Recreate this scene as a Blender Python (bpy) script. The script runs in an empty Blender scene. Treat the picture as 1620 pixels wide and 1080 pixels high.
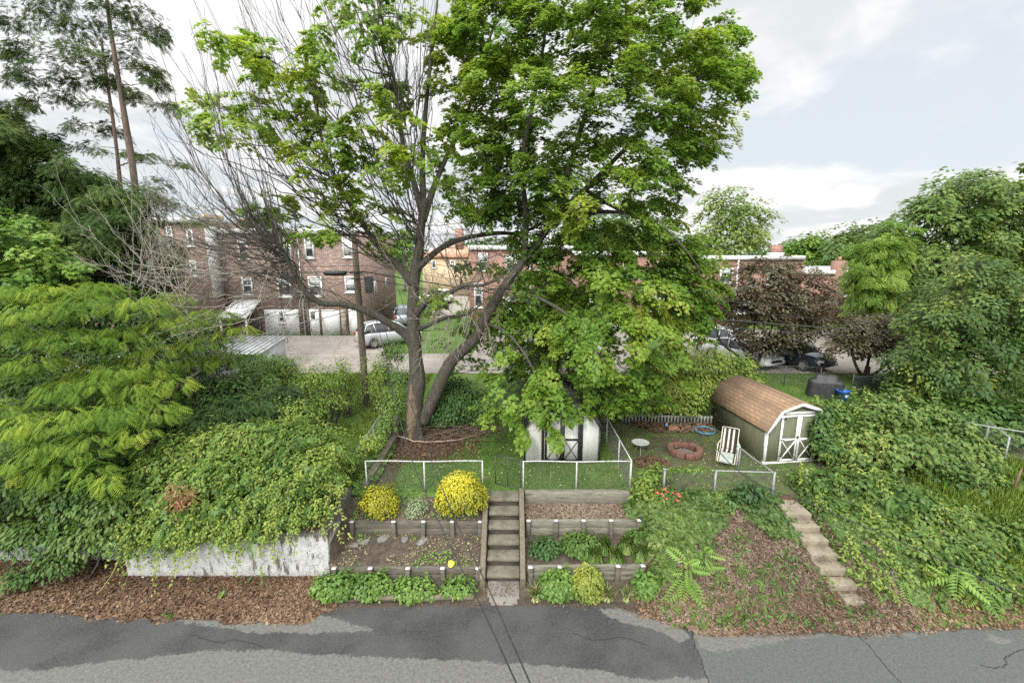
import bpy, math, random
import numpy as np
from mathutils import Vector

scene = bpy.context.scene
C = scene.collection
R = math.radians
# ---------------------------------------------------------------- camera
PITCH, CAMH, FPX = R(11.0), 8.5, 720.0
cd = bpy.data.cameras.new('camera'); cam = bpy.data.objects.new('camera', cd); C.objects.link(cam)
cam.location = (0, 0, CAMH); cam.rotation_euler = (R(90) - PITCH, 0, 0)
cd.lens = 16.0; cd.sensor_width = 36.0; cd.clip_end = 5000; cd.clip_start = 0.05
scene.camera = cam
# ---------------------------------------------------------------- view / render
scene.render.engine = 'CYCLES'
scene.view_settings.view_transform = 'Standard'; scene.view_settings.look = 'None'
scene.view_settings.gamma = 1.0; scene.view_settings.exposure = 0.2
scene.cycles.max_bounces = 10; scene.cycles.diffuse_bounces = 8; scene.cycles.glossy_bounces = 2
scene.cycles.transmission_bounces = 4; scene.cycles.transparent_max_bounces = 4
scene.cycles.sample_clamp_indirect = 6.0
scene.cycles.use_denoising = False; scene.cycles.denoiser = 'OPENIMAGEDENOISE'
scene.cycles.denoising_prefilter = 'NONE'; scene.cycles.denoising_input_passes = 'RGB_ALBEDO_NORMAL'
# ---------------------------------------------------------------- world: Nishita sky behind broken cloud
SUN_EL, SUN_AZ = R(36), R(200)          # azimuth clockwise from +Y
w = bpy.data.worlds.new('World'); scene.world = w; w.use_nodes = True
nt = w.node_tree; nt.nodes.clear()
def N(t, **k):
    n = nt.nodes.new(t)
    for a, b in k.items(): setattr(n, a, b)
    return n
out = N('ShaderNodeOutputWorld'); bg = N('ShaderNodeBackground'); bg.inputs['Strength'].default_value = 0.1
sky = N('ShaderNodeTexSky'); sky.sky_type = 'NISHITA'; sky.sun_disc = False
sky.sun_elevation = SUN_EL; sky.sun_rotation = SUN_AZ; sky.air_density = 1.0; sky.dust_density = 1.5
tc = N('ShaderNodeTexCoord'); sep = N('ShaderNodeSeparateXYZ')
L = nt.links.new
L(tc.outputs['Generated'], sep.inputs[0])
def math_(op, a, b=None, clamp=False):
    n = N('ShaderNodeMath', operation=op); n.use_clamp = clamp
    for i, x in enumerate((a, b)):
        if x is None: continue
        if isinstance(x, (int, float)): n.inputs[i].default_value = x
        else: L(x, n.inputs[i])
    return n.outputs[0]
def ramp(x, a, b, lo=0.0, hi=1.0):
    n = N('ShaderNodeMapRange', interpolation_type='SMOOTHSTEP')
    L(x, n.inputs[0])
    for i, q in enumerate((a, b, lo, hi)): n.inputs[i + 1].default_value = q
    return n.outputs[0]
zz = math_('ADD', math_('MAXIMUM', sep.outputs[2], 0.0), 0.22)
cv = N('ShaderNodeCombineXYZ')
L(math_('DIVIDE', sep.outputs[0], zz), cv.inputs[0]); L(math_('DIVIDE', sep.outputs[1], zz), cv.inputs[1])
cv.inputs[2].default_value = 3.7
def noise(vec, scale, detail, rough=0.55, dist=0.0):
    n = N('ShaderNodeTexNoise'); n.inputs['Scale'].default_value = scale; n.inputs['Detail'].default_value = detail
    n.inputs['Roughness'].default_value = rough; n.inputs['Distortion'].default_value = dist
    L(vec, n.inputs['Vector']); return n.outputs['Fac']
n1 = noise(cv.outputs[0], 0.8, 8, 0.55, 0.4)
cover = ramp(n1, 0.41, 0.51)
mp = N('ShaderNodeMapping'); mp.inputs['Location'].default_value = (4.3, 1.7, 0); L(cv.outputs[0], mp.inputs[0])
n2 = noise(mp.outputs[0], 1.5, 7, 0.55, 0.7)
shade = ramp(n2, 0.38, 0.57)
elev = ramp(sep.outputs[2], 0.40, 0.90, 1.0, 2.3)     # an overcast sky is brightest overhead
grey = N('ShaderNodeMix', data_type='RGBA'); L(shade, grey.inputs[0])
grey.inputs[6].default_value = (7.0, 7.35, 7.5, 1); grey.inputs[7].default_value = (9.3, 9.35, 9.3, 1)
thin = N('ShaderNodeMix', data_type='RGBA'); thin.inputs[0].default_value = 0.85
L(sky.outputs[0], thin.inputs[6]); thin.inputs[7].default_value = (7.3, 7.8, 8.25, 1)
mx = N('ShaderNodeMix', data_type='RGBA'); L(cover, mx.inputs[0]); L(thin.outputs[2], mx.inputs[6]); L(grey.outputs[2], mx.inputs[7])
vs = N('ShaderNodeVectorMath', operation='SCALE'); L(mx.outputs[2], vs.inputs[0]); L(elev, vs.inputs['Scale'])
# the veiled sun brightens the cloud around it (behind the viewer)
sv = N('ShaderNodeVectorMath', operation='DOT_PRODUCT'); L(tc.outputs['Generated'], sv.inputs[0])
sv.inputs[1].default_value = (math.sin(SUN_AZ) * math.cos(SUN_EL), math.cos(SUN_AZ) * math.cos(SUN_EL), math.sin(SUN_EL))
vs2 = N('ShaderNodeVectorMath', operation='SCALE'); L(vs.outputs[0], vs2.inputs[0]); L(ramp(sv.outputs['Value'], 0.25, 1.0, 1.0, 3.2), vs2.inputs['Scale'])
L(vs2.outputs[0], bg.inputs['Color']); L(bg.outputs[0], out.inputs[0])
# ---------------------------------------------------------------- sun
sd = bpy.data.lights.new('sun', 'SUN'); sd.energy = 2.5; sd.angle = R(10); sd.color = (1, 0.95, 0.86)
sun = bpy.data.objects.new('sun', sd); C.objects.link(sun)
sdir = Vector((math.sin(SUN_AZ) * math.cos(SUN_EL), math.cos(SUN_AZ) * math.cos(SUN_EL), math.sin(SUN_EL)))
sun.rotation_euler = sdir.to_track_quat('Z', 'Y').to_euler(); sun.location = sdir * 60

# ---------------------------------------------------------------- maths helpers
rng = np.random.default_rng(7)
cp, sp = math.cos(PITCH), math.sin(PITCH)
def ray(px, py):
    u = (px - 810) / FPX; v = (540 - py) / FPX
    return np.array((u, cp + v * sp, -sp + v * cp))
def W(px, py, Y):                       # a point seen at that place of the photo, Y metres out
    d = ray(px, py); t = Y / d[1]
    return np.array((d[0] * t, Y, CAMH + d[2] * t))
def G(px, py, dz=0.0):                  # where that line of sight meets the ground
    d = ray(px, py); lo, hi = 3.0, 3.0
    for i in range(2000):
        hi = lo + 0.05
        p = d * hi
        if p[2] + CAMH <= gh(p[0], p[1]) + dz: break
        lo = hi
    for _ in range(20):
        m = (lo + hi) / 2; p = d * m
        if p[2] + CAMH <= gh(p[0], p[1]) + dz: hi = m
        else: lo = m
    p = d * hi
    return np.array((p[0], p[1], float(gh(p[0], p[1])) + dz))
def hash3(ix, iy, iz):
    h = (ix.astype(np.int64) * 374761393 + iy.astype(np.int64) * 668265263 + iz.astype(np.int64) * 1274126177) & 0xffffffff
    h = ((h ^ (h >> 13)) * 1274126177) & 0xffffffff
    return ((h ^ (h >> 16)) & 0xffff) / 65535.0
def vnoise(p):
    p = np.asarray(p, float); i = np.floor(p).astype(np.int64); f = p - i; f = f * f * (3 - 2 * f); r = 0
    for dx in (0, 1):
        for dy in (0, 1):
            for dz in (0, 1):
                wt = (f[:, 0] if dx else 1 - f[:, 0]) * (f[:, 1] if dy else 1 - f[:, 1]) * (f[:, 2] if dz else 1 - f[:, 2])
                r = r + wt * hash3(i[:, 0] + dx, i[:, 1] + dy, i[:, 2] + dz)
    return r
def fbm2(x, y, s, seed=0, o=3):
    x = np.atleast_1d(np.asarray(x, float)); y = np.atleast_1d(np.asarray(y, float)); a, t, q = 1.0, 0.0, 0.0
    for k in range(o):
        t = t + a * vnoise(np.stack([x * s, y * s, np.full_like(x, seed + 7.3 * k)], 1)); q += a; a *= .5; s *= 2.1
    return t / q
def unit(a): return a / np.maximum(np.linalg.norm(a, axis=-1, keepdims=True), 1e-9)
def basis(n, tip):                      # columns x, y(tip), z(n)
    z = unit(n); y = unit(tip - z * (tip * z).sum(-1, keepdims=True)); x = np.cross(y, z)
    return np.stack([x, y, z], -1)
def catmull(P, n=6):
    P = np.asarray(P, float)
    if len(P) < 3: return np.array([P[0] + (P[-1] - P[0]) * t for t in np.linspace(0, 1, n + 1)])
    Q = np.vstack([2 * P[0] - P[1], P, 2 * P[-1] - P[-2]]); o = []
    for i in range(1, len(Q) - 2):
        for t in np.arange(n) / n:
            a, b, c, d = Q[i - 1], Q[i], Q[i + 1], Q[i + 2]
            o.append(.5 * (2 * b + (c - a) * t + (2 * a - 5 * b + 4 * c - d) * t * t + (3 * b - a - 3 * c + d) * t ** 3))
    o.append(P[-1]); return np.array(o)
def in_poly(x, y, poly):
    x = np.asarray(x); y = np.asarray(y); r = np.zeros(x.shape, bool); n = len(poly)
    for i in range(n):
        x1, y1 = poly[i][:2]; x2, y2 = poly[(i + 1) % n][:2]
        c = ((y1 > y) != (y2 > y)) & (x < (x2 - x1) * (y - y1) / ((y2 - y1) or 1e-9) + x1)
        r ^= c
    return r
def poly_dist(x, y, poly):              # signed distance, positive inside
    d = np.full(np.shape(x), 1e9); n = len(poly)
    for i in range(n):
        a = np.array(poly[i][:2]); b = np.array(poly[(i + 1) % n][:2]); e = b - a
        t = np.clip(((x - a[0]) * e[0] + (y - a[1]) * e[1]) / max((e * e).sum(), 1e-9), 0, 1)
        d = np.minimum(d, np.hypot(x - a[0] - e[0] * t, y - a[1] - e[1] * t))
    return np.where(in_poly(x, y, poly), d, -d)

# ---------------------------------------------------------------- ground height
def road_edge(x): return np.interp(x, [-16, -12, -7.7, -4.8, -4.5, -.2, 2.6, 3.4, 4.3, 7.7, 12, 16], [9.7, 9.6, 9.35, 9.3, 9.75, 9.85, 9.75, 9.4, 8.95, 9.0, 9.15, 9.2])
WY1, WY2, WY3 = 10.5, 11.68, 12.5
def yard(y): return np.interp(y, [12.3, 15, 24, 33, 60, 110, 250], [1.45, 1.58, 2.0, 2.2, 2.5, 3.6, 5.0])
def gh(x, y):
    x = np.asarray(x, float); y = np.asarray(y, float); ye = road_edge(x)
    yd = yard(y)
    wf = np.where(x > -10.1, 10.6, 11.25)
    A = np.where(y < wf + .05, np.interp((y - ye) / (wf - ye), [0, 1], [0, .14]), np.maximum(yd, 1.45))
    B = np.where(y < WY1 + .05, np.interp(y, [9.85, WY1], [.0, .16]),
        np.where(y < WY2 + .05, np.interp(y, [WY1, WY2], [.46, .66]), np.where(y < WY3 + .03, np.interp(y, [WY2, WY3], [1.02, 1.2]), yd)))
    Bl = np.where((y > WY2 + .05) & (y < WY3 + .2), np.interp(y, [WY2, WY3], [1.02, 1.42]), B)
    B = np.where(x < -.3, Bl, B)
    S = np.interp(y, [9.85, 10.4, 12.35, 12.4], [0, .06, 1.2, 1.3])     # under the stairs
    S = np.where(y > 12.4, yd, S)
    B = np.where((x > -.8) & (x < .36), S, B)
    Cc = np.interp((y - ye) / (12.1 - ye), [0, .12, .55, 1], [0, .14, .95, 1.45])
    Cc = np.where(y > 12.1, np.maximum(yd, 1.45), Cc)
    Cc = Cc + np.where((y > ye + .3) & (y < 12.2), .09 * (np.sin(x * 2.3 + y * 1.7) * .5 + np.sin(x * 5.1 - y * 3.3) * .3), 0)
    Cc = np.where((x > 7.45) & (x < 8.6) & (y > 9.4) & (y < 12.3), np.interp(y, [9.4, 11.4, 12.3], [.05, 1.1, 1.38]), Cc)
    t = np.clip((x - 3.45) / .35, 0, 1)
    z = np.where(x < -4.78, A, B * (1 - t) + Cc * t)
    return np.where(y < ye, np.where(y < ye - .3, -.05, -.05 + (y - ye + .3) / .3 * .05), z)

# ---------------------------------------------------------------- object helpers
def tag(o, label=None, cat=None, group=None, kind=None):
    if label: o['label'] = label
    if cat: o['category'] = cat
    if group: o['group'] = group
    if kind: o['kind'] = kind
    return o
def thing(name, label, cat, loc=(0, 0, 0), rz=0.0, group=None):
    o = bpy.data.objects.new(name, None); C.objects.link(o); o.empty_display_size = .2
    o.location = [float(a) for a in loc]; o.rotation_euler = (0, 0, rz)
    return tag(o, label, cat, group)
def world_loc(o):
    v = np.zeros(3)
    while o is not None: v += np.array(o.location); o = o.parent
    return v
def rotz(a): return np.array([[math.cos(a), -math.sin(a), 0], [math.sin(a), math.cos(a), 0], [0, 0, 1]])
class M:
    def __init__(s): s.v = []; s.f = []; s.sz = []; s.r = []; s.n = 0
    def raw(s, v, loops, sizes, rnd=None):
        v = np.asarray(v, float).reshape(-1, 3)
        s.v.append(v); s.f.append(np.asarray(loops, np.int64) + s.n); s.sz.append(np.asarray(sizes, np.int64))
        s.r.append(np.zeros(len(v)) if rnd is None else np.asarray(rnd, float)); s.n += len(v); return s
    def add(s, v, faces, rnd=None):
        return s.raw(v, [i for f in faces for i in f], [len(f) for f in faces], rnd)
    def box(s, x0, x1, y0, y1, z0, z1):
        v = [(x, y, z) for z in (z0, z1) for y in (y0, y1) for x in (x0, x1)]
        return s.add(v, [(0, 2, 3, 1), (4, 5, 7, 6), (0, 1, 5, 4), (2, 6, 7, 3), (0, 4, 6, 2), (1, 3, 7, 5)])
    def obox(s, c, size, rot=None):
        h = np.array(size) / 2
        v = np.array([(x, y, z) for z in (-1, 1) for y in (-1, 1) for x in (-1, 1)]) * h
        if rot is not None: v = v @ np.asarray(rot).T
        return s.add(v + np.array(c), [(0, 2, 3, 1), (4, 5, 7, 6), (0, 1, 5, 4), (2, 6, 7, 3), (0, 4, 6, 2), (1, 3, 7, 5)])
    def beam(s, a, b, wd, ht, up=(0, 0, 1)):
        a = np.array(a, float); b = np.array(b, float); d = unit(b - a); x = unit(np.cross(d, np.array(up, float))); z = np.cross(x, d)
        return s.obox((a + b) / 2, (wd, np.linalg.norm(b - a), ht), np.stack([x, d, z], -1))
    def prism(s, poly, ax, lo, hi):     # polygon (2D) extruded along axis ax
        n = len(poly); v = []
        for h in (lo, hi):
            for a, b in poly: v.append({'x': (h, a, b), 'y': (a, h, b), 'z': (a, b, h)}[ax])
        f = [tuple(range(n))[::-1], tuple(range(n, 2 * n))] + [(i, (i + 1) % n, n + (i + 1) % n, n + i) for i in range(n)]
        return s.add(v, f)
    def tube(s, P, r, n=8, cap=True, rnd=None):
        P = np.asarray(P, float); k = len(P); r = np.broadcast_to(np.asarray(r, float), (k,))
        T = unit(np.gradient(P, axis=0)) if k > 1 else np.array([[0, 0, 1.]])
        ref = np.array([0, 0, 1.]) if abs(T[0][2]) < .9 else np.array([1., 0, 0])
        X = [unit(np.cross(T[0], ref))]
        for i in range(1, k):
            x = X[-1] - T[i] * (X[-1] @ T[i]); X.append(unit(x))
        X = np.array(X); Y = np.cross(T, X); a = np.arange(n) * 2 * math.pi / n
        v = P[:, None] + r[:, None, None] * (np.cos(a)[None, :, None] * X[:, None] + np.sin(a)[None, :, None] * Y[:, None])
        i = np.arange(k - 1)[:, None] * n; j = np.arange(n)[None]; j2 = (j + 1) % n
        q = np.stack([i + j, i + j2, i + n + j2, i + n + j], -1).reshape(-1)
        loops = q; sizes = np.full((k - 1) * n, 4)
        if cap:
            loops = np.concatenate([q, np.arange(n)[::-1], (k - 1) * n + np.arange(n)]); sizes = np.concatenate([sizes, [n, n]])
        return s.raw(v.reshape(-1, 3), loops, sizes, None if rnd is None else np.full(k * n, rnd))
    def lathe(s, prof, n=20, c=(0, 0, 0)):
        a = np.arange(n) * 2 * math.pi / n; k = len(prof)
        v = np.array([[(c[0] + r * math.cos(t), c[1] + r * math.sin(t), c[2] + z) for t in a] for r, z in prof]).reshape(-1, 3)
        f = [(i * n + j, i * n + (j + 1) % n, (i + 1) * n + (j + 1) % n, (i + 1) * n + j) for i in range(k - 1) for j in range(n)]
        f += [tuple(range(n))[::-1], tuple((k - 1) * n + j for j in range(n))]
        return s.add(v, f)
    def inst(s, T, faces, pos, rot, scale, rnd):
        T = np.asarray(T, float); k = len(T); N_ = len(pos)
        if N_ == 0: return s
        sc = np.broadcast_to(np.asarray(scale, float), (N_,))
        v = np.einsum('nij,kj->nki', rot, T) * sc[:, None, None] + pos[:, None]
        fl = np.array([i for f in faces for i in f]); sz = np.array([len(f) for f in faces])
        return s.raw(v.reshape(-1, 3), (fl[None] + (np.arange(N_) * k)[:, None]).reshape(-1), np.tile(sz, N_), np.repeat(rnd, k))
    def build(s, name, m, parent=None, local=False, smooth=False, bevel=0.0, origin=None):
        v = np.concatenate(s.v); f = np.concatenate(s.f); sz = np.concatenate(s.sz); r = np.concatenate(s.r)
        me = bpy.data.meshes.new(name)
        if parent is None:
            off = np.array(origin, float) if origin is not None else (np.zeros(3) if local else np.array([(v[:, 0].min() + v[:, 0].max()) / 2, (v[:, 1].min() + v[:, 1].max()) / 2, v[:, 2].min()]))
        else: off = np.zeros(3) if local else world_loc(parent)
        v = v - off
        me.vertices.add(len(v)); me.vertices.foreach_set('co', v.astype(np.float32).ravel())
        me.loops.add(len(f)); me.loops.foreach_set('vertex_index', f.astype(np.int32))
        me.polygons.add(len(sz)); st = np.concatenate([[0], np.cumsum(sz)[:-1]])
        me.polygons.foreach_set('loop_start', st.astype(np.int32)); me.polygons.foreach_set('loop_total', sz.astype(np.int32))
        if smooth: me.polygons.foreach_set('use_smooth', np.ones(len(sz), bool))
        if r.any():
            at = me.attributes.new('rnd', 'FLOAT', 'POINT'); at.data.foreach_set('value', r.astype(np.float32))
        me.update(calc_edges=True); me.materials.append(m)
        o = bpy.data.objects.new(name, me); C.objects.link(o)
        if parent is None: o.location = off
        else: o.parent = parent
        if bevel:
            b = o.modifiers.new('bevel', 'BEVEL'); b.width = bevel; b.segments = 2; b.limit_method = 'ANGLE'; b.angle_limit = R(40)
        return o
def dup(o, loc, rz, label=None, parent=None):
    c = o.copy(); C.objects.link(c)
    if parent is not None: c.parent = parent
    else:
        c.location = [float(a) for a in loc]; c.rotation_euler = (0, 0, rz)
        if label: c['label'] = label
    for ch in list(o.children): dup(ch, None, None, None, c)
    return c

# ---------------------------------------------------------------- materials
class NT:
    def __init__(s, name):
        s.m = bpy.data.materials.new(name); s.m.use_nodes = True; s.t = s.m.node_tree; s.t.nodes.clear()
        s.out = s.t.nodes.new('ShaderNodeOutputMaterial'); s.geo = s.t.nodes.new('ShaderNodeNewGeometry')
        s.pos = s.geo.outputs['Position']
    def n(s, t, **k):
        n = s.t.nodes.new(t)
        for a, b in k.items(): setattr(n, a, b)
        return n
    def l(s, a, b): s.t.links.new(a, b)
    def put(s, sock, x):
        if hasattr(x, 'links'): s.l(x, sock)
        elif isinstance(x, tuple) and len(x) == 3 and sock.type == 'RGBA': sock.default_value = (*x, 1)
        else: sock.default_value = x
    def noise(s, scale, detail=4, rough=.55, vec=None, dist=0.0):
        n = s.n('ShaderNodeTexNoise'); n.inputs['Scale'].default_value = scale; n.inputs['Detail'].default_value = detail
        n.inputs['Roughness'].default_value = rough; n.inputs['Distortion'].default_value = dist
        s.l(vec if vec is not None else s.pos, n.inputs['Vector']); return n.outputs['Fac']
    def map(s, vec, sc=(1, 1, 1), loc=(0, 0, 0), rot=(0, 0, 0)):
        n = s.n('ShaderNodeMapping'); n.inputs['Scale'].default_value = sc; n.inputs['Location'].default_value = loc; n.inputs['Rotation'].default_value = rot
        s.l(vec, n.inputs[0]); return n.outputs[0]
    def step(s, x, a, b, lo=0.0, hi=1.0):
        n = s.n('ShaderNodeMapRange', interpolation_type='SMOOTHSTEP'); s.put(n.inputs[0], x)
        for i, q in enumerate((a, b, lo, hi)): n.inputs[i + 1].default_value = q
        return n.outputs[0]
    def mix(s, f, a, b, mode='MIX'):
        n = s.n('ShaderNodeMix', data_type='RGBA', blend_type=mode); s.put(n.inputs[0], f); s.put(n.inputs[6], a); s.put(n.inputs[7], b); return n.outputs[2]
    def math(s, op, a, b=0.0):
        n = s.n('ShaderNodeMath', operation=op); s.put(n.inputs[0], a); s.put(n.inputs[1], b); return n.outputs[0]
    def attr(s, name):
        n = s.n('ShaderNodeAttribute'); n.attribute_name = name; return n
    def bsdf(s, col, rough=.7, metal=0.0, spec=.5, bump=None, bs=.3, bd=.02):
        b = s.n('ShaderNodeBsdfPrincipled'); s.put(b.inputs['Base Color'], col); s.put(b.inputs['Roughness'], rough); s.put(b.inputs['Metallic'], metal)
        b.inputs['Specular IOR Level'].default_value = spec
        if bump is not None:
            u = s.n('ShaderNodeBump'); u.inputs['Strength'].default_value = bs; u.inputs['Distance'].default_value = bd
            s.l(bump, u.inputs['Height']); s.l(u.outputs[0], b.inputs['Normal'])
        s.b = b; return b
    def done(s, b=None):
        s.l((b or s.b).outputs[0], s.out.inputs[0]); return s.m
def surf(name, c1, c2, scale=6, rough=.7, metal=0.0, bump=.2, detail=5, stretch=(1, 1, 1), c3=None, bd=.02, spec=.5):
    t = NT(name); v = t.map(t.pos, stretch); n = t.noise(scale, detail, .6, v)
    col = t.mix(t.step(n, .3, .7), c1, c2)
    if c3: col = t.mix(t.step(t.noise(scale * .27, 3, .5, v), .55, .68), col, c3)
    t.bsdf(col, rough, metal, spec, t.noise(scale * 3, 4, .6, v), bump, bd); return t.done()
def leafmat(name, cols, trans=.35, rough=.5, big=.35, spec=.3, gain=(1.5, 1.38, 1.5)):
    """leaf colours run over cols by each leaf's own value and a slow drift through the plant"""
    t = NT(name); a = t.attr('rnd').outputs['Fac']; n = t.noise(big, 2)
    f = t.math('ADD', t.math('MULTIPLY', a, .75), t.math('MULTIPLY', t.step(n, .3, .7), .25))
    r = t.n('ShaderNodeValToRGB'); e = r.color_ramp.elements
    while len(e) < len(cols): e.new(.5)
    for i, c in enumerate(cols): e[i].position = i / (len(cols) - 1) * .92 + .04; e[i].color = (c[0] * gain[0], c[1] * gain[1], c[2] * gain[2], 1)
    t.l(f, r.inputs[0]); col = r.outputs[0]
    b = t.bsdf(col, rough, 0, spec)
    tr = t.n('ShaderNodeBsdfTranslucent'); t.l(t.mix(1.0, col, (1.15, 1.1, .75), 'MULTIPLY'), tr.inputs[0])
    m = t.n('ShaderNodeMixShader'); m.inputs[0].default_value = trans; t.l(b.outputs[0], m.inputs[1]); t.l(tr.outputs[0], m.inputs[2])
    t.l(m.outputs[0], t.out.inputs[0]); return t.m
def brickmat(name, cols, mortar, bw=.23, bh=.075, rough=.85):
    t = NT(name); s = t.n('ShaderNodeSeparateXYZ'); t.l(t.pos, s.inputs[0])
    c = t.n('ShaderNodeCombineXYZ'); t.l(t.math('ADD', s.outputs[0], s.outputs[1]), c.inputs[0]); t.l(s.outputs[2], c.inputs[1])
    b = t.n('ShaderNodeTexBrick'); t.l(c.outputs[0], b.inputs['Vector']); b.inputs['Scale'].default_value = 1.0
    b.inputs['Brick Width'].default_value = bw; b.inputs['Row Height'].default_value = bh; b.inputs['Mortar Size'].default_value = bh * .13
    b.inputs['Color1'].default_value = (*cols[0], 1); b.inputs['Color2'].default_value = (*cols[1], 1); b.inputs['Mortar'].default_value = (*mortar, 1)
    b.inputs['Bias'].default_value = -.1
    v = t.map(c.outputs[0], (1 / bw / 1.1, 1 / bh / 1.1, 1)); n = t.noise(1.0, 0, .5, v)
    col = t.mix(t.step(n, .52, .68), b.outputs['Color'], cols[2])
    col = t.mix(t.math('MULTIPLY', t.step(t.noise(.5, 5), .4, .75), .3), col, (.12, .10, .085))
    t.bsdf(col, rough, 0, .3, b.outputs['Fac'], -.4, .01); return t.done()
# ================================================================ materials used in the setting
def ground_mat():
    t = NT('ground_cover'); z = t.attr('zone'); s = t.n('ShaderNodeSeparateColor'); t.l(z.outputs['Color'], s.inputs[0])
    n1 = t.noise(5, 6, .65); n2 = t.noise(26, 4, .6); n3 = t.noise(.9, 4)
    soil = t.mix(t.step(n1, .3, .7), (.042, .033, .025), (.085, .066, .05))
    soil = t.mix(t.step(n2, .6, .72), soil, (.16, .13, .09))
    litter = t.mix(t.step(n2, .3, .7), (.035, .022, .015), (.085, .056, .036)); litter = t.mix(t.step(n1, .55, .7), litter, (.15, .11, .07))
    grass = t.mix(t.step(n3, .3, .7), (.05, .095, .017), (.085, .14, .03)); grass = t.mix(t.step(n2, .5, .75), grass, (.035, .07, .012))
    grass = t.mix(t.step(t.noise(2.2, 4), .6, .75), grass, (.13, .12, .055))
    wob = t.math('MULTIPLY', t.math('SUBTRACT', t.noise(3.5, 5, .65), .5), .7)
    f1 = t.step(t.math('ADD', s.outputs[1], wob), .35, .65); f2 = t.step(t.math('ADD', s.outputs[0], wob), .35, .65)
    col = t.mix(f2, t.mix(f1, soil, litter), grass)
    t.bsdf(col, .95, 0, .15, n2, .6, .04); return t.done()
def asphalt_mat():
    t = NT('alley_asphalt'); a = t.attr('zone'); s = t.n('ShaderNodeSeparateColor'); t.l(a.outputs['Color'], s.inputs[0])
    wob = t.math('ADD', t.math('MULTIPLY', t.math('SUBTRACT', t.noise(2.2, 8, .72), .5), .36), t.math('MULTIPLY', t.math('SUBTRACT', t.noise(14, 5, .75), .5), .2))
    fine = t.noise(38, 4, .75); mid = t.noise(14, 5, .65); big = t.noise(.8, 4)
    dark = t.mix(t.step(mid, .3, .7), (.022, .022, .0215), (.038, .0375, .0355)); dark = t.mix(t.step(big, .35, .65), dark, (.05, .049, .046))
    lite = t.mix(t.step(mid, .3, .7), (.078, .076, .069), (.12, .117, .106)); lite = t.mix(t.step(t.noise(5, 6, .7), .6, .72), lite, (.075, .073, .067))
    green = t.mix(t.step(mid, .3, .7), (.052, .058, .053), (.076, .081, .073))
    col = t.mix(t.step(t.math('ADD', s.outputs[1], wob), .485, .515), dark, green)
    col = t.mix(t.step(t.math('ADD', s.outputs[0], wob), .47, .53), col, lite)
    col = t.mix(t.step(fine, .52, .68), col, t.mix(.28, col, (.2, .195, .18)))
    col = t.mix(t.step(t.noise(27, 4, .7), .53, .66), col, t.mix(.4, col, (.008, .008, .008)))
    dirt = t.step(t.math('ADD', s.outputs[2], t.math('MULTIPLY', wob, 2.4)), .42, .62)
    col = t.mix(dirt, col, t.mix(t.step(mid, .3, .7), (.03, .022, .016), (.075, .055, .04)))
    vor = t.n('ShaderNodeTexVoronoi', feature='DISTANCE_TO_EDGE'); vor.inputs['Scale'].default_value = .42
    vv = t.n('ShaderNodeVectorMath', operation='ADD'); t.l(t.pos, vv.inputs[0])
    nn = t.n('ShaderNodeTexNoise'); nn.inputs['Scale'].default_value = 2.5; nn.inputs['Detail'].default_value = 5; t.l(t.pos, nn.inputs['Vector'])
    vm = t.n('ShaderNodeVectorMath', operation='SCALE'); vm.inputs['Scale'].default_value = .55; t.l(nn.outputs['Color'], vm.inputs[0]); t.l(vm.outputs[0], vv.inputs[1])
    t.l(vv.outputs[0], vor.inputs['Vector'])
    crack = t.math('MULTIPLY', t.step(vor.outputs['Distance'], .004, .012, 1, 0), t.step(t.noise(.5, 2), .6, .7, 0, .6))
    col = t.mix(crack, col, (.012, .012, .012))
    t.bsdf(col, t.step(mid, .3, .7, .62, .85), 0, .35, fine, .5, .012); return t.done()
def concmat(name, c1, c2, stain, sc=3):
    t = NT(name); n = t.noise(sc, 6, .62); col = t.mix(t.step(n, .32, .68), c1, c2)
    col = t.mix(t.math('MULTIPLY', t.step(t.noise(sc * .5, 6, .7), .5, .66), .75), col, stain)
    col = t.mix(t.step(t.noise(80, 2), .62, .75), col, t.mix(.4, col, (.02, .02, .02)))
    t.bsdf(col, .88, 0, .3, t.noise(40, 4), .25, .01); return t.done()
def paintedwall_mat():
    t = NT('old_white_paint'); wv = t.map(t.pos, (2.2, 2.2, .5)); n = t.noise(3, 6, .7, wv); n2 = t.noise(9, 6, .7)
    col = t.mix(t.step(n2, .3, .7), (.30, .30, .29), (.42, .42, .405))
    s = t.n('ShaderNodeSeparateXYZ'); t.l(t.pos, s.inputs[0]); top = t.step(s.outputs[2], .95, 1.45); low = t.step(s.outputs[2], .35, .1)
    a = t.step(t.math('ADD', n, t.math('MULTIPLY', top, .17)), .54, .63)
    col = t.mix(t.math('MULTIPLY', a, .9), col, (.06, .05, .042))
    col = t.mix(t.step(t.math('ADD', n2, t.math('MULTIPLY', top, .2)), .66, .72), col, (.10, .095, .085))
    col = t.mix(t.math('MULTIPLY', low, t.step(n2, .4, .6)), col, (.14, .115, .085))
    v = t.n('ShaderNodeTexVoronoi', feature='DISTANCE_TO_EDGE'); v.inputs['Scale'].default_value = 1.7
    q = t.n('ShaderNodeTexNoise'); q.inputs['Scale'].default_value = 3; q.inputs['Detail'].default_value = 4; t.l(t.pos, q.inputs['Vector'])
    e = t.n('ShaderNodeVectorMath', operation='ADD'); t.l(t.pos, e.inputs[0]); t.l(q.outputs['Color'], e.inputs[1]); t.l(e.outputs[0], v.inputs['Vector'])
    col = t.mix(t.step(v.outputs['Distance'], .004, .013, .8, 0), col, (.05, .045, .04))
    t.bsdf(col, .85, 0, .3, n2, .5, .02); return t.done()
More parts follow.
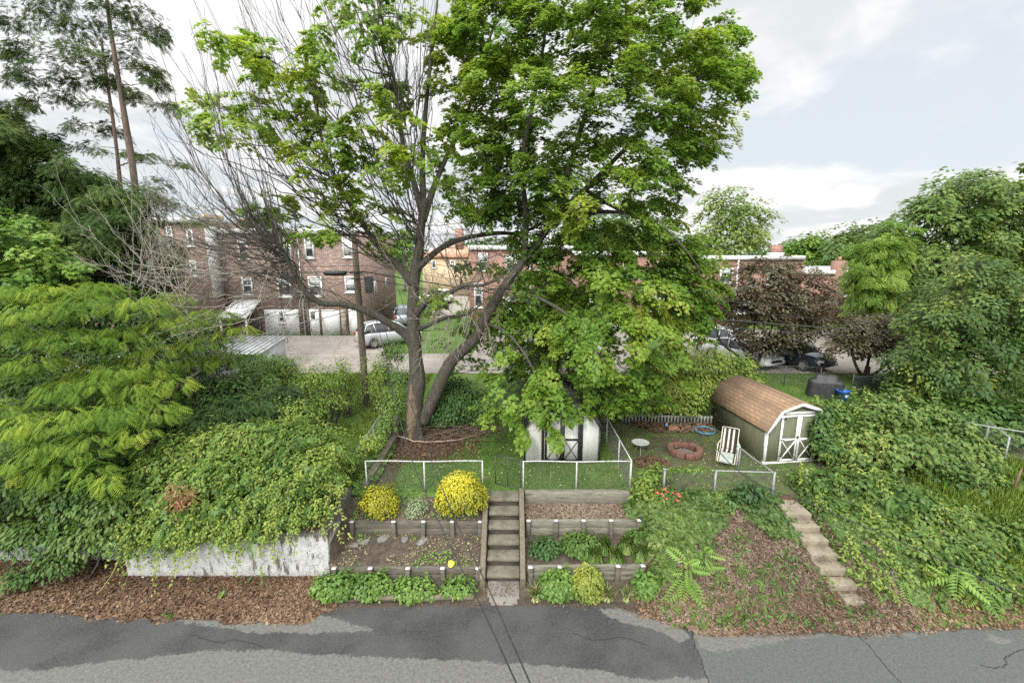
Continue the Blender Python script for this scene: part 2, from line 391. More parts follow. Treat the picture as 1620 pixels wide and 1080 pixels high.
MT = dict(
    ground=ground_mat(), asphalt=asphalt_mat(), paint_wall=paintedwall_mat(),
    alley_conc=concmat('pale_concrete', (.20, .175, .15), (.28, .245, .215), (.17, .15, .13), 1.2),
    step_conc=concmat('step_concrete', (.15, .127, .09), (.225, .193, .14), (.075, .062, .042), 5),
    old_step=concmat('mossy_step', (.085, .075, .055), (.15, .135, .10), (.04, .045, .02), 6),
    timber=surf('weathered_timber', (.06, .05, .037), (.125, .108, .085), 4, .85, 0, .5, 6, (1, 6, 8), (.05, .06, .035)),
    timber_dark=surf('shaded_riser', (.022, .018, .013), (.05, .04, .03), 5, .9, 0, .5, 5, (1, 6, 8)),  # riser timber darkened to paint in the shade below each tread
    timber2=surf('grey_green_plank', (.10, .09, .066), (.18, .168, .13), 4, .85, 0, .5, 6, (1, 6, 8), (.07, .06, .045)),
    curb=surf('mossy_kerb_timber', (.075, .062, .042), (.13, .11, .075), 5, .9, 0, .5, 5, (3, 1, 6), (.08, .09, .04)),
    cap=surf('white_post_cap', (.36, .355, .34), (.50, .49, .47), 20, .5),
    galv=surf('galvanised_pipe', (.15, .155, .155), (.26, .265, .265), 22, .6, .2, .15, 4, (1, 1, 1), (.25, .22, .19)),
    whitepipe=surf('flaking_white_pipe', (.28, .28, .27), (.43, .43, .415), 25, .55, 0, .3, 5, (1, 1, 1), (.22, .2, .18)),
    wire=surf('fence_wire', (.09, .095, .09), (.17, .175, .17), 30, .7, .0),
    darkwire=surf('dark_coated_wire', (.02, .03, .025), (.045, .055, .05), 30, .5),
    black=surf('black_paint', (.012, .012, .013), (.03, .03, .032), 30, .5),
    white=surf('white_paint', (.55, .55, .53), (.68, .68, .66), 8, .55, 0, .1, 5, (1, 1, 1), (.52, .51, .47)),
    vinyl=None,
)
def clad(name, c1, c2, pitch, axis=2):
    t = NT(name); s = t.n('ShaderNodeSeparateXYZ'); t.l(t.pos, s.inputs[0])
    f = t.math('FRACT', t.math('DIVIDE', s.outputs[axis], pitch))
    n = t.noise(3, 5); col = t.mix(t.step(n, .3, .7), c1, c2)
    t.bsdf(col, .6, 0, .3, f, .25, .01); return t.done()
MT['vinyl'] = clad('white_siding', (.5, .5, .485), (.6, .6, .585), .16)

# ================================================================ ground: one sheet to the horizon
def axis(lo, hi, st, far, grow=1.16):
    a = list(np.arange(lo, hi + st / 2, st)); d = st; x = hi
    while x < far: d *= grow; x += d; a.append(x)
    d = st; x = lo; b = []
    while x > -far: d *= grow; x -= d; b.append(x)
    return np.array(b[::-1] + a)
def sheet(name, xs, ys, zf, m, zone=None, kind='structure'):
    X, Y = np.meshgrid(xs, ys); x = X.ravel(); y = Y.ravel(); z = zf(x, y)
    nx, ny = len(xs), len(ys); i = (np.arange(ny - 1)[:, None] * nx + np.arange(nx - 1)[None]).ravel()
    b = M().raw(np.stack([x, y, z], 1), np.stack([i, i + 1, i + nx + 1, i + nx], 1).ravel(), np.full(len(i), 4))
    o = b.build(name, m, None, True, True)
    if zone is not None:
        c = zone(x, y); at = o.data.attributes.new('zone', 'FLOAT_COLOR', 'POINT')
        at.data.foreach_set('color', np.column_stack([c, np.ones(len(x))]).astype(np.float32).ravel())
    return tag(o, kind=kind)
YARD = [(-4.15, 12.62), (3.4, 12.62), (3.5, 20), (-4.6, 20)]
def gzone(x, y):
    g = np.zeros_like(x); l = np.zeros_like(x); yd = y > 12.45
    main = (x > -4.1) & (x < 3.45); g = np.where(yd & (y < 24), .85, g)
    g = np.where(yd & main & (y < 24), 1.0, g)
    g = np.where(yd & (np.hypot(x + 3.2, (y - 15.8) * 1.1) < 1.5), .1, g)          # bare earth round the maple
    l = np.where(yd & (np.hypot(x + 3.2, (y - 15.8)) < 2.2), .8, l)
    g = np.where(yd & (x < -3.7) & (x > -4.3) & (y < 15.5), .15, g)
    g = np.where((x > 3.5) & yd & (y < 18), .5, g); g = np.where((np.hypot(x - 5.9, y - 15.1) < 1.2), .45, g)
    g = np.where((x < -4.8) & yd, .75, g)
    g = np.where((y > 24) & (y < 45), .7, g); g = np.where(y > 45, .9, g)
    l = np.where((x < -4.75) & (y < 12), 1.0, l)
    bank = (x > 3.5) & (y < 12.45); l = np.where(bank, .9, l); g = np.where(bank & (x > 4.2) & (x < 7.5), .12, g); g = np.where(bank & (x > 9), .7, g)
    bed2 = (x > -.3) & (x < 3.6) & (y > WY2) & (y < 12.5); l = np.where(bed2, .8, l)
    g = np.where((x > .4) & (x < 3.6) & (y > 10.5) & (y < WY2), .3, g)
    b1 = (x < -.7) & (x > -4.7) & (y > 10.5) & (y < 12.5); l = np.where(b1, .2, l)
    g = np.where(y < 4, .8, g)
    return np.stack([g, l, np.zeros_like(x)], 1)
sheet('ground', axis(-14.5, 15.5, .085, 2600), axis(8.6, 18.5, .07, 2600), gh, MT['ground'], gzone)

def gpoly(pts, z=0.0):
    o = []
    for px, py in pts:
        d = ray(px, py); t = (z - CAMH) / d[2]; o.append((d[0] * t, d[1] * t))
    return o
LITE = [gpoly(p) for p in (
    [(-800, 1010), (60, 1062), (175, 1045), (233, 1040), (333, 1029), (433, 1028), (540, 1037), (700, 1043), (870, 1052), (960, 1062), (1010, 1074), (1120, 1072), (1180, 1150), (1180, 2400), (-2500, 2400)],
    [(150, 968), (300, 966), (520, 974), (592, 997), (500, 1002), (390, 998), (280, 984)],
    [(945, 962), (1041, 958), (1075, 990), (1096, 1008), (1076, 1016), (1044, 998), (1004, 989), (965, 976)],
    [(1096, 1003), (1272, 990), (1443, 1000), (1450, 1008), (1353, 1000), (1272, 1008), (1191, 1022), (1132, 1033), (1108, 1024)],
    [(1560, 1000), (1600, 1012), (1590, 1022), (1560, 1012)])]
GREEN = gpoly([(1093, 1000), (1125, 1090), (1260, 1400), (3600, 1400), (3600, 960), (1500, 990)])
def rzone(x, y):
    a = np.full(x.shape, -9.0)
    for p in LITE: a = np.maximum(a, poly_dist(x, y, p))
    g = poly_dist(x, y, GREEN)
    e = road_edge(x) - y; d = np.interp(e, [-.1, .0, .12, .45], [1, .75, .45, 0])
    d = np.where(x < -4.4, np.interp(e, [-.3, 0, .08, .22], [1, .8, .4, 0]), d)
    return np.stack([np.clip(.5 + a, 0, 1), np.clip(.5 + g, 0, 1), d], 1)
sheet('alley_road', axis(-13, 14.5, .07, 80, 1.2), np.concatenate([np.arange(-4, 5.6, .25), np.arange(5.6, 10.2, .06)]),
      lambda x, y: np.where(y < road_edge(x) + .12, .004 + .0 * x, -.12), MT['asphalt'], rzone)
crackm = surf('road_crack_fill', (.008, .008, .008), (.018, .018, .017), 30, .8)
for pts in ([(1095, 1002), (1100, 1020), (1109, 1040), (1113, 1058), (1124, 1085), (1150, 1140)], [(1346, 990), (1358, 1006), (1376, 1022), (1398, 1050), (1430, 1085)], [(1552, 1052), (1575, 1056), (1592, 1050), (1590, 1040), (1606, 1032), (1640, 1022)], [(300, 1003), (345, 1016), (372, 1012), (420, 1024)], [(905, 1000), (940, 1012), (985, 1008), (1030, 1022)]):
    P = catmull([(*gpoly([q])[0], .0075) for q in pts], 8); P[:, :2] += rng.normal(size=(len(P), 2)) * .012; d = unit(np.gradient(P, axis=0)); s_ = np.stack([-d[:, 1], d[:, 0], np.zeros(len(P))], 1) * (.006 + .008 * rng.random((len(P), 1)))
    v = np.stack([P - s_, P + s_], 1).reshape(-1, 3); tag(M().add(v, [(2 * i, 2 * i + 2, 2 * i + 3, 2 * i + 1) for i in range(len(P) - 1)]).build('road_crack', crackm), kind='structure')
# far alley behind the yards and the drives leading off it: thin sheets laid on the ground
def strip(name, pts, m, dz=.012, st=.5):
    xs = [p[0] for p in pts]; ys = [p[1] for p in pts]; P = []
    X, Y = np.meshgrid(np.arange(min(xs), max(xs) + st, st), np.arange(min(ys), max(ys) + st, st)); nx = X.shape[1]; ny = X.shape[0]
    x = X.ravel(); y = Y.ravel(); i = (np.arange(ny - 1)[:, None] * nx + np.arange(nx - 1)[None]).ravel()
    q = np.stack([i, i + 1, i + nx + 1, i + nx], 1); k = in_poly(x[q].mean(1), y[q].mean(1), pts)
    return tag(M().raw(np.stack([x, y, gh(x, y) + dz], 1), q[k].ravel(), np.full(k.sum(), 4)).build(name, m, None, True, True), kind='structure')
strip('back_alley', [(-60, 24.2), (60, 24.2), (60, 28.6), (-60, 28.6)], MT['alley_conc'])
strip('driveway', [(-24, 28.6), (-8.3, 28.6), (-8.3, 34.6), (-24, 34.6)], MT['alley_conc'], .012)
strip('driveway', [(-2.5, 28.6), (9, 28.6), (9, 37), (-2.5, 37)], MT['alley_conc'], .012)
strip('driveway', [(11.5, 28.6), (33, 28.6), (30, 37), (13, 37)], MT['alley_conc'], .012)
strip('path', [(-.52, 9.72), (-.2, 9.62), (.1, 9.75), (.2, 10.1), (.2, 10.45), (-.62, 10.45), (-.6, 10.0)], concmat('worn_path', (.12, .11, .095), (.185, .17, .148), (.05, .042, .032), 3), .02, .05)
strip('side_street', [(-8, 44), (-2.5, 44), (-3, 90), (-14, 90)], MT['alley_conc'], .012)
# ================================================================ painted retaining wall
o = thing('retaining_wall', 'white painted concrete retaining wall with peeling paint under hanging vines', 'wall', (-7.4, 10.7, .1))
def wallseg(pts, th, z0, z1, name='wall_run'):
    b = M()
    n = max(2, int(np.hypot(pts[1][0] - pts[0][0], pts[1][1] - pts[0][1]) / .25)); a, c = np.array(pts[0], float), np.array(pts[1], float)
    d = unit(c - a); nrm = np.array([-d[1], d[0]]); k = 5; ring = []
    for i in range(n + 1):
        p = a + (c - a) * i / n; zt = z1(p) if callable(z1) else z1
        j = [(.012 * (vnoise(np.array([[p[0] * 3, p[1] * 3, q * 2.2]]))[0] - .5)) for q in range(6)]
        ring.append([(*(p + nrm * j[0]), z0), (*(p + nrm * j[1] * 2), (z0 + zt) / 2), (*(p + nrm * j[2] * 2), zt), (*(p + nrm * (th + j[3])), zt + j[4]), (*(p + nrm * th), z0)])
    v = np.array(ring).reshape(-1, 3)
    f = [(i * k + q, (i + 1) * k + q, (i + 1) * k + q + 1, i * k + q + 1) for i in range(n) for q in range(k - 1)]
    f += [tuple(range(k)), tuple(n * k + q for q in range(k))[::-1]]
    b.add(v, f); return b
wallseg([(-10.1, 10.57), (-4.78, 10.57)], .25, -.1, 1.42).build('front_face', MT['paint_wall'], o, bevel=.012)
wallseg([(-4.775, 10.572), (-4.775, 12.55)], .245, -.1, lambda p: np.interp(p[1], [10.57, 12.5], [1.43, 1.62])).build('return_face', MT['paint_wall'], o, bevel=.012)
wallseg([(-24, 11.2), (-10.12, 11.2)], .25, -.1, 1.2).build('lower_face', MT['paint_wall'], o, bevel=.012)

# ================================================================ timber bed walls
def bedwall(label, x0, x1, y, z0, z1, nplank, posts, m, skew=0.0, mp='timber'):
    o = thing('timber_bed_wall', label, 'bed wall', ((x0 + x1) / 2, y, z0), 0, 'timber walls of the terraced beds')
    h = (z1 - z0) / nplank
    for i in range(nplank):
        dx = random.Random(i * 7 + int(x0 * 10)).uniform(-.03, .03)
        M().beam((x0 + dx, y, z0 + h * (i + .5)), (x1 + dx, y + skew, z0 + h * (i + .5)), .085, h - .008).build('plank', MT[m], o, bevel=.008)
    for k, t in enumerate(posts):
        px = x0 + (x1 - x0) * t; py = y + skew * t - .1
        r = random.Random(k * 31 + int(x1 * 9)); tl = r.uniform(-.03, .03)
        p = M().beam((px + tl, py - .02, z0 - .12), (px, py, z1 + .025), .105, .1, (0, 1, 0)).build('post', MT[mp], o, bevel=.006)
        M().obox((px, py, z1 + .036), (.115, .108, .02), rotz(r.uniform(-.1, .1))).build('post_cap', MT['cap'], p)
    return o
bedwall('lower front timber wall of the bed beside the white concrete wall', -4.7, -.82, 10.5, .1, .5, 2, (.03, .27, .52, .75, .985), 'timber')
bedwall('dark timber wall holding up the bed of the golden shrubs', -4.5, -.84, 11.68, .63, 1.07, 2, (.0, .32, .55, .77, .985), 'timber')
bedwall('low grey green timber wall behind the leafy clumps by the road', .42, 3.42, 10.46, .06, .56, 3, (.02, .27, .52, .77, .985), 'timber2', .06)
bedwall('plank wall between the mulched bed and the grassy bed', .4, 3.62, 11.68, .62, 1.1, 2, (.02, .26, .5, .74, .985), 'timber2', .02)
o = thing('timber_edging', 'wide weathered board edging the lawn above the mulched bed', 'edging', (1.9, 12.5, 1.2))
M().beam((.38, 12.5, 1.38), (3.5, 12.5, 1.4), .24, .26).build('board', MT['timber2'], o, bevel=.012)
M().beam((.38, 12.37, 1.2), (3.45, 12.37, 1.2), .06, .2).build('facing_board', MT['timber'], o, bevel=.01)
o = thing('log_edging', 'low mossy log edging beneath the leafy clumps beside the road', 'edging', (-2.6, 9.95, .05))
for k, (a, b_) in enumerate((((-3.9, 9.92, .07), (-2.3, 9.88, .07)), ((-2.25, 9.9, .06), (-.95, 9.95, .07)))):
    M().tube(catmull([a, (np.array(a) + b_) / 2 + (0, .02, .01), b_], 5), .075, 8).build('log', MT['curb'], o, smooth=True)
# side curb of the main lawn and its far bend
o = thing('kerb_timber', 'mossy timber kerb running along the lawn to the maple trunk', 'kerb', (-4.2, 14, 1.5))
pts = [G(581, 770), G(625, 697)]; p0, p1 = pts[0] + (0, 0, .1), pts[1] + (0, 0, .1)
M().beam(p0 + (0, -.2, 0), p1, .2, .26).build('beam', MT['curb'], o, bevel=.015)
p2 = G(627, 655) + (0, 0, .16); M().beam(p1 + (0.0, .12, .03), p2, .2, .3).build('beam', MT['curb'], o, bevel=.015)

# ================================================================ stairs between the beds
o = thing('old_stairs', 'steep mossy stairs between the timber beds', 'stairs', (-.22, 11.3, 0))
for k in range(6):
    z = .30 + k * .235; y = 10.42 + k * .34
    b = M(); x0, x1 = -.66, .20; n = 8
    xs = np.linspace(x0, x1, n); fr = [.03 * (vnoise(np.array([[q * 4, k * 3.1, 0]]))[0] - .5) for q in xs]
    v = [(q, y + fr[i], z - .07) for i, q in enumerate(xs)] + [(q, y + fr[i] * 1.5, z + .02 * (vnoise(np.array([[q * 5, k, 5.]]))[0] - .5)) for i, q in enumerate(xs)] + [(q, y + .46, z + .015) for q in xs] + [(q, y + .46, z - .07) for q in xs]
    f = [(a * n + i, a * n + i + 1, (a + 1) * n + i + 1, (a + 1) * n + i) for a in range(3) for i in range(n - 1)] + [(0, n, 2 * n, 3 * n), (n - 1, 4 * n - 1, 3 * n - 1, 2 * n - 1)]
    st = b.add(v, f).build('step', MT['old_step'], o, bevel=.012)
    M().box(x0 + .005, x1 - .005, y + .035, y + .1, z - .36, z - .075).build('riser', MT['timber_dark'], st)
for x in (-.76, .28):
    b = M()
    P = [(10.26, .0), (10.26, .34), (10.55, .52), (11.1, .92), (11.65, 1.28), (12.2, 1.58), (12.5, 1.62), (12.5, 1.0), (11.2, .3), (10.6, .0)]
    b.prism(P, 'x', x - .07, x + .07).build('side_timber', MT['curb'], o, bevel=.012)

# ================================================================ concrete steps on the bank
o = thing('concrete_steps', 'pale concrete steps climbing the bank to the yard with the green shed', 'stairs', (8.1, 10.6, 0))
for k in range(7):
    y = 9.55 + k * .325; z = .27 + k * .185; xc = 8.24 - .04 * k
    wd = .68 if k else .5
    M().box(xc - wd / 2 + (.06 if k == 0 else 0), xc + wd / 2, y, y + (.52 if k < 6 else 1.35), z - .22, z).build('step', MT['step_conc'], o, bevel=.015)

# ================================================================ fences
def mesh_panel(b, a, c, h0, h1, pitch=.075, r=.0016):
    a = np.array(a, float); c = np.array(c, float); Ln = np.linalg.norm(c - a); H = h1 - h0; up = np.array([0, 0, 1.])
    d = (c - a) / Ln
    for sgn in (1, -1):
        for s0 in np.arange(-H, Ln, pitch):
            t0 = max(0, -s0); t1 = min(H, Ln - s0)
            if t1 <= t0: continue
            u0, u1 = s0 + t0, s0 + t1; q0, q1 = (t0, t1) if sgn > 0 else (H - t0, H - t1)
            b.tube([a + d * u0 + up * (h0 + q0), a + d * u1 + up * (h0 + q1)], r, 3, False)
def pipe_fence(label, pts, h, posts, pm, wm, rail_r=.019, post_r=.022, group='chain link fence runs', gate=None, ends=True, meshon=True):
    """pts: ground points of the run; posts: indexes along it as fractions"""
    pts = [np.array(p, float) for p in pts]; base = pts[0]
    o = thing('chain_link_fence', label, 'fence', base, 0, group)
    top = [p + (0, 0, h) for p in pts]
    M().tube(catmull(top, 4) if len(top) > 2 else np.array([top[0] + (top[1] - top[0]) * t for t in np.linspace(0, 1, 12)]) + np.array([[0, 0, .012 * math.sin(t * 9)] for t in np.linspace(0, 1, 12)]), rail_r, 8).build('top_rail', MT[pm], o, smooth=True)
    for t in posts:
        i = min(int(t * (len(pts) - 1)), len(pts) - 2); u = t * (len(pts) - 1) - i; p = pts[i] + (pts[i + 1] - pts[i]) * u
        M().tube([p + (0, 0, -.1), p + (0, 0, h + (.0 if 0 < t < 1 else .02))], post_r, 8).build('post', MT[pm], o, smooth=True)
    if meshon:
        b = M()
        for i in range(len(pts) - 1): mesh_panel(b, pts[i] + (0, 0, .02), pts[i + 1] + (0, 0, .02), 0, h - .04)
        b.build('wire_mesh', MT[wm], o)
    return o
FY = 12.62
def fx(px, py=729): return W(px, py, FY)[0]
pipe_fence('white pipe fence run behind the golden shrubs', [(fx(578), FY, 1.44), (fx(763), FY, 1.44)], .98, (0, .5, 1), 'whitepipe', 'wire')
pipe_fence('white pipe fence run in front of the black and white shed', [(fx(828), FY, 1.44), (fx(999), FY, 1.44)], .97, (0, .495, 1), 'whitepipe', 'wire')
a = np.array((fx(999) + .02, FY + .05, 1.44)); b_ = W(953, 663, 16.6); b_[2] = float(gh(b_[0], 16.6)); 
pipe_fence('white pipe fence run between the shed lawn and the fire pit yard', [a, (a + b_) / 2, b_], .96, (0.02, .36, .8), 'whitepipe', 'wire')
# black wire gate, standing ajar
p0 = np.array((fx(824), FY + .02, 1.44)); p1 = p0 + np.array([-.78, .36, .0])
g = thing('wire_gate', 'black wire gate standing ajar at the top of the mossy stairs', 'gate', p0)
d = unit(p1 - p0); b = M()
for A, B in (((0, .06), (0, 1.0)), ((.86, .06), (.86, 1.0)), ((0, 1.0), (.86, 1.0)), ((0, .06), (.86, .06)), ((.43, .06), (.43, 1.0))):
    b.tube([p0 + d * A[0] + (0, 0, A[1]), p0 + d * B[0] + (0, 0, B[1])], .014, 6)
b.build('gate_frame', MT['darkwire'], g, smooth=True)
b = M()
for k in np.arange(.06, .86, .055): b.tube([p0 + d * k + (0, 0, .06), p0 + d * k + (0, 0, 1.0)], .0025, 4, False)
for k in np.arange(.12, 1.0, .11): b.tube([p0 + (0, 0, k), p0 + d * .86 + (0, 0, k)], .0022, 4, False)
b.build('wire_mesh', MT['darkwire'], g)
# left yard: fence along the kerb and the cross run near the pole
A0 = G(524, 783); A1 = G(560, 752); A2 = G(611, 672)
pipe_fence('grey pipe fence run climbing beside the kerb timber and vines', [A0, A1, A2], .72, (0, .5, .78), 'galv', 'wire', .02, .024)
A3 = W(430, 612, 18.9); A4 = W(604, 619, 18.6)
for q in (A3, A4): q[2] = float(gh(q[0], q[1]))
pipe_fence('grey pipe fence run crossing the grass by the utility pole', [A3, (A3 + A4) / 2, A4], .95, (.08, .52, .93), 'darkwire', 'wire')
# green shed yard
B0 = G(1046, 779); B1 = G(1221, 787); B1[2] = B0[2] = 1.42
pipe_fence('galvanised chain link run behind the red roses', [B0, (B0 + B1) / 2, B1], .8, (.02, .48, 1), 'galv', 'wire', .022, .034)
B2 = G(1166, 742)
pipe_fence('galvanised chain link run slanting back to the green shed corner', [B1 + (.02, .05, 0), B2], .75, (.96,), 'galv', 'wire', .02)
q = G(1272, 772); tag(M().tube([q, q + (0.02, 0, .62)], .035, 10).build('fence_post', MT['galv'], smooth=True), 'short grey fence post standing in the vines near the top step', 'post')
# far right yard
D0 = W(1490, 690, 15.6); D1 = W(1535, 712, 14.6); D2 = W(1640, 722, 13.8)
for q in (D0, D1, D2): q[2] = float(gh(q[0], q[1])) + .25
pipe_fence('galvanised fence run above the vine bank under the big vine covered tree', [D0, D1, D2], 1.0, (0, .5, .95), 'galv', 'wire', .02, .024)
r0 = G(1556, 712); r1 = G(1587, 737); z = 1.02
o = thing('gate_frame_posts', 'empty galvanised gate frame standing in the grass beyond the vine bank', 'gate frame', r0)
for q in (r0, r1): M().tube([q + (0, 0, -.05), q + (0, 0, z)], .028, 8).build('post', MT['galv'], o, smooth=True)
M().tube([r0 + (0, 0, z), r1 + (0, 0, z)], .026, 8).build('crossbar', MT['galv'], o, smooth=True)
q = G(1601, 783); tag(M().tube([q, q + (.12, .05, .5), q + (.18, .06, .8)], [.035, .032, .028], 8).build('stake', surf('rusty_post', (.07, .04, .025), (.14, .08, .05), 20), smooth=True), 'leaning brown stake in the grass right of the vine bank', 'stake')
# pale picket fence and low fences at the back
o = thing('picket_fence', 'low pale picket fence under the hanging vines left of the green shed', 'fence', G(1080, 668))
a, b_ = G(985, 668), G(1130, 672)
n = int(np.linalg.norm(b_ - a) / .13); pale_wood = surf('pale_grey_picket', (.14, .14, .125), (.26, .26, .24), 8, .8)
for i in range(n):
    p = a + (b_ - a) * i / n; M().box(p[0] - .03, p[0] + .03, p[1], p[1] + .02, p[2], p[2] + .36 + .03 * (i % 3 == 0)).build('picket', pale_wood, o)
M().beam(a + (0, .035, .3), b_ + (0, .035, .3), .03, .06).build('rail', pale_wood, o)
E0 = G(1120, 612); E1 = G(1240, 609); E2 = G(1296, 612)
for q in (E0, E1, E2): q[2] = float(gh(q[0], q[1]))
pipe_fence('thin dark wire fence run beside the covered grill', [E0, E1, E2], 1.0, (0, .5, 1), 'darkwire', 'wire', .014, .02)
s0 = G(1346, 627); s1 = G(1410, 632)
b = M(); o = thing('slatted_screen', 'dark green woven slat fence panel right of the blue bin', 'fence', s0)
s1 = s0 + np.array([2.1, .15, 0]); d = unit(s1 - s0)
for sgn in (1, -1):
    for k in np.arange(-1, 2.1, .14):
        t0, t1 = max(0, -k), min(1.0, 2.1 - k)
        if t1 > t0:
            q0, q1 = (t0, t1) if sgn > 0 else (1 - t0, 1 - t1)
            b.beam(s0 + d * (k + t0) + (0, sgn * .012, q0), s0 + d * (k + t1) + (0, sgn * .012, q1), .012, .085, (0, 1, 0))
b.build('slats', surf('dark_green_slat', (.012, .022, .018), (.03, .045, .038), 12), o)
for t in (0, 1.05, 2.1): M().tube([s0 + d * t, s0 + d * t + (0, 0, 1.1)], .03, 8).build('post', MT['darkwire'], o)

# ================================================================ sheds
shingle = {}
def shinglemat(name, c1, c2, c3, axis, row=.13, bw=.3):
    t = NT(name); co = t.n('ShaderNodeTexCoord'); s = t.n('ShaderNodeSeparateXYZ'); t.l(co.outputs['Object'], s.inputs[0])
    c = t.n('ShaderNodeCombineXYZ'); t.l(s.outputs[1], c.inputs[0]); t.l(t.math('ADD', t.math('MULTIPLY', s.outputs[2], .8), t.math('MULTIPLY', t.math('ABSOLUTE', s.outputs[0]), -.55)), c.inputs[1])
    b = t.n('ShaderNodeTexBrick'); t.l(c.outputs[0], b.inputs['Vector']); b.inputs['Scale'].default_value = 1
    b.inputs['Brick Width'].default_value = bw; b.inputs['Row Height'].default_value = row; b.inputs['Mortar Size'].default_value = .008
    b.inputs['Color1'].default_value = (*c1, 1); b.inputs['Color2'].default_value = (*c2, 1); b.inputs['Mortar'].default_value = (*[q * .35 for q in c1], 1)
    col = t.mix(t.math('MULTIPLY', t.step(t.noise(1.6, 5), .4, .7), .7), b.outputs['Color'], c3)
    col = t.mix(t.step(t.noise(70, 2), .55, .75), col, t.mix(.35, col, (.02, .015, .01)))
    t.bsdf(col, .9, 0, .2, b.outputs['Fac'], -.7, .015); return t.done()
def gambrel_shed(o, wd, ln, eave, brk, inset, ridge, wallm, trimm, roofm, front):
    """local coordinates: front face in the plane y = 0, running back to y = ln"""
    h = wd / 2; prof = [(-h, 0), (h, 0), (h, eave), (h - inset, brk), (0, ridge), (-h + inset, brk), (-h, eave)]
    M().prism(prof, 'y', 0, ln).build('walls', wallm, o, True)
    rp = [(-h - .07, eave - .05), (-h + inset, brk + .03), (0, ridge + .045), (h - inset, brk + .03), (h + .07, eave - .05)]; rq = [(x, z + .045) for x, z in rp]
    b = M()
    for i in range(4): b.prism([rp[i], rp[i + 1], rq[i + 1], rq[i]], 'y', -.14, ln + .1)
    b.build('roof', roofm, o, True)
    b = M()                                        # barge boards
    for i in range(4):
        a, c = rp[i], rp[i + 1]; b.beam((a[0], -.152, a[1] - .02), (c[0], -.152, c[1] - .02), .022, .1, (0, 0, 1) if True else None)
    b.build('barge_board', trimm, o, True)
    for x in (-h, h):
        M().box(x - .05 if x > 0 else x - .012, x + .012 if x > 0 else x + .05, -.024, .1, 0, eave - .02).build('corner_board', trimm, o, True)
    front(o, h)
def doorleaf(o, x0, x1, z0, z1, zm, panel, trimm, y=-.03, bw=.075):
    d = M().box(x0, x1, y, -.002, z0, z1).build('door', panel, o, True)
    b = M(); f = y - .02
    for q in ((x0, x0 + bw, z0, z1), (x1 - bw, x1, z0, z1), (x0 + bw, x1 - bw, z1 - bw, z1), (x0 + bw, x1 - bw, z0, z0 + bw), (x0 + bw, x1 - bw, zm - bw / 2, zm + bw / 2)):
        b.box(q[0], q[1], f, y - .001, q[2], q[3])
    b.build('door_trim', trimm, d, True)
    b = M(); b.beam((x0 + bw, y - .012, z0 + bw), (x1 - bw, y - .012, zm - bw / 2), .014, bw * .85, (0, 1, 0)); b.beam((x0 + bw, y - .017, zm - bw / 2), (x1 - bw, y - .017, z0 + bw), .012, bw * .85, (0, 1, 0))
    b.build('cross_brace', trimm, d, True)
    return d
gs0 = G(1208, 733); gs1 = G(1300, 728)
ga = math.atan2(G(1285, 729)[1] - gs0[1], G(1285, 729)[0] - gs0[0])
ga = R(7)
gw = 2.15
gc = gs0 + np.array([math.cos(ga), math.sin(ga), 0]) * gw / 2
o = thing('garden_shed', 'sage green barn shed with brown shingle roof and white crossed doors', 'shed', (gc[0], gc[1], gc[2] - .03), ga)
sage = surf('sage_paint', (.088, .094, .052), (.115, .12, .068), 3, .75, 0, .15, 5, (3, 3, .6), (.075, .083, .05))
def gfront(o, h):
    for x0, x1 in ((-.62, .02), (.035, .675)):
        d = doorleaf(o, x0, x1, .09, 1.72, .86, sage, MT['white'])
        b = M()
        for z in (.3, .86, 1.6): b.box((x0 if x0 < 0 else x1 - .16), (x0 + .16 if x0 < 0 else x1), -.062, -.048, z - .015, z + .015)
        b.build('hinge', MT['black'], d, True)
    M().box(-.03, .05, -.066, -.05, .9, .98).build('latch', MT['black'], o, True)
    M().box(-.72, .78, -.022, -.002, 1.735, 1.82).build('header', MT['white'], o, True)
    M().box(-h - .02, h + .02, -.035, .12, -.06, .075).build('sill_board', MT['white'], o, True)
    M().box(-h - .015, h + .015, -.04, .14, -.25, -.06).build('base_block', MT['step_conc'], o, True)
gambrel_shed(o, gw, 3.3, 1.22, 1.86, .38, 2.08, sage, MT['white'], shinglemat('brown_shingle', (.19, .122, .074), (.255, .165, .10), (.15, .105, .07), 0), gfront)
bs0 = W(829, 725, 14.35); bs1 = W(948, 725, 14.35); zb = float(gh(bs0[0], 14.35)); bw_ = bs1[0] - bs0[0]
o = thing('garden_shed', 'white shed with black timber trim and dark roof under the maple', 'shed', ((bs0[0] + bs1[0]) / 2, 14.35, zb), R(-1))
offw = surf('grey_white_panel', (.54, .53, .50), (.64, .63, .60), 3, .7, 0, .12, 5, (4, 4, .5), (.42, .41, .38))
def bfront(o, h):
    for x0, x1 in ((-.58, .0), (.012, .6)): doorleaf(o, x0, x1, .06, 1.66, .83, offw, MT['black'], -.03, .07)
    for x in (-.69, .61): M().box(x, x + .085, -.03, -.002, .03, 1.86).build('door_post', MT['black'], o, True)
    M().box(-.69, .71, -.034, -.003, 1.70, 1.82).build('header', MT['black'], o, True)
    M().box(-h, h, -.03, -.002, -.03, .05).build('sill_board', MT['black'], o, True)
    M().box(-h + .04, h - .04, .0, 2.6, -.16, -.031).build('skid', MT['timber'], o, True)
gambrel_shed(o, bw_, 2.7, 1.26, 1.74, .28, 2.12, offw, MT['black'], shinglemat('dark_shingle', (.03, .03, .032), (.045, .045, .046), (.06, .058, .055), 0), bfront)

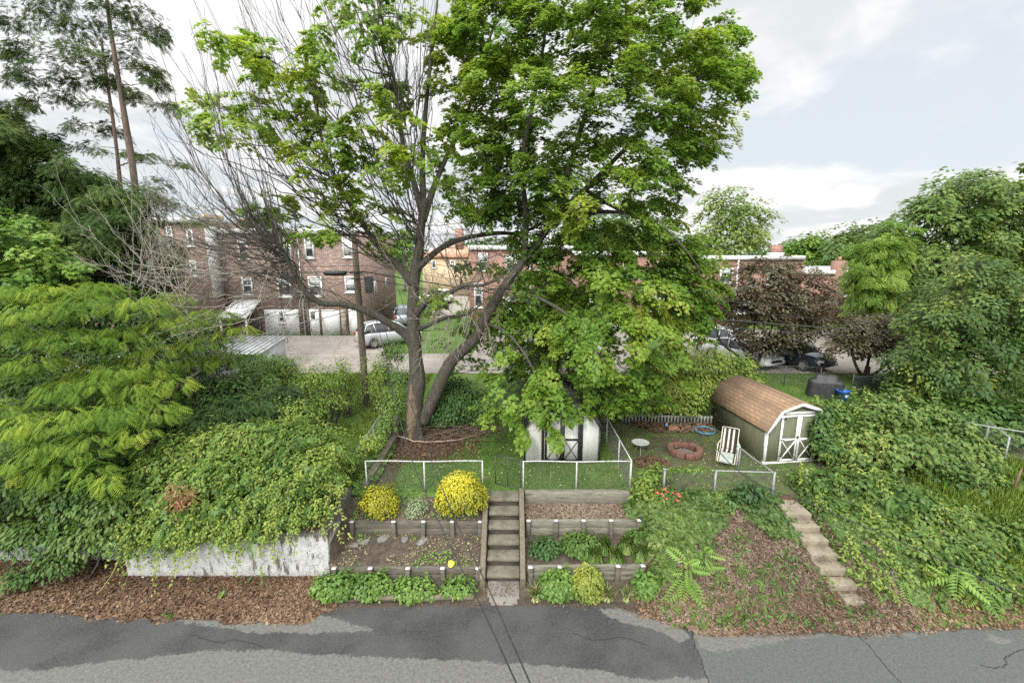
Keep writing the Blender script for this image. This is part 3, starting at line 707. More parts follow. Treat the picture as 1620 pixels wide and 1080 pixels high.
# ================================================================ things in the fire pit yard
red = surf('red_block', (.085, .04, .027), (.15, .07, .047), 9, .9, 0, .5, 5, (1, 1, 1), (.09, .05, .035), .03)
fp = G(1083, 716); o = thing('fire_pit', 'ring of reddish blocks forming a fire pit on the thin grass', 'fire pit', fp)
for k in range(11):
    a = k * 2 * math.pi / 11 + .1; c = (.5 * math.cos(a), .5 * math.sin(a), .1)
    M().prism([(-.13, -.1), (.13, -.1), (.15, .09), (-.15, .09)][::1], 'z', -.11, .1 + .012 * math.sin(k * 2.1)).build('block', red, o, True, bevel=.02)
for k, ch in enumerate([c for c in o.children]):
    a = k * 2 * math.pi / 11 + .1; ch.location = (.5 * math.cos(a), .5 * math.sin(a), .1); ch.rotation_euler = (0, 0, a - math.pi / 2)
b = M(); b.lathe([(.0, .03), (.25, .035), (.45, .02)], 20); b.build('ash_bed', surf('ash', (.07, .055, .045), (.16, .13, .11), 30, .95, 0, .6), o, True)
tb = G(1012, 718); o = thing('side_table', 'small round metal side table on thin legs by the fire pit', 'table', tb)
b = M().lathe([(.0, .43), (.27, .43), (.3, .445), (.3, .46), (.275, .448), (.0, .445)], 28).build('table_top', surf('table_mesh', (.36, .38, .36), (.46, .48, .46), 60, .5, .2), o, True, True)
M().lathe([(.07, .30), (.1, .33), (.16, .41), (.2, .43)], 20).build('collar', MT['galv'], o, True, True)
for k in range(3):
    a = k * 2.094 + .4; M().tube(catmull([(.1 * math.cos(a), .1 * math.sin(a), .34), (.13 * math.cos(a), .13 * math.sin(a), .2), (.2 * math.cos(a), .2 * math.sin(a), 0)], 4), .012, 6).build('leg', MT['galv'], o, True, True)
# reclining garden chair
def stripemat():
    t = NT('striped_cushion'); co = t.n('ShaderNodeTexCoord'); s = t.n('ShaderNodeSeparateXYZ'); t.l(co.outputs['Object'], s.inputs[0])
    f = t.math('FRACT', t.math('ADD', t.math('MULTIPLY', s.outputs[0], 6.0), .25)); m1 = t.step(f, .22, .28); m2 = t.math('SUBTRACT', m1, t.step(f, .82, .88))
    f3 = t.math('FRACT', t.math('ADD', t.math('MULTIPLY', s.outputs[0], 22.0), .25)); thin = t.math('MULTIPLY', t.step(f3, .75, .8), .35)
    col = t.mix(t.math('MAXIMUM', m2, thin), (.46, .42, .36), (.03, .024, .02)); t.bsdf(col, .9, 0, .2, t.noise(50, 3), .3, .01); return t.done()
ch0 = G(1150, 728); o = thing('lounge_chair', 'reclining garden chair with brown and cream striped cushion and draped pale cloth', 'chair', ch0, R(-30))
bamboo = surf('cream_frame', (.36, .325, .26), (.48, .44, .36), 15, .5)
strp = stripemat()
def pad(P, wd, th, name, m, par, tuft=4):
    P = catmull(P, 6); T = unit(np.gradient(P, axis=0)); nrm = np.cross(T, np.array([1., 0, 0])); b = M(); k = len(P); nx = 7; v = []
    for sgn in (1, -1):
        for i in range(k):
            e = math.sin(math.pi * min(1, max(0, i / (k - 1)))) ** .35 if 0 < i < k - 1 else .25
            tt = .72 + .28 * abs(math.sin(i / (k - 1) * math.pi * tuft))
            for j in range(nx):
                u = j / (nx - 1) * 2 - 1; q = (1 - abs(u) ** 4) * .75 + .25
                v.append(P[i] + np.array([u * wd / 2, 0, 0]) + nrm[i] * sgn * th / 2 * e * tt * q)
    f = []
    for s_ in range(2):
        for i in range(k - 1):
            for j in range(nx - 1):
                a = s_ * k * nx + i * nx + j; q = (a, a + 1, a + nx + 1, a + nx); f.append(q if s_ else q[::-1])
    n = k * nx
    for i in range(k - 1): f += [(i * nx, (i + 1) * nx, n + (i + 1) * nx, n + i * nx), (i * nx + nx - 1, n + i * nx + nx - 1, n + (i + 1) * nx + nx - 1, (i + 1) * nx + nx - 1)]
    for j in range(nx - 1): f += [(j, n + j, n + j + 1, j + 1), ((k - 1) * nx + j, (k - 1) * nx + j + 1, n + (k - 1) * nx + j + 1, n + (k - 1) * nx + j)]
    return b.add(v, f).build(name, m, par, True, True)
pad([(0, -.18, .42), (0, .1, .38), (0, .24, .40)], .5, .09, 'seat_cushion', strp, o, 2)
pad([(0, .26, .42), (0, .42, .75), (0, .6, 1.12)], .5, .09, 'back_cushion', strp, o, 4)
for x in (-.3, .3):
    M().tube(catmull([(x, -.62, .16), (x, -.2, .37), (x, .26, .36), (x, .43, .75), (x, .61, 1.16)], 5), .02, 7).build('side_rail', bamboo, o, True, True)
    M().tube(catmull([(x * 1.22, -.3, .0), (x * 1.22, -.26, .3), (x * 1.22, -.2, .58), (x * 1.22, .1, .62), (x * 1.15, .4, .6), (x, .46, .72)], 5), .022, 7).build('arm', bamboo, o, True, True)
    M().tube(catmull([(x, .38, .62), (x, .3, .3), (x, .42, .0)], 5), .016, 7).build('leg', bamboo, o, True, True)
    M().tube(catmull([(x, -.3, .02), (x, .05, .025), (x, .42, .02)], 5), .014, 7).build('foot_rail', bamboo, o, True, True)
b = M(); b.tube([(-.29, .61, 1.16), (.29, .61, 1.16)], .017, 7); b.tube([(-.29, -.62, .16), (.29, -.62, .16)], .017, 7); b.build('crossbar', bamboo, o, True, True)
pad([(0, -.2, .41), (0, -.42, .32), (0, -.66, .2)], .48, .07, 'footrest_pad', surf('pale_pad', (.19, .215, .19), (.28, .31, .27), 5, .9), o, 1)
o.scale = (.86, .86, .86)
# cloth over the right arm
b = M(); n = 14; v = []
for i in range(n):
    t = i / (n - 1)
    for j in range(11):
        s_ = j / 10; a = (s_ - .42) * 1.1
        x = .36 + (.045 * math.copysign(1, a) if abs(a) > .08 else a * .55); z = .645 - max(0, abs(a) - .07) * (.75 + .25 * math.sin(t * 5))
        v.append((x + .03 * math.sin(t * 11 + s_ * 3), -.2 + t * .52, z + .012 * math.sin(t * 19 + s_ * 7)))
cl = b.add(v, [(i * 11 + j, i * 11 + j + 1, (i + 1) * 11 + j + 1, (i + 1) * 11 + j) for i in range(n - 1) for j in range(10)]).build('draped_cloth', surf('pale_cloth', (.33, .39, .35), (.45, .5, .45), 6, .9), None, True, True)
cl.location = ch0; cl.scale = (.86, .86, .86); cl.rotation_euler = (0, 0, R(-30)); sm = cl.modifiers.new('thick', 'SOLIDIFY'); sm.thickness = .01
tag(cl, 'pale green cloth draped over the arm of the striped chair', 'cloth')
# blue hoop, bricks, planter
hp = G(1115, 683)
a = np.arange(33) * 2 * math.pi / 32
o = thing('wading_pool', 'small blue rimmed ring lying on the grass beside the green shed', 'ring', hp)
M().tube(np.stack([.37 * np.cos(a), .34 * np.sin(a), .07 + .02 * np.sin(a)], 1), .032, 8, False).build('rim', surf('blue_plastic', (.03, .13, .2), (.06, .19, .28), 9, .4), o, True, True)
M().lathe([(.0, .015), (.3, .02), (.34, .06)], 24).build('liner', surf('dark_liner', (.03, .035, .03), (.1, .085, .06), 12, .8), o, True, True)
brick_red = surf('old_brick', (.24, .11, .07), (.34, .17, .11), 14, .85)
for (px, py, rz, lab, sz, tilt) in ((1064, 680, .05, 'single reddish block lying flat among dead leaves by the picket fence', (.36, .18, .14), 0), (1036, 664, .7, 'tilted red plank leaning on the ground at the end of the picket fence', (.42, .16, .06), .3)):
    q = G(px, py); bb = M().obox((0, 0, sz[2] / 2), sz).build('brick_block', brick_red, None, True, bevel=.01); bb.location = q; bb.rotation_euler = (0, tilt, rz); bb.location.z += tilt * .2
    tag(bb, lab, 'block', 'loose blocks by the picket fence')
q = G(1054, 675); o = tag(M().lathe([(.0, 0), (.05, 0), (.055, .1), (.02, .14), (.02, .17), (0, .17)], 12, q).build('spray_bottle', surf('blue_bottle', (.1, .3, .5), (.14, .36, .56), 9, .4), smooth=True), 'tiny pale blue bottle standing by the reddish block', 'bottle')
# covered grill and blue bin
q = W(1306, 612, 20.6); q[2] = float(gh(q[0], q[1]))
o = thing('covered_grill', 'barbecue grill under a black fabric cover in the bare yard', 'grill', q, R(-25))
b = M(); n = 40; a = np.arange(n) * 2 * math.pi / n; prof = [(1.0, 0.0), (1.02, .2), (.98, .5), (.97, .74), (.93, .84), (.66, .88), (.62, 1.04), (.5, 1.1), (.0, 1.12)]; v = []
for k, (r, z) in enumerate(prof):
    for t in a:
        c, s_ = math.cos(t), math.sin(t); m_ = (abs(c) ** 6 + abs(s_) ** 6) ** (-1 / 6); fold = 1 + .035 * math.sin(t * 9 + k) * (1 - z / 1.2)
        v.append((c * m_ * r * .72 * fold, s_ * m_ * r * .33 * fold, z * .95 + .02 * math.sin(t * 4)))
f = [(k * n + j, k * n + (j + 1) % n, (k + 1) * n + (j + 1) % n, (k + 1) * n + j) for k in range(len(prof) - 1) for j in range(n)]
b.add(v, f).build('fabric_cover', surf('black_cover', (.012, .012, .013), (.03, .03, .032), 4, .6, 0, .6), o, True, True)
M().lathe([(0, 1.03), (.06, 1.03), (.07, 1.1), (.05, 1.16), (0, 1.17)], 12, (-.15, 0, 0)).build('top_knob', MT['black'], o, True, True)
q = W(1333, 626, 19.9); q[2] = float(gh(q[0], q[1]))
o = thing('recycling_bin', 'bright blue plastic recycling bin beside the covered grill', 'bin', q)
blue = surf('blue_bin', (.01, .09, .42), (.02, .12, .5), 8, .4)
M().lathe([(.0, 0), (.2, 0), (.245, .52), (.275, .53), (.275, .56), (.235, .56), (.2, .06), (0, .05)], 24).build('tub', blue, o, True, True)
M().box(-.07, .07, -.262, -.222, .28, .40).build('emblem_patch', surf('pale_mark', (.35, .42, .6), (.42, .5, .66), 20), o, True)
flat = surf('flat_stone', (.10, .095, .085), (.18, .17, .15), 8, .9, 0, .5)
for k, (px, py, s_) in enumerate(((575, 856, .2), (607, 851, .22), (640, 853, .16), (560, 862, .15), (668, 857, .17))):
    q = G(px, py); n = 9; a = np.arange(n) * 2 * math.pi / n; r = s_ * (1 + .3 * (vnoise(np.stack([a, np.full(n, k * 3.3), np.zeros(n)], 1) * 2) - .5))
    st = M().prism([(r[i] * math.cos(a[i]), r[i] * .6 * math.sin(a[i])) for i in range(n)], 'z', -.03, .035).build('flat_stone', flat, None, True, bevel=.012); st.location = q; st.rotation_euler = (.05, .04 * k, k)
    tag(st, ('flat stone below the second post of the golden shrub bed', 'largest flat stone in the bare bed under the small golden shrub', 'flat stone below the variegated bush', 'leftmost flat stone in the bare bed by the concrete wall', 'rightmost flat stone in the bare bed')[k], 'stone', 'flat stones in the bare bed')
# trash and a yellow cup on the beds
q = G(228, 913); tag(M().obox((0, 0, 0), (.12, .07, .03)).build('scrap_carton', MT['white'], None, True, bevel=.008), 'scrap of white packaging at the foot of the concrete wall', 'litter').location = q + (0, 0, .02)
q = G(718, 893); o = thing('yellow_cup', 'bright yellow cup lying tipped in the bare bed', 'cup', q)
M().lathe([(.0, 0), (.05, 0), (.085, .14), (.078, .14), (.045, .012), (0, .012)], 18).build('cup_body', surf('yellow_plastic', (.72, .55, .03), (.8, .64, .06), 8, .4), o, True, True)
o.rotation_euler = (R(50), R(-50), 0); o.location.z += .05
# ================================================================ brick row houses across the back alley
BR1 = brickmat('brown_brick', ((.19, .10, .075), (.11, .058, .045), (.32, .23, .19)), (.33, .29, .25), .3, .1)
BR2 = brickmat('red_brick', ((.23, .09, .06), (.15, .055, .04), (.30, .17, .12)), (.30, .25, .22), .26, .09)
roofmat = surf('pale_flat_roof', (.36, .36, .36), (.48, .48, .475), 1.5, .8, 0, .1)
def glassmat():
    t = NT('window_glass'); n = t.noise(1.3, 2); t.bsdf(t.mix(t.step(n, .4, .6), (.03, .038, .045), (.10, .115, .12)), .06, 0, .6); return t.done()
GL = glassmat()
blind = surf('pale_blind', (.40, .41, .40), (.52, .53, .51), 6, .8)
stone = surf('rubble_stone', (.12, .10, .08), (.30, .26, .21), 5, .9, 0, .6, 4, (1, 1, 1), (.2, .17, .13), .05)
class Front:
    def __init__(s, o, Y): s.o, s.Y = o, Y
    def xz(s, px, py): p = W(px, py, s.Y); return p[0], p[2]
    def rect(s, r):
        (x0, z1), (x1, z0) = s.xz(r[0], r[1]), s.xz(r[2], r[3]); return x0, x1, z0, z1
    def window(s, r, bl=.5, name='window'):
        x0, x1, z0, z1 = s.rect(r); Y = s.Y; f = .11; b = M()
        b.box(x0, x0 + f, Y - .06, Y + .05, z0, z1); b.box(x1 - f, x1, Y - .06, Y + .05, z0, z1)
        b.box(x0 + f, x1 - f, Y - .06, Y + .05, z1 - f, z1); b.box(x0 + f, x1 - f, Y - .06, Y + .05, z0, z0 + f)
        zm = (z0 + z1) / 2; b.box(x0 + f, x1 - f, Y - .045, Y + .05, zm - .04, zm + .04)
        wn = b.build(name, MT['white'], s.o)
        M().box(x0 + f, x1 - f, Y - .025, Y - .005, z0 + f, z1 - f).build('pane', GL, wn)
        if bl: M().box(x0 + f + .02, x1 - f - .02, Y - .035, Y - .027, z1 - f - (z1 - z0 - 2 * f) * bl, z1 - f - .003).build('blind', blind, wn)
        M().box(x0 - .06, x1 + .06, Y - .1, Y + .03, z0 - .1, z0 - .004).build('sill', MT['white'], wn)
def house(label, x0, x1, Y, dep, z0, zr, brick, fascia=.32, group='brick row houses across the back alley'):
    o = thing('brick_rowhouse', label, 'house', ((x0 + x1) / 2, Y, z0), 0, group)
    M().box(x0, x1, Y, Y + dep, z0 - .3, zr).build('wall', brick, o)
    rf = M().box(x0 - .02, x1 + .02, Y - .12, Y + dep + .1, zr + .003, zr + .16).build('roof', roofmat, o)
    M().box(x0 - .03, x1 + .03, Y - .2, Y - .122, zr + .16 - fascia, zr + .2).build('gutter', MT['white'], rf)
    return o, rf
def chimney(rf, x, y, z0, h, wd, brick):
    c = M().box(x - wd / 2, x + wd / 2, y - wd / 2, y + wd / 2, z0, z0 + h).build('chimney', brick, rf)
    return c
Y = 35.0; zr = W(450, 366, Y)[2]; xa, xm, xb = W(345, 450, Y)[0], W(479, 450, Y)[0], W(573, 450, Y)[0]
hA, rA = house('left half of the brown brick house pair, with a white awning over its porch', xa, xm, Y, 10, 2.1, zr, BR1)
F = Front(hA, Y)
F.window((375, 378, 394, 409), .35); F.window((441, 376, 462, 409), .5); F.window((382, 438, 401, 465), .2); F.window((438, 438, 462, 469), .3)
x0, x1, z0, z1 = F.rect((418, 489, 476, 535)); M().box(x0, x1, Y - .08, Y - .004, 2.1, z1).build('siding_panel', MT['vinyl'], hA)
F2 = Front(hA, Y - .09); F2.window((440, 493, 452, 510), 0)
x0, x1, z0, z1 = F.rect((372, 479, 416, 498)); b = M()
b.prism([(Y - 2.3, z0), (Y - 2.25, z0 + .18), (Y - .02, z1 + .25), (Y - .02, z1 + .15)], 'x', x0, x1).build('awning', MT['white'], hA)
b = M(); b.box(x0 + .3, x1 - .2, Y - .05, Y - .01, 2.1, z0 + .1).build('porch_shade', surf('dark_porch', (.02, .02, .022), (.05, .045, .04), 4), hA)  # dark panel stands in for the shaded porch entrance under the awning
for x in (x0 + .1, x1 - .1): M().box(x - .05, x + .05, Y - 2.2, Y - 2.1, 2.1, z0 + .05).build('porch_post', MT['white'], hA)
chimney(rA, *W(387, 362, Y + 3)[:2], zr + .16, .95, .7, BR2)
hB, rB = house('right half of the brown brick house pair, with a white door and stone pillar', xm + .004, xb, Y, 10, 2.1, zr - .02, BR1)
F = Front(hB, Y)
for r, bl in (((473 + 8, 376, 498, 408), .6), ((541, 375, 559, 407), .9), ((487, 437, 511, 468), .5), ((545, 437, 564, 462), .8)): F.window(r, bl)
x0, x1, z0, z1 = F.rect((508.5, 490, 540, 533)); M().box(x0, x1, Y - .08, Y - .004, 2.1, z1).build('siding_panel', MT['vinyl'], hB)
x0, x1, z0, z1 = F.rect((486, 489, 508, 533)); dr = M().box(x0, x1, Y - .1, Y - .004, 2.1, z1).build('door', MT['white'], hB)
M().box(x0 + .3, x1 - .3, Y - .115, Y - .102, z1 - .75, z1 - .2).build('pane', GL, dr)
x0, x1, z0, z1 = F.rect((541, 489, 551, 533)); M().box(x0, x1, Y - .35, Y - .004, 2.1, z1).build('stone_pillar', stone, hB)
x0, x1, z0, z1 = F.rect((551.5, 489, 570, 533)); M().box(x0, x1, Y - .08, Y - .004, 2.1, z1).build('garage_panel', MT['vinyl'], hB)
for px in (477.5, 481.5, 484.5):
    x = W(px, 450, Y)[0]; M().tube([(x, Y - .12, 2.1), (x, Y - .12, zr - .2 if px < 479 else 5.0)], .05, 8).build('downpipe', MT['white'] if px < 479 else MT['timber'], hB)
for y0, z0, wd, ht in ((38.2, 5.1, .5, 1.1), (41.5, 5.4, .45, .9), (38.2, 8.2, .6, 1.2)):
    wn = M().box(xb + .003, xb + .06, y0 - wd / 2, y0 + wd / 2, z0, z0 + ht).build('side_window', MT['white'], hB)
    M().box(xb + .061, xb + .07, y0 - wd / 2 + .1, y0 + wd / 2 - .1, z0 + .1, z0 + ht - .1).build('pane', GL, wn)
# house further left, standing a little forward
Yl = 33.6; zl = W(260, 349, Yl)[2]; xl0, xl1 = W(60, 430, Yl)[0], W(331, 430, Yl)[0]
hL, rL = house('brown brick house standing forward behind the dark evergreens', xl0, xl1, Yl, 11, 2.1, zl, BR1)
F = Front(hL, Yl); F.window((294, 359, 308, 389), .4); F.window((262, 358, 276, 388), .4); F.window((300, 412, 313, 436), .3); F.window((200, 360, 214, 390), .4)
M().box(xl1 + .003, xl1 + .05, Yl + .03, Y - .01, 5.2, zl - .35).build('side_panel', MT['white'], hL)
M().box(xl1 - .3, xl1 + .06, Yl + .35, Yl + 2.4, zl + .165, zl + .5).build('parapet', surf('tan_parapet', (.36, .27, .16), (.46, .35, .22), 3), hL)
# houses behind the maple and stepping down to the right
Yc = 38.0
def mid(label, pa, pb, row, brick, Yc, dep=10):
    z = W((pa + pb) / 2, row, Yc)[2]; return house(label, W(pa, 440, Yc)[0], W(pb, 440, Yc)[0] - .01, Yc, dep, 2.1, z, brick) + (Front(None, Yc), z)
hC, rC, F, z = mid('red brick row house with a railed deck behind the maple limbs', 742, 905, 392, BR2, Yc); F.o = hC
for r in ((756, 400, 772, 428), (800, 402, 822, 430), (750, 447, 764, 486), (796, 470, 824, 490), (846, 458, 872, 487), (850, 402, 868, 428)): F.window(r, .4)
x0, x1, z0, z1 = F.rect((798, 492, 842, 514))
M().box(x0, x1, Yc - 2.2, Yc - .01, z0 - .25, z0 - .05).build('deck_floor', MT['timber'], hC)
b = M(); b.box(x0, x1, Yc - 2.2, Yc - 2.12, z1 - .08, z1)
for k in np.arange(x0, x1, .16): b.box(k, k + .05, Yc - 2.18, Yc - 2.13, z0 - .04, z1 - .085)
b.build('deck_railing', surf('grey_rail', (.34, .32, .29), (.45, .43, .4), 5), hC)
for x in (x0 + .1, x1 - .1): M().box(x - .07, x + .07, Yc - 2.2, Yc - 2.06, 2.1, z0 - .26).build('deck_post', MT['timber'], hC)
xp = W(839, 450, Yc)[0]; M().tube([(xp, Yc - .1, 2.1), (xp, Yc - .1, z)], .07, 8).build('downpipe', MT['white'], hC)
chimney(rC, W(812, 380, 41)[0], 41, z + .16, 1.0, .7, BR2)
hD, rD, F, z = mid('red brick row house mostly hidden by the maple crown', 905, 1098, 401, BR2, Yc); F.o = hD
for r in ((925, 410, 945, 438), (985, 412, 1004, 440), (1040, 414, 1058, 442), (930, 465, 950, 490), (1030, 468, 1050, 493)): F.window(r, .5)
x0, x1, z0, z1 = F.rect((960, 510, 1030, 545)); M().box(x0, x1, Yc - .08, Yc - .004, 2.1, z1).build('garage_door', MT['vinyl'], hD)
Yd = 40.0
hE, rE, F, z = mid('red brick house with white roof edge behind the purple leaved tree', 1098, 1268, 408, BR2, Yd); F.o = hE
for r in ((1140, 424, 1158, 448), (1215, 426, 1232, 450), (1168, 470, 1186, 496)): F.window(r, .4)
M().tube([(W(1166, 430, Yd)[0], Yd - .1, 2.1), (W(1166, 430, Yd)[0], Yd - .1, z)], .08, 8).build('downpipe', MT['white'], hE)
cx = W(1227, 400, Yd + 2)[0]; c = chimney(rE, cx, Yd + 2, z + .16, .95, .8, BR2)
M().box(cx - .5, cx + .5, Yd + 1.5, Yd + 2.5, z + .163, z + .45).build('chimney_base', MT['white'], rE)
hF, rF, F, z = mid('lower red brick house with white window and tall chimney at far right', 1268, 1500, 431, BR2, Yd, 15); F.o = hF
for r in ((1334, 441, 1350, 469), (1398, 446, 1416, 472), (1450, 446, 1466, 472)): F.window(r, .0)
cx = W(1326, 440, Yd)[0]; c = M().box(cx - .45, cx + .45, Yd - .3, Yd + .5, 2.1, z + 1.0).build('chimney', BR2, hF)
M().lathe([(.0, 0), (.14, 0), (.12, .35), (0, .35)], 10, (cx, Yd + .1, z + 1.0)).build('chimney_pot', surf('terracotta', (.35, .15, .08), (.42, .2, .11), 6), c)
# tan house down the side street
Yt = 64.0; x0, x1 = W(668, 420, Yt)[0], W(752, 420, Yt)[0]; zt = W(700, 407, Yt)[2]; zk = W(700, 386, Yt)[2]
o = thing('tan_house', 'distant tan house with peach hipped roof down the side street', 'house', ((x0 + x1) / 2, Yt, 2.5))
M().box(x0, x1, Yt, Yt + 9, 2.4, zt).build('wall', surf('tan_render', (.38, .28, .17), (.46, .35, .23), 2), o)
b = M(); xm_ = (x0 + x1) / 2; v = [(x0 - .4, Yt - .4, zt), (x1 + .4, Yt - .4, zt), (x1 + .4, Yt + 9.4, zt), (x0 - .4, Yt + 9.4, zt), (xm_ - 1.5, Yt + 4.5, zk), (xm_ + 1.5, Yt + 4.5, zk)]
rf = b.add(v, [(0, 1, 5, 4), (1, 2, 5), (2, 3, 4, 5), (3, 0, 4), (3, 2, 1, 0)]).build('roof', surf('peach_shingle', (.40, .21, .13), (.5, .28, .18), 3), o)
chimney(rf, W(727, 380, Yt + 3)[0], Yt + 3, zk - 1.2, 3.4, 1.1, BR2)
F = Front(o, Yt)
for r in ((683, 412, 690, 424), (712, 412, 720, 424)): F.window(r, 0)

# ================================================================ metal sheds in the left yard
q = W(415, 560, 24.0)
o = thing('metal_shed', 'small grey metal shed with a ribbed roof behind the leafy shrubs', 'shed', (q[0], 24.0, 2.0))
x0, x1 = W(352, 560, 24)[0], W(430, 560, 24)[0]; ze = W(440, 560, 23)[2]; zk = W(405, 533, 25.8)[2]
gm = surf('grey_metal', (.30, .31, .31), (.42, .43, .43), 2, .5, .4, .1)
M().prism([(23.0, 1.8), (25.8, 1.8), (25.8, zk - .05), (23.0, ze - .05)], 'x', x0 + .12, x1 - .12).build('walls', clad('ribbed_wall', (.32, .33, .33), (.42, .43, .42), .22, 0), o)
b = M(); b.prism([(22.8, ze), (25.9, zk), (25.9, zk + .04), (22.8, ze + .04)], 'x', x0, x1)
rf = b.build('roof', gm, o)
b = M()
for x in np.arange(x0 + .04, x1, .3): b.beam((x, 22.79, ze + .07), (x, 25.9, zk + .07), .05, .06)
b.build('roof_rib', gm, rf)
q = W(325, 592, 19.5); xs0, xs1 = W(225, 592, 18.6)[0], W(405, 592, 18.6)[0]; zs = W(325, 602, 18.4)[2]
o = thing('flat_roof_shed', 'low shed with a flat grey felt roof among the dark shrubs', 'shed', (q[0], 19.6, 1.7))
M().box(xs0 + .15, xs1 - .15, 18.6, 20.4, 1.5, zs - .1).build('walls', MT['timber'], o)
M().box(xs0, xs1, 18.4, 20.6, zs - .097, zs).build('roof', surf('grey_felt', (.13, .13, .135), (.2, .2, .2), 3, .9), o)
q = W(322, 590, 19.0); 
o = thing('orange_flower', 'tiny orange blossom above the flat grey shed roof', 'flower', q)
M().tube([(0, 0, -.35), (0, 0, 0)], .01, 5).build('stem', surf('green_stem', (.05, .09, .02), (.07, .12, .03), 9), o, True)
b = M()
for k in range(6):
    a = k * 1.047; b.add([(0, 0, 0), (.05 * math.cos(a - .4), .05 * math.sin(a - .4), .05), (.1 * math.cos(a), .1 * math.sin(a), .06), (.05 * math.cos(a + .4), .05 * math.sin(a + .4), .05)], [(0, 1, 2, 3)])
b.build('petal_ring', surf('orange_petal', (.6, .16, .03), (.7, .22, .05), 9), o, True)

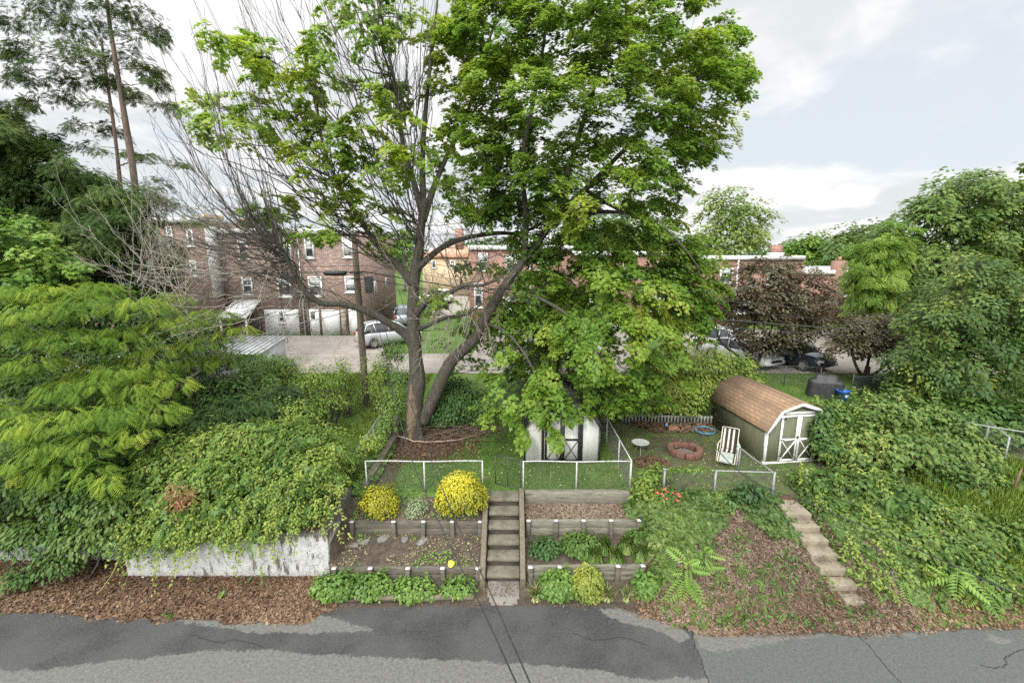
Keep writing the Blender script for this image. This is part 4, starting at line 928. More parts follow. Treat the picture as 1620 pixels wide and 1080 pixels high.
# ================================================================ cars
tyre = surf('tyre_rubber', (.012, .012, .012), (.025, .025, .025), 20, .8); rimm = surf('alloy', (.4, .4, .41), (.5, .5, .5), 9, .3, .8)
cglass = NT('car_glass'); cglass.bsdf((.012, .015, .018), .05, 0, .6); cglass = cglass.done()
lampw = NT('lamp_lens'); lampw.bsdf((.6, .6, .6), .15); lampw = lampw.done(); lampr = NT('tail_lens'); lampr.bsdf((.3, .01, .01), .2); lampr = lampr.done()
def paint(name, c, metal=.0):
    t = NT(name); b = t.bsdf(t.mix(t.step(t.noise(2, 3), .3, .7), c, tuple(q * .88 for q in c)), .3, metal, .5); b.inputs['Coat Weight'].default_value = .7; b.inputs['Coat Roughness'].default_value = .05; return t.done()
def car(label, loc, rz, pm, suv):
    o = thing('parked_car', label, 'car', loc, rz, 'cars parked off the back alley')
    if suv: hs = [(-2.2, .7), (-2.15, 1.0), (-2.0, 1.08), (-.8, 1.05), (.9, 1.03), (1.2, 1.0), (1.9, .9), (2.2, .74), (2.25, .6)]; gp = [(-2.05, 1.06), (-1.75, 1.6), (-1.2, 1.7), (.0, 1.7), (.35, 1.63), (1.2, 1.03)]
    else: hs = [(-2.3, .6), (-2.25, .9), (-2.0, 1.0), (-1.4, 1.01), (-.5, .96), (.9, .95), (1.4, .9), (2.0, .78), (2.25, .66), (2.3, .5)]; gp = [(-1.75, 1.0), (-1.0, 1.38), (-.5, 1.44), (.1, 1.43), (.4, 1.37), (1.25, .93)]
    b = M(); v = []; ys = np.linspace(hs[0][0], hs[-1][0], 41); H = np.interp(ys, *zip(*hs)); n = len(ys)
    for y, h in zip(ys, H):
        e = abs(y / ys[-1]); wd = .9 * (1 - .16 * max(0, e - .75) / .25)
        zb = .24 + .1 * max(0, e - .85) / .15
        for wy in (-1.38, 1.38):
            if abs(y - wy) < .37: zb = max(zb, .24 + math.sqrt(max(0, .37 ** 2 - (y - wy) ** 2)) + .04)
        zb = min(zb, h - .12)
        half = [(0, zb), (wd * .97, zb), (wd, zb + (h - zb) * .45), (wd * .97, h - .09), (wd * .86, h - .01), (wd * .5, h + .015), (0, h + .025)]
        sec = half + [(-x, z) for x, z in half[-2:0:-1]]
        v += [(x, y, z) for x, z in sec]
    k = 12; f = [(i * k + j, i * k + (j + 1) % k, (i + 1) * k + (j + 1) % k, (i + 1) * k + j) for i in range(n - 1) for j in range(k)] + [tuple(range(k))[::-1], tuple((n - 1) * k + j for j in range(k))]
    body = b.add(v, f).build('body', pm, o, True, True)
    gy = np.linspace(gp[0][0], gp[-1][0], 22); gz = np.interp(gy, *zip(*gp)); hz = np.interp(gy, *zip(*hs)) - .05
    b = M(); v = []
    for y, z, h in zip(gy, gz, hz):
        t = (z - h) / .7; wt = .8 - .2 * t
        v += [(-.8, y, h), (-wt, y, z - .02), (-wt * .6, y, z + .01), (wt * .6, y, z + .01), (wt, y, z - .02), (.8, y, h)]
    b.add(v, [(i * 6 + j, i * 6 + j + 1, (i + 1) * 6 + j + 1, (i + 1) * 6 + j) for i in range(21) for j in range(5)]).build('windows', cglass, o, True, True)
    b = M(); v = []; ry = np.linspace(gp[1][0] - .05, gp[4][0] + .1, 14); rz_ = np.interp(ry, *zip(*gp)); rh = np.interp(ry, *zip(*hs))
    for y, z, h in zip(ry, rz_, rh):
        wt = .815 - .2 * (z - h) / .7
        v += [(-wt, y, z - .05), (-wt, y, z + .01), (-wt * .6, y, z + .035), (wt * .6, y, z + .035), (wt, y, z + .01), (wt, y, z - .05)]
    b.add(v, [(i * 6 + j, i * 6 + j + 1, (i + 1) * 6 + j + 1, (i + 1) * 6 + j) for i in range(13) for j in range(5)]).build('roof', pm, o, True, True)
    b = M()
    for s_ in (-1, 1):
        for (y0, z0), (y1, z1) in ((gp[0], gp[1]), (gp[4], gp[5]), ((-.25, 1.0), (-.3, gp[2][1] - .03)), ((-1.15, 1.0), (-1.3, gp[1][1] + (.03 if suv else -.08)))):
            lo = .81; b.tube([(s_ * lo, y0, z0 - .02), (s_ * (.81 - .2 * (z1 - z0) / .7), y1, z1)], .035, 6)
    b.build('pillar', pm, o, True, True)
    for x in (-.83, .83):
        for y in (-1.38, 1.38):
            wh = M(); s_ = 1 if x > 0 else -1; a = np.arange(24) * 2 * math.pi / 24; pr = [(.2, -.1), (.3, -.1), (.325, -.07), (.325, .07), (.3, .1), (.2, .1)]
            v = [(x + q * s_, y + r * math.cos(t), .33 + r * math.sin(t)) for r, q in pr for t in a]
            wh.add(v, [(i * 24 + j, i * 24 + (j + 1) % 24, (i + 1) * 24 + (j + 1) % 24, (i + 1) * 24 + j) for i in range(5) for j in range(24)])
            w_ = wh.build('wheel', tyre, o, True, True)
            rm = M()
            v = [(x + .085 * s_, y + .2 * math.cos(t), .33 + .2 * math.sin(t)) for t in a] + [(x + .06 * s_, y, .33)]
            rm.add(v, [(j, (j + 1) % 24, 24) for j in range(24)]).build('rim', rimm, w_, True)
    for x in (-.62, .62):
        M().obox((x, 2.13 if suv else 2.17, .72 if suv else .65), (.34, .16, .13), rotz(-.25 if x > 0 else .25)).build('headlight', lampw, o, True, False, .03)
        M().obox((x * 1.06, -2.13 if suv else -2.2, .88 if suv else .82), (.26, .12, .22 if suv else .13)).build('tail_light', lampr, o, True, False, .02)
        M().obox((x * 1.55, .75, 1.02), (.16, .09, .12)).build('wing_mirror', pm, o, True, False, .03)
    M().obox((0, 2.2 if suv else 2.25, .52), (.9, .12, .14)).build('grille', MT['black'], o, True, False, .02)
    return o
q = W(617, 545, 31.5); car('silver wagon parked in front of the brown brick houses behind the big trunk', (q[0] - .1, 31.6, float(gh(q[0], 31.6))), R(-52), paint('silver_paint', (.42, .43, .44), .3), True)
q = W(1257, 580, 25.6); car('dark blue sedan parked nose out beside the purple leaved tree', (q[0], 26.2, float(gh(q[0], 26.2))), R(205), paint('dark_blue_paint', (.012, .018, .03)), False)
q = W(1135, 560, 28.3); car('white car parked among the purple leaved tree trunks', (q[0] + .8, 28.6, float(gh(q[0], 28.6))), R(215), paint('white_car_paint', (.68, .68, .68)), True)
q = W(1200, 565, 25.0); car('white and black car half hidden by the bright hedge', (q[0] - .2, 26.6, float(gh(q[0], 26.6))), R(205), paint('pale_grey_paint', (.55, .56, .57)), False)
q = W(612, 500, 39); car('pale grey car beyond the silver wagon', (q[0] + 1.2, 40.2, float(gh(q[0], 40))), R(12), paint('grey_blue_paint', (.20, .23, .25), .3), True)
q = W(690, 455, 56); car('pale car parked far down the side street', (q[0], 56, float(gh(q[0], 56))), R(60), paint('off_white_paint', (.6, .6, .58)), True)

# ================================================================ utility pole and wires
pg = G(580, 642); ptop = 9.1
o = thing('utility_pole', 'brown wooden utility pole with a dark equipment box in the left yard', 'utility pole', pg)
M().tube([pg + (0, 0, -.2), pg + (-.02, 0, 2), pg + (-.05, 0, 5), (pg[0] - .07, pg[1], ptop)], [.15, .145, .135, .12], 14).build('shaft', surf('pole_wood', (.10, .075, .055), (.2, .16, .125), 5, .9, 0, .5, 5, (4, 4, .4), (.06, .045, .035)), o, smooth=True)
bx = W(577, 450, pg[1] - .1); M().box(bx[0] + .02, bx[0] + .3, pg[1] - .2, pg[1] + .12, W(577, 463, pg[1])[2], W(577, 437, pg[1])[2]).build('equipment_box', surf('grey_box', (.05, .055, .06), (.09, .095, .1), 6), o, bevel=.02)
for row in (400, 432, 441): z = W(577, row, pg[1])[2]; M().tube([(pg[0] - .3, pg[1] - .17, z), (pg[0] + .25, pg[1] - .17, z)], .022, 6).build('bracket', MT['black'], o)
cable = surf('black_cable', (.012, .012, .013), (.03, .03, .03), 20, .6)
def wire(label, P, r=.012, n=14): return tag(M().tube(catmull(P, n), r, 6).build('overhead_cable', cable, smooth=True), label, 'cable', 'overhead cables')
py_ = pg[1] - .18
wire('thick black cable running left from the pole across the brick house', [W(-500, 470, py_ - 1), W(0, 440, py_), W(300, 433, py_), W(577, 430, py_)], .025)
wire('upper thin wire running left from the pole above the thick cable', [W(-500, 400, py_ - 1), W(0, 412, py_), W(300, 424, py_), W(577, 420, py_)], .012)
wire('lower thin wire running left from the pole below the thick cable', [W(-500, 490, py_ - 1), W(0, 455, py_), W(300, 446, py_), W(577, 441, py_)], .012)
a = W(515, 432, py_); b_ = W(545, 432, py_)
tag(M().tube([a + (-.1, 0, 0), a, b_, b_ + (.1, 0, 0)], [.03, .11, .11, .03], 12).build('splice_case', MT['black'], smooth=True), 'black cylindrical splice case hanging on the cable left of the pole', 'splice case')
for lab, r, rows in (('top thin wire crossing in front of the purple leaved trees', .013, (400, 444, 477, 502, 512, 522)), ('second thin wire crossing in front of the purple leaved trees', .011, (420, 462, 492, 514, 520, 528)),
                     ('thick wire crossing in front of the purple leaved trees', .026, (430, 475, 507, 526, 534, 545)), ('lowest wire crossing in front of the purple leaved trees', .018, (441, 486, 518, 537, 546, 556))):
    wire(lab, [W(x, y, py_ + i * .25) for i, (x, y) in enumerate(zip((577, 860, 1160, 1440, 1650, 1900), rows))], r)
wire('left service cable sagging from the pole over the road to the viewer', [W(575, 428, py_), W(604, 540, 16.6), W(643, 700, 11.5), W(700, 837, 8.6), W(759, 955, 6.6), W(817, 1080, 4.8), W(905, 1270, 2.6)], .012)
wire('right service cable sagging from the pole over the road to the viewer', [W(578, 424, py_), W(622, 560, 16.2), W(672, 700, 11.7), W(722, 826, 8.8), W(767, 918, 7.0), W(839, 1080, 4.8), W(935, 1270, 2.6)], .012)
wire('cable slanting down across the right vine bank to the frame edge', [W(820, 470, 24), W(1053, 631, 17), W(1169, 745, 12), W(1280, 795, 10.3), W(1450, 868, 8.4), W(1620, 945, 6.9), W(1900, 1075, 5)], .012)
wire('pale drop wire crossing the left trees above the flat roofed shed', [W(-200, 690, 11), W(0, 641, 13), W(180, 575, 15.5), W(330, 535, 17.5), W(577, 432, py_)], .009)
# ================================================================ leaf shapes
def fanleaf(half, tip):
    pts = [(0, -.02)] + half + [tip] + [(-x, y) for x, y in half[::-1]]
    return np.array([(x, y, -.22 * (x * x * 1.5 + max(0, y - .3) ** 2)) for x, y in pts]), [tuple(range(len(pts)))]
MAPLE = fanleaf([(.1, -.08), (.46, .0), (.27, .2), (.52, .44), (.2, .44)], (0, .95))
IVY = fanleaf([(.2, -.08), (.4, .12), (.3, .35)], (0, .85))
OVAL = (np.array([(0, 0, 0), (.27, .28, .07), (.22, .66, .05), (0, 1, -.06), (-.22, .66, .05), (-.27, .28, .07)]), [(0, 1, 2, 3), (0, 3, 4, 5)])
SLIM = (np.array([(0, 0, 0), (.13, .35, .03), (0, 1, -.12), (-.13, .35, .03)]), [(0, 1, 2, 3)])
def frond(np_, ln, wd, droop=.35, ang=1.0):
    v = [(-.012, 0, 0), (.012, 0, 0), (.006, 1, -droop), (-.006, 1, -droop)]; f = [(0, 1, 2, 3)]
    for k in range(np_):
        t = .14 + .84 * k / (np_ - 1); z = -droop * t * t; l = ln * (math.sin(math.pi * (.16 + .78 * t)) ** .7)
        for s in (-1, 1):
            dx, dy = s * math.sin(ang) * l, math.cos(ang) * l; i = len(v)
            v += [(0, t, z), (dx * .5 - s * 0, t + dy * .5 - wd / 2, z + .01), (dx, t + dy, z - .25 * l), (dx * .5, t + dy * .5 + wd / 2, z + .01)]
            f.append((i, i + 1, i + 2, i + 3))
    return np.array(v), f
FROND = frond(8, .40, .088, .3, 1.1)
SUMAC = frond(8, .34, .11, .35, 1.1)
SPRAY = frond(5, .42, .2, .3, .9)
COMPOUND = frond(5, .5, .2, .35, 1.0)
BLADE = (np.array([(-.035, 0, 0), (.035, 0, 0), (.022, .55, .05), (0, 1, .25), (-.022, .55, .05)]), [(0, 1, 2, 3, 4)])
FLAKE = (np.array([(0, -.5, 0), (.32, -.1, .12), (.22, .35, .1), (0, .5, -.05), (-.22, .35, .14), (-.32, -.1, .05)]), [(0, 1, 2, 3), (0, 3, 4, 5)])

def rdir(n): return unit(rng.normal(size=(n, 3)))
def leaves(mb, shape, pos, nrm, tip, size, rnd, sv=.3):
    n = len(pos); sz = size * (1 + sv * (rng.random(n) * 2 - 1)); return mb.inst(shape[0], shape[1], pos, basis(nrm, tip), sz, np.clip(rnd, .001, 1))
def clusters(mb, shape, cen, rad, per, size, up=.7, droop=.5, spray=.3, crnd=None, flat=.35, origin=None):
    """each cluster is a handful of tilted flat sprays of leaves; returns the spray centres"""
    cen = np.asarray(cen, float); rad = np.asarray(rad, float); n = len(cen); sprs = []
    if rad.ndim == 1: rad = np.stack([rad, rad, rad * .75], 1)
    crnd = rng.random(n) if crnd is None else np.asarray(crnd)
    per = np.broadcast_to(np.asarray(per), (n,)); ns = np.maximum(2, (rad[:, 0] / spray * 3.2).astype(int))
    ci = np.repeat(np.arange(n), ns); d = rdir(len(ci)); rr = rng.random(len(ci)) ** .45
    sc = cen[ci] + d * rr[:, None] * rad[ci]; out = d.copy()
    if origin is not None: out = unit(d * .6 + unit(sc - np.asarray(origin)) * .8)
    sn = unit(np.array([0, 0, 1.]) * up + out * .45 + rdir(len(ci)) * .22); stip = unit(out * np.array([1, 1, .3]) + np.array([0, 0, -droop * .5]) + rdir(len(ci)) * .3)
    pl = np.maximum(3, (per[ci] / ns[ci] * (.5 + rng.random(len(ci)))).astype(int)); si = np.repeat(np.arange(len(ci)), pl); m = len(si)
    Bs = basis(sn, stip); th = rng.random(m) * 2 * math.pi; q = rng.random(m) ** .6 * spray
    loc = np.stack([np.cos(th) * q * .8, np.sin(th) * q * 1.2, rng.normal(size=m) * spray * flat * .45 - q * q / spray * .28], 1)
    pos = sc[si] + np.einsum('nij,nj->ni', Bs[si], loc)
    tip = np.einsum('nij,nj->ni', Bs[si], np.stack([np.cos(th), np.sin(th) + .8, np.full(m, -droop)], 1)) + rdir(m) * .45
    nr = sn[si] + rdir(m) * .38
    leaves(mb, shape, pos, nr, tip, size, .6 * crnd[ci][si] + .4 * rng.random(m))
    return sc, ci
def blobs(mb, shape, bl, dens, size, up=.5, droop=.5, depth=.3, lump=.28, crnd=None, nmin=.0, freq=2.2, ground=True, vary=.35):
    """leaves over the skin of joined lumpy mounds; bl rows (x, y, z, rx, ry, rz)"""
    bl = np.asarray(bl, float)
    for k, (x, y, z, rx, ry, rz) in enumerate(bl):
        area = 4 * math.pi * (((rx * ry) ** 1.6 + (rx * rz) ** 1.6 + (ry * rz) ** 1.6) / 3) ** (1 / 1.6)
        n = int(area * dens * .75); d = rdir(n); d = d[d[:, 2] > -.55]; n = len(d); r = np.array([rx, ry, rz])
        lf = 1 + lump * (vnoise(d * freq + k * 9.1 + 50) - .5) * 2 + lump * .5 * (vnoise(d * freq * 2.7 + k * 3.3 + 90) - .5) * 2
        dep = rng.random(n) ** 1.8 * depth
        p = np.array([x, y, z]) + d * r * lf[:, None] - d * dep[:, None] + rng.normal(size=(n, 3)) * size * .25
        keep = np.ones(n, bool)
        for j, q in enumerate(bl):
            if j != k: keep &= (((p - q[:3]) / np.maximum(q[3:] - depth * .6, .05)) ** 2).sum(1) > .8
        if ground: keep &= p[:, 2] > gh(p[:, 0], p[:, 1]) - .02
        p = p[keep]; d = d[keep]; n = len(p)
        if n == 0: continue
        nr = unit(d / r) ; nr = unit(nr * .6 + np.array([0, 0, up]) + rdir(n) * .4)
        tip = unit(d * np.array([1, 1, .2]) + np.array([0, 0, -droop]) + rdir(n) * .55)
        c = vnoise(p * 1.3 + 20) * .75 + .25 * vnoise(p * 5.) ; cc = np.clip((c - .5) * 1.6 + .5, 0, 1)
        leaves(mb, shape, p, nr, tip, size, (1 - vary) * cc + vary * rng.random(n))
def bez(a, b, c, n=10): t = np.linspace(0, 1, n)[:, None]; return (1 - t) ** 2 * np.asarray(a) + 2 * t * (1 - t) * np.asarray(b) + t * t * np.asarray(c)
def wob(P, s): P = np.array(P); n = len(P); e = rng.normal(size=(n, 3)) * s; e[0] = 0; return P + e
class Tree:
    """trunk and limbs drawn by hand; finer branches reach from the nearest limb to each clump of leaves"""
    def __init__(s): s.t = M(); s.b = M(); s.nodes = []; s.nr = []
    def limb(s, pts, r0, r1, n=12, pw=1.0, jit=.0):
        P = catmull(pts, 7); k = len(P); u = np.linspace(0, 1, k); r = r0 + (r1 - r0) * u ** pw
        if jit: P = wob(P, jit)
        s.t.tube(P, r * (1 + .06 * np.sin(u * 23 + r0 * 40)), n); s.nodes += list(P); s.nr += list(r); return P
    def reach(s, cen, r=.022, droop=.1, sub=None, ci=None, subr=.006, minr=0, bias=(0, 0, -.6), keep=1.0):
        for i, c in enumerate(np.asarray(cen)):
            Nn = np.array(s.nodes); dd = np.linalg.norm((Nn - c) * np.array([1, 1, 1.15]), axis=1) + np.where(Nn[:, 2] > c[2] + .3, 1.2, 0); j = int(dd.argmin()); a = Nn[j]
            d = np.linalg.norm(c - a); rr = min(max(r * (.4 + d * .3), .008), s.nr[j] * .8); mid = (a + c) / 2 + np.array([0, 0, droop * d]) + rng.normal(size=3) * d * .07
            P = wob(bez(a, mid, c, max(5, int(d * 3) + 4)), d * .008); s.b.tube(P, np.linspace(rr, .005, len(P)), 5, False)
            s.nodes += list(P[1:]); s.nr += list(np.linspace(rr, .006, len(P))[1:])
            if sub is not None:
                for q in sub[ci == i]:
                    if rng.random() > keep: continue
                    g = P[rng.integers(len(P) // 2, len(P))]; Q = bez(g, (g + q) / 2 + np.array([0, 0, .05]), q, 4); s.b.tube(Q, np.linspace(subr, .002, 4), 3, False)
BARK = lambda n, c1, c2, c3: surf(n, c1, c2, 5, .92, 0, .9, 6, (3.5, 3.5, .7), c3, .05)
bark_maple = BARK('maple_bark', (.034, .028, .022), (.085, .072, .057), (.05, .052, .025))
bark_grey = BARK('grey_bark', (.09, .08, .068), (.18, .165, .145), (.12, .11, .08))
bark_red = BARK('reddish_bark', (.09, .062, .047), (.17, .12, .092), (.08, .06, .046))
bark_dark = BARK('dark_bark', (.03, .025, .02), (.07, .058, .045), (.04, .04, .025))
twigm = surf('dead_twig', (.15, .13, .105), (.28, .25, .21), 9, .9)
darktwig = surf('dark_twig', (.034, .029, .024), (.085, .074, .061), 5, .9)

# ================================================================ the big maple
base = G(655, 690); MY = base[1]
o_maple = thing('maple_tree', 'huge maple with a forked trunk, half bare dead branches and half dense green crown', 'tree', base)
T = Tree(); Wm = lambda a: [W(x, y, MY + d) for x, y, d in a]
b0 = base + (0, 0, -.15)
tr = T.limb([b0] + Wm([(656, 640, 0), (660, 600, 0), (657, 560, 0), (655, 530, 0), (653, 490, 0), (656, 440, .1), (662, 404, .1), (666, 360, .1), (672, 315, .2)]), .40, .14, 18, .55)
T.t.tube(catmull([base + (-.35, -.25, -.1), base + (-.2, -.1, .25), base + (-.05, 0, .9)], 4), [.2, .18, .1, .1, .1, .1, .1, .1, .05], 8)
T.t.tube(catmull([base + (.4, -.3, -.12), base + (.2, -.12, .2), base + (.05, 0, .8)], 4), [.16, .16, .1, .1, .1, .1, .1, .1, .05], 8)
lr = T.limb(Wm([(668, 668, .05), (688, 625, 0), (713, 573, -.1), (749, 538, -.1), (764, 510, -.1), (777, 487, 0), (797, 453, .1), (829, 413, .2), (852, 381, .4), (880, 345, .6), (925, 300, .9), (985, 262, 1.2)]), .26, .09, 14, .8)
ll = T.limb(Wm([(652, 545, 0), (640, 528, -.1), (600, 502, -.5), (572, 489, -.8), (540, 481, -1.1), (508, 479, -1.4), (482, 460, -1.7), (462, 425, -1.9), (444, 395, -2.1), (425, 370, -2.3)]), .17, .045, 12, .8)
lu = T.limb(Wm([(652, 450, 0), (636, 425, .1), (612, 405, .2), (590, 377, .3), (566, 342, .5), (535, 290, .7), (510, 225, .8), (500, 150, .9)]), .15, .03, 10)
lm = T.limb(Wm([(657, 500, 0), (668, 484, -.2), (685, 470, -.4), (710, 463, -.6), (735, 451, -.8), (760, 452, -1.0), (790, 440, -1.2)]), .14, .04, 10)
ln = T.limb(Wm([(660, 425, 0), (678, 408, .2), (702, 390, .5), (735, 377, .8), (785, 369, 1.2), (828, 367, 1.6), (880, 340, 2.0)]), .13, .05, 10)
ls = T.limb(Wm([(657, 520, 0), (672, 517, -.3), (704, 503, -.7), (735, 497, -1.0), (765, 480, -1.3)]), .10, .025, 8)
up1 = T.limb(Wm([(668, 345, .1), (655, 290, 0), (638, 230, -.1), (632, 190, -.2), (622, 120, -.3), (606, 40, -.4), (590, -60, -.5)]), .11, .02, 9)
up2 = T.limb(Wm([(670, 330, .2), (668, 260, .3), (672, 190, .5), (680, 110, .6), (690, 20, .8), (700, -90, 1)]), .12, .025, 9)
up3 = T.limb(Wm([(670, 350, .1), (685, 300, .4), (708, 245, .8), (735, 190, 1.2), (760, 110, 1.6), (785, 20, 2.0), (800, -90, 2.2)]), .12, .025, 9)
cr1 = T.limb(Wm([(829, 413, .2), (832, 340, -.2), (826, 260, -.5), (842, 170, -.9), (860, 70, -1.2), (872, -50, -1.4)]), .12, .03, 9)
cr2 = T.limb(Wm([(880, 345, .6), (902, 260, .6), (930, 170, .4), (960, 70, .2), (985, -60, 0)]), .11, .03, 9)
cr3 = T.limb(Wm([(925, 300, .9), (1000, 225, 1.3), (1062, 165, 1.5), (1125, 110, 1.6), (1175, 70, 1.6)]), .09, .02, 8)
cr4 = T.limb(Wm([(880, 345, .6), (950, 335, 0), (1020, 345, -.6), (1075, 385, -1.0), (1110, 430, -1.2)]), .09, .02, 8)
cr5 = T.limb(Wm([(797, 453, .1), (850, 470, -.8), (900, 500, -1.6), (940, 545, -2.2), (965, 590, -2.5)]), .08, .02, 8)
cr6 = T.limb(Wm([(764, 510, -.1), (800, 525, -.8), (830, 560, -1.5), (855, 610, -2.0), (870, 650, -2.3)]), .06, .015, 7)
cr7 = T.limb(Wm([(925, 300, .9), (975, 330, 2.2), (1040, 360, 3.2), (1090, 400, 3.6)]), .08, .02, 8)
# --- leafy clumps, right hand crown
crown = [(690, -150), (1130, -150), (1145, 10), (1190, 30), (1178, 85), (1222, 110), (1205, 150), (1150, 165), (1176, 215), (1112, 262), (1098, 330), (1108, 400), (1142, 495), (1085, 545), (1062, 610), (1000, 652), (930, 640), (900, 660), (872, 700), (840, 690), (838, 625), (812, 600), (835, 560), (868, 510), (880, 430), (850, 330), (770, 330), (735, 250), (715, 140), (700, 40)]
def fill(poly, n, cy, depth, edge=70, mind=30):
    x0, x1 = min(p[0] for p in poly), max(p[0] for p in poly); y0, y1 = min(p[1] for p in poly), max(p[1] for p in poly); o = []; tries = 0
    while len(o) < n and tries < n * 60:
        tries += 1; x, y = rng.uniform(x0, x1), rng.uniform(y0, y1); dd = poly_dist(np.array([x]), np.array([y]), poly)[0]
        if dd < 14: continue
        h = depth * min(1, dd / edge) ** .5; u = rng.uniform(-1, 1); Yq = cy(x, y) + h * math.copysign(abs(u) ** .7, u)
        p = W(x, y, Yq)
        if any(abs(p[0] - q[0]) + abs(p[1] - q[1]) + abs(p[2] - q[2]) < mind / 50 for q in o[-300:]): continue
        if p[2] < 2.9: continue
        o.append(p)
    return np.array(o)
cc = fill(crown, 350, lambda x, y: MY + .6 - max(0, (y - 470)) / 90, 3.6, 120, 34)
low = np.array([W(x, y, 13.6 + d) for x, y, d in ((840, 640, .2), (880, 620, .3), (868, 672, -.1), (900, 650, .2), (850, 612, .5), (878, 700, -.2), (812, 640, .4), (790, 610, .9), (775, 590, 1.3), (805, 660, .2), (860, 590, .8), (910, 600, .6), (940, 620, .5), (965, 640, .3), (760, 640, 1.2), (820, 690, -.1), (930, 655, .6), (980, 610, .8), (1010, 640, .9), (770, 665, .5), (800, 560, 1.5), (1040, 600, .9), (1080, 570, 1.2), (1110, 540, 1.6), (1000, 575, .6), (1060, 640, 1.0), (1095, 605, 1.3), (960, 575, .4), (1030, 560, 1.0), (1120, 510, 1.8), (1010, 615, .6), (1050, 575, .8), (935, 590, .2), (1130, 490, 2), (1115, 460, 2), (1100, 430, 2), (1085, 520, 1.5), (1110, 380, 2.5))])
leaf_top = leafmat('maple_leaf', ((.034, .078, .012), (.055, .115, .016), (.08, .15, .02), (.12, .19, .026), (.19, .22, .035)), .55, .45, gain=(2.0, 1.78, 1.9))
mb = M(); ctr = W(900, 350, MY + .8)
rad = rng.uniform(.48, .85, len(cc)); s1, c1 = clusters(mb, MAPLE, cc, rad, (rad * 500).astype(int), .13, .75, .6, .34, None, .3, ctr)
rad2 = rng.uniform(.26, .42, len(low)); s2, c2 = clusters(mb, MAPLE, low, rad2, 125, .135, .75, .7, .28, rng.uniform(.2, .85, len(low)), .3, ctr)
# --- bright young sprays on the left
left = [(372, 70, 50, 26), (330, 62, 28, 18), (430, 112, 46, 30), (405, 85, 30, 22), (340, 172, 42, 24), (365, 205, 44, 20), (310, 207, 26, 16), (425, 205, 40, 34), (395, 165, 36, 20), (298, 150, 16, 10), (505, 85, 28, 30), (500, 140, 42, 34), (488, 170, 30, 36), (520, 210, 50, 30), (480, 245, 36, 30), (545, 245, 40, 34), (560, 290, 40, 30), (530, 325, 50, 30), (600, 330, 40, 30), (430, 335, 34, 26), (408, 350, 26, 20), (470, 365, 42, 22), (455, 320, 20, 20), (520, 370, 40, 16), (590, 385, 34, 22), (605, 165, 46, 30), (570, 190, 30, 30), (640, 215, 40, 34), (620, 140, 50, 26), (590, 60, 36, 20), (570, 20, 50, 24), (640, 30, 50, 26), (500, 60, 20, 20), (700, 100, 40, 40), (680, 60, 40, 30), (720, 155, 42, 40), (728, 190, 36, 36), (715, 215, 30, 24), (760, 245, 40, 40), (735, 290, 40, 24), (690, 250, 34, 24), (640, 280, 50, 24), (610, 260, 40, 20), (780, 300, 40, 30), (790, 160, 50, 40), (760, 60, 50, 40), (815, 230, 45, 40), (850, 300, 45, 40), (720, 300, 40, 20), (690, 470, 26, 22), (740, 520, 22, 30), (720, 330, 26, 16), (775, 340, 30, 20), (700, 480, 20, 14), (460, 110, 20, 14)]
lc = []; lrad = []
for x, y, a, b_ in left:
    Yq = MY + rng.uniform(-2.6, .4) if x < 680 else MY + rng.uniform(-1.6, 1.6); lc.append(W(x, y, Yq)); sc = Yq / 700; lrad.append((a * sc * 1.25, (a + b_) / 2 * sc * 1.25, b_ * sc * 1.2))
lc = np.array(lc); lrad = np.array(lrad); s3, c3 = clusters(mb, MAPLE, lc, lrad, (lrad[:, 0] * lrad[:, 2] * 600 + 80).astype(int), .138, .8, .55, .27, rng.uniform(.45, 1, len(lc)), .3)
cc2 = fill([(745, 470), (790, 440), (870, 410), (905, 470), (905, 600), (850, 625), (800, 600), (760, 560)], 46, lambda x, y: MY + 1.0, 1.8, 60, 24); cc3 = fill([(690, 300), (880, 300), (880, 420), (800, 400), (720, 345)], 30, lambda x, y: MY + .8, 1.6, 60, 26)
side = np.array([W(x, y, MY + d) for x, y, d in ((1080, 350, 0), (1090, 400, -.4), (1100, 440, .3), (1125, 485, -.2), (1092, 480, -.8), (1060, 450, -1.2), (1050, 505, -1.2), (1070, 420, .6), (1040, 395, -.8), (1118, 508, .4), (1062, 545, -.8), (1020, 470, -1.6), (1010, 530, -1.8), (985, 500, -1), (1040, 350, 1), (1085, 300, .6), (1100, 520, -1), (960, 470, -1.6), (930, 520, -1.8), (1085, 565, -.6), (1030, 440, 1), (975, 430, -1.8), (1110, 460, 1.2), (1130, 455, .6), (1115, 420, .2), (1130, 410, .8), (1105, 385, .8), (1140, 440, 1), (950, 400, -.5), (990, 395, -.5))])
s6, c6 = clusters(mb, MAPLE, side, rng.uniform(.45, .65, len(side)), 250, .138, .75, .6, .32, rng.uniform(.15, .8, len(side)), .3, ctr); T.reach(side, .02, .05, s6, c6, .005)
cc4 = fill([(770, 385), (900, 372), (1000, 385), (1010, 440), (905, 520), (800, 540), (760, 470)], 76, lambda x, y: MY + .6, 1.6, 60, 26)
low2 = np.array([W(x, y, MY + d) for x, y, d in ((760, 420, 1.5), (800, 430, 1.8), (840, 440, 1.6), (880, 430, .4), (730, 420, 2), (810, 390, 2), (780, 470, 1.8), (860, 480, .8), (850, 540, .8), (820, 585, 1.0), (760, 575, 1.2), (720, 590, 1), (640, 600, 1.2), (628, 640, .6), (700, 545, .6), (735, 560, .8), (770, 545, .4), (740, 500, .6), (790, 560, .5), (800, 500, 1.0), (840, 520, 1.2), (820, 470, 1.3))])
s4, c4 = clusters(mb, MAPLE, low2, np.full(len(low2), .42), 90, .15, .7, .6, .27, rng.uniform(0, .5, len(low2)))
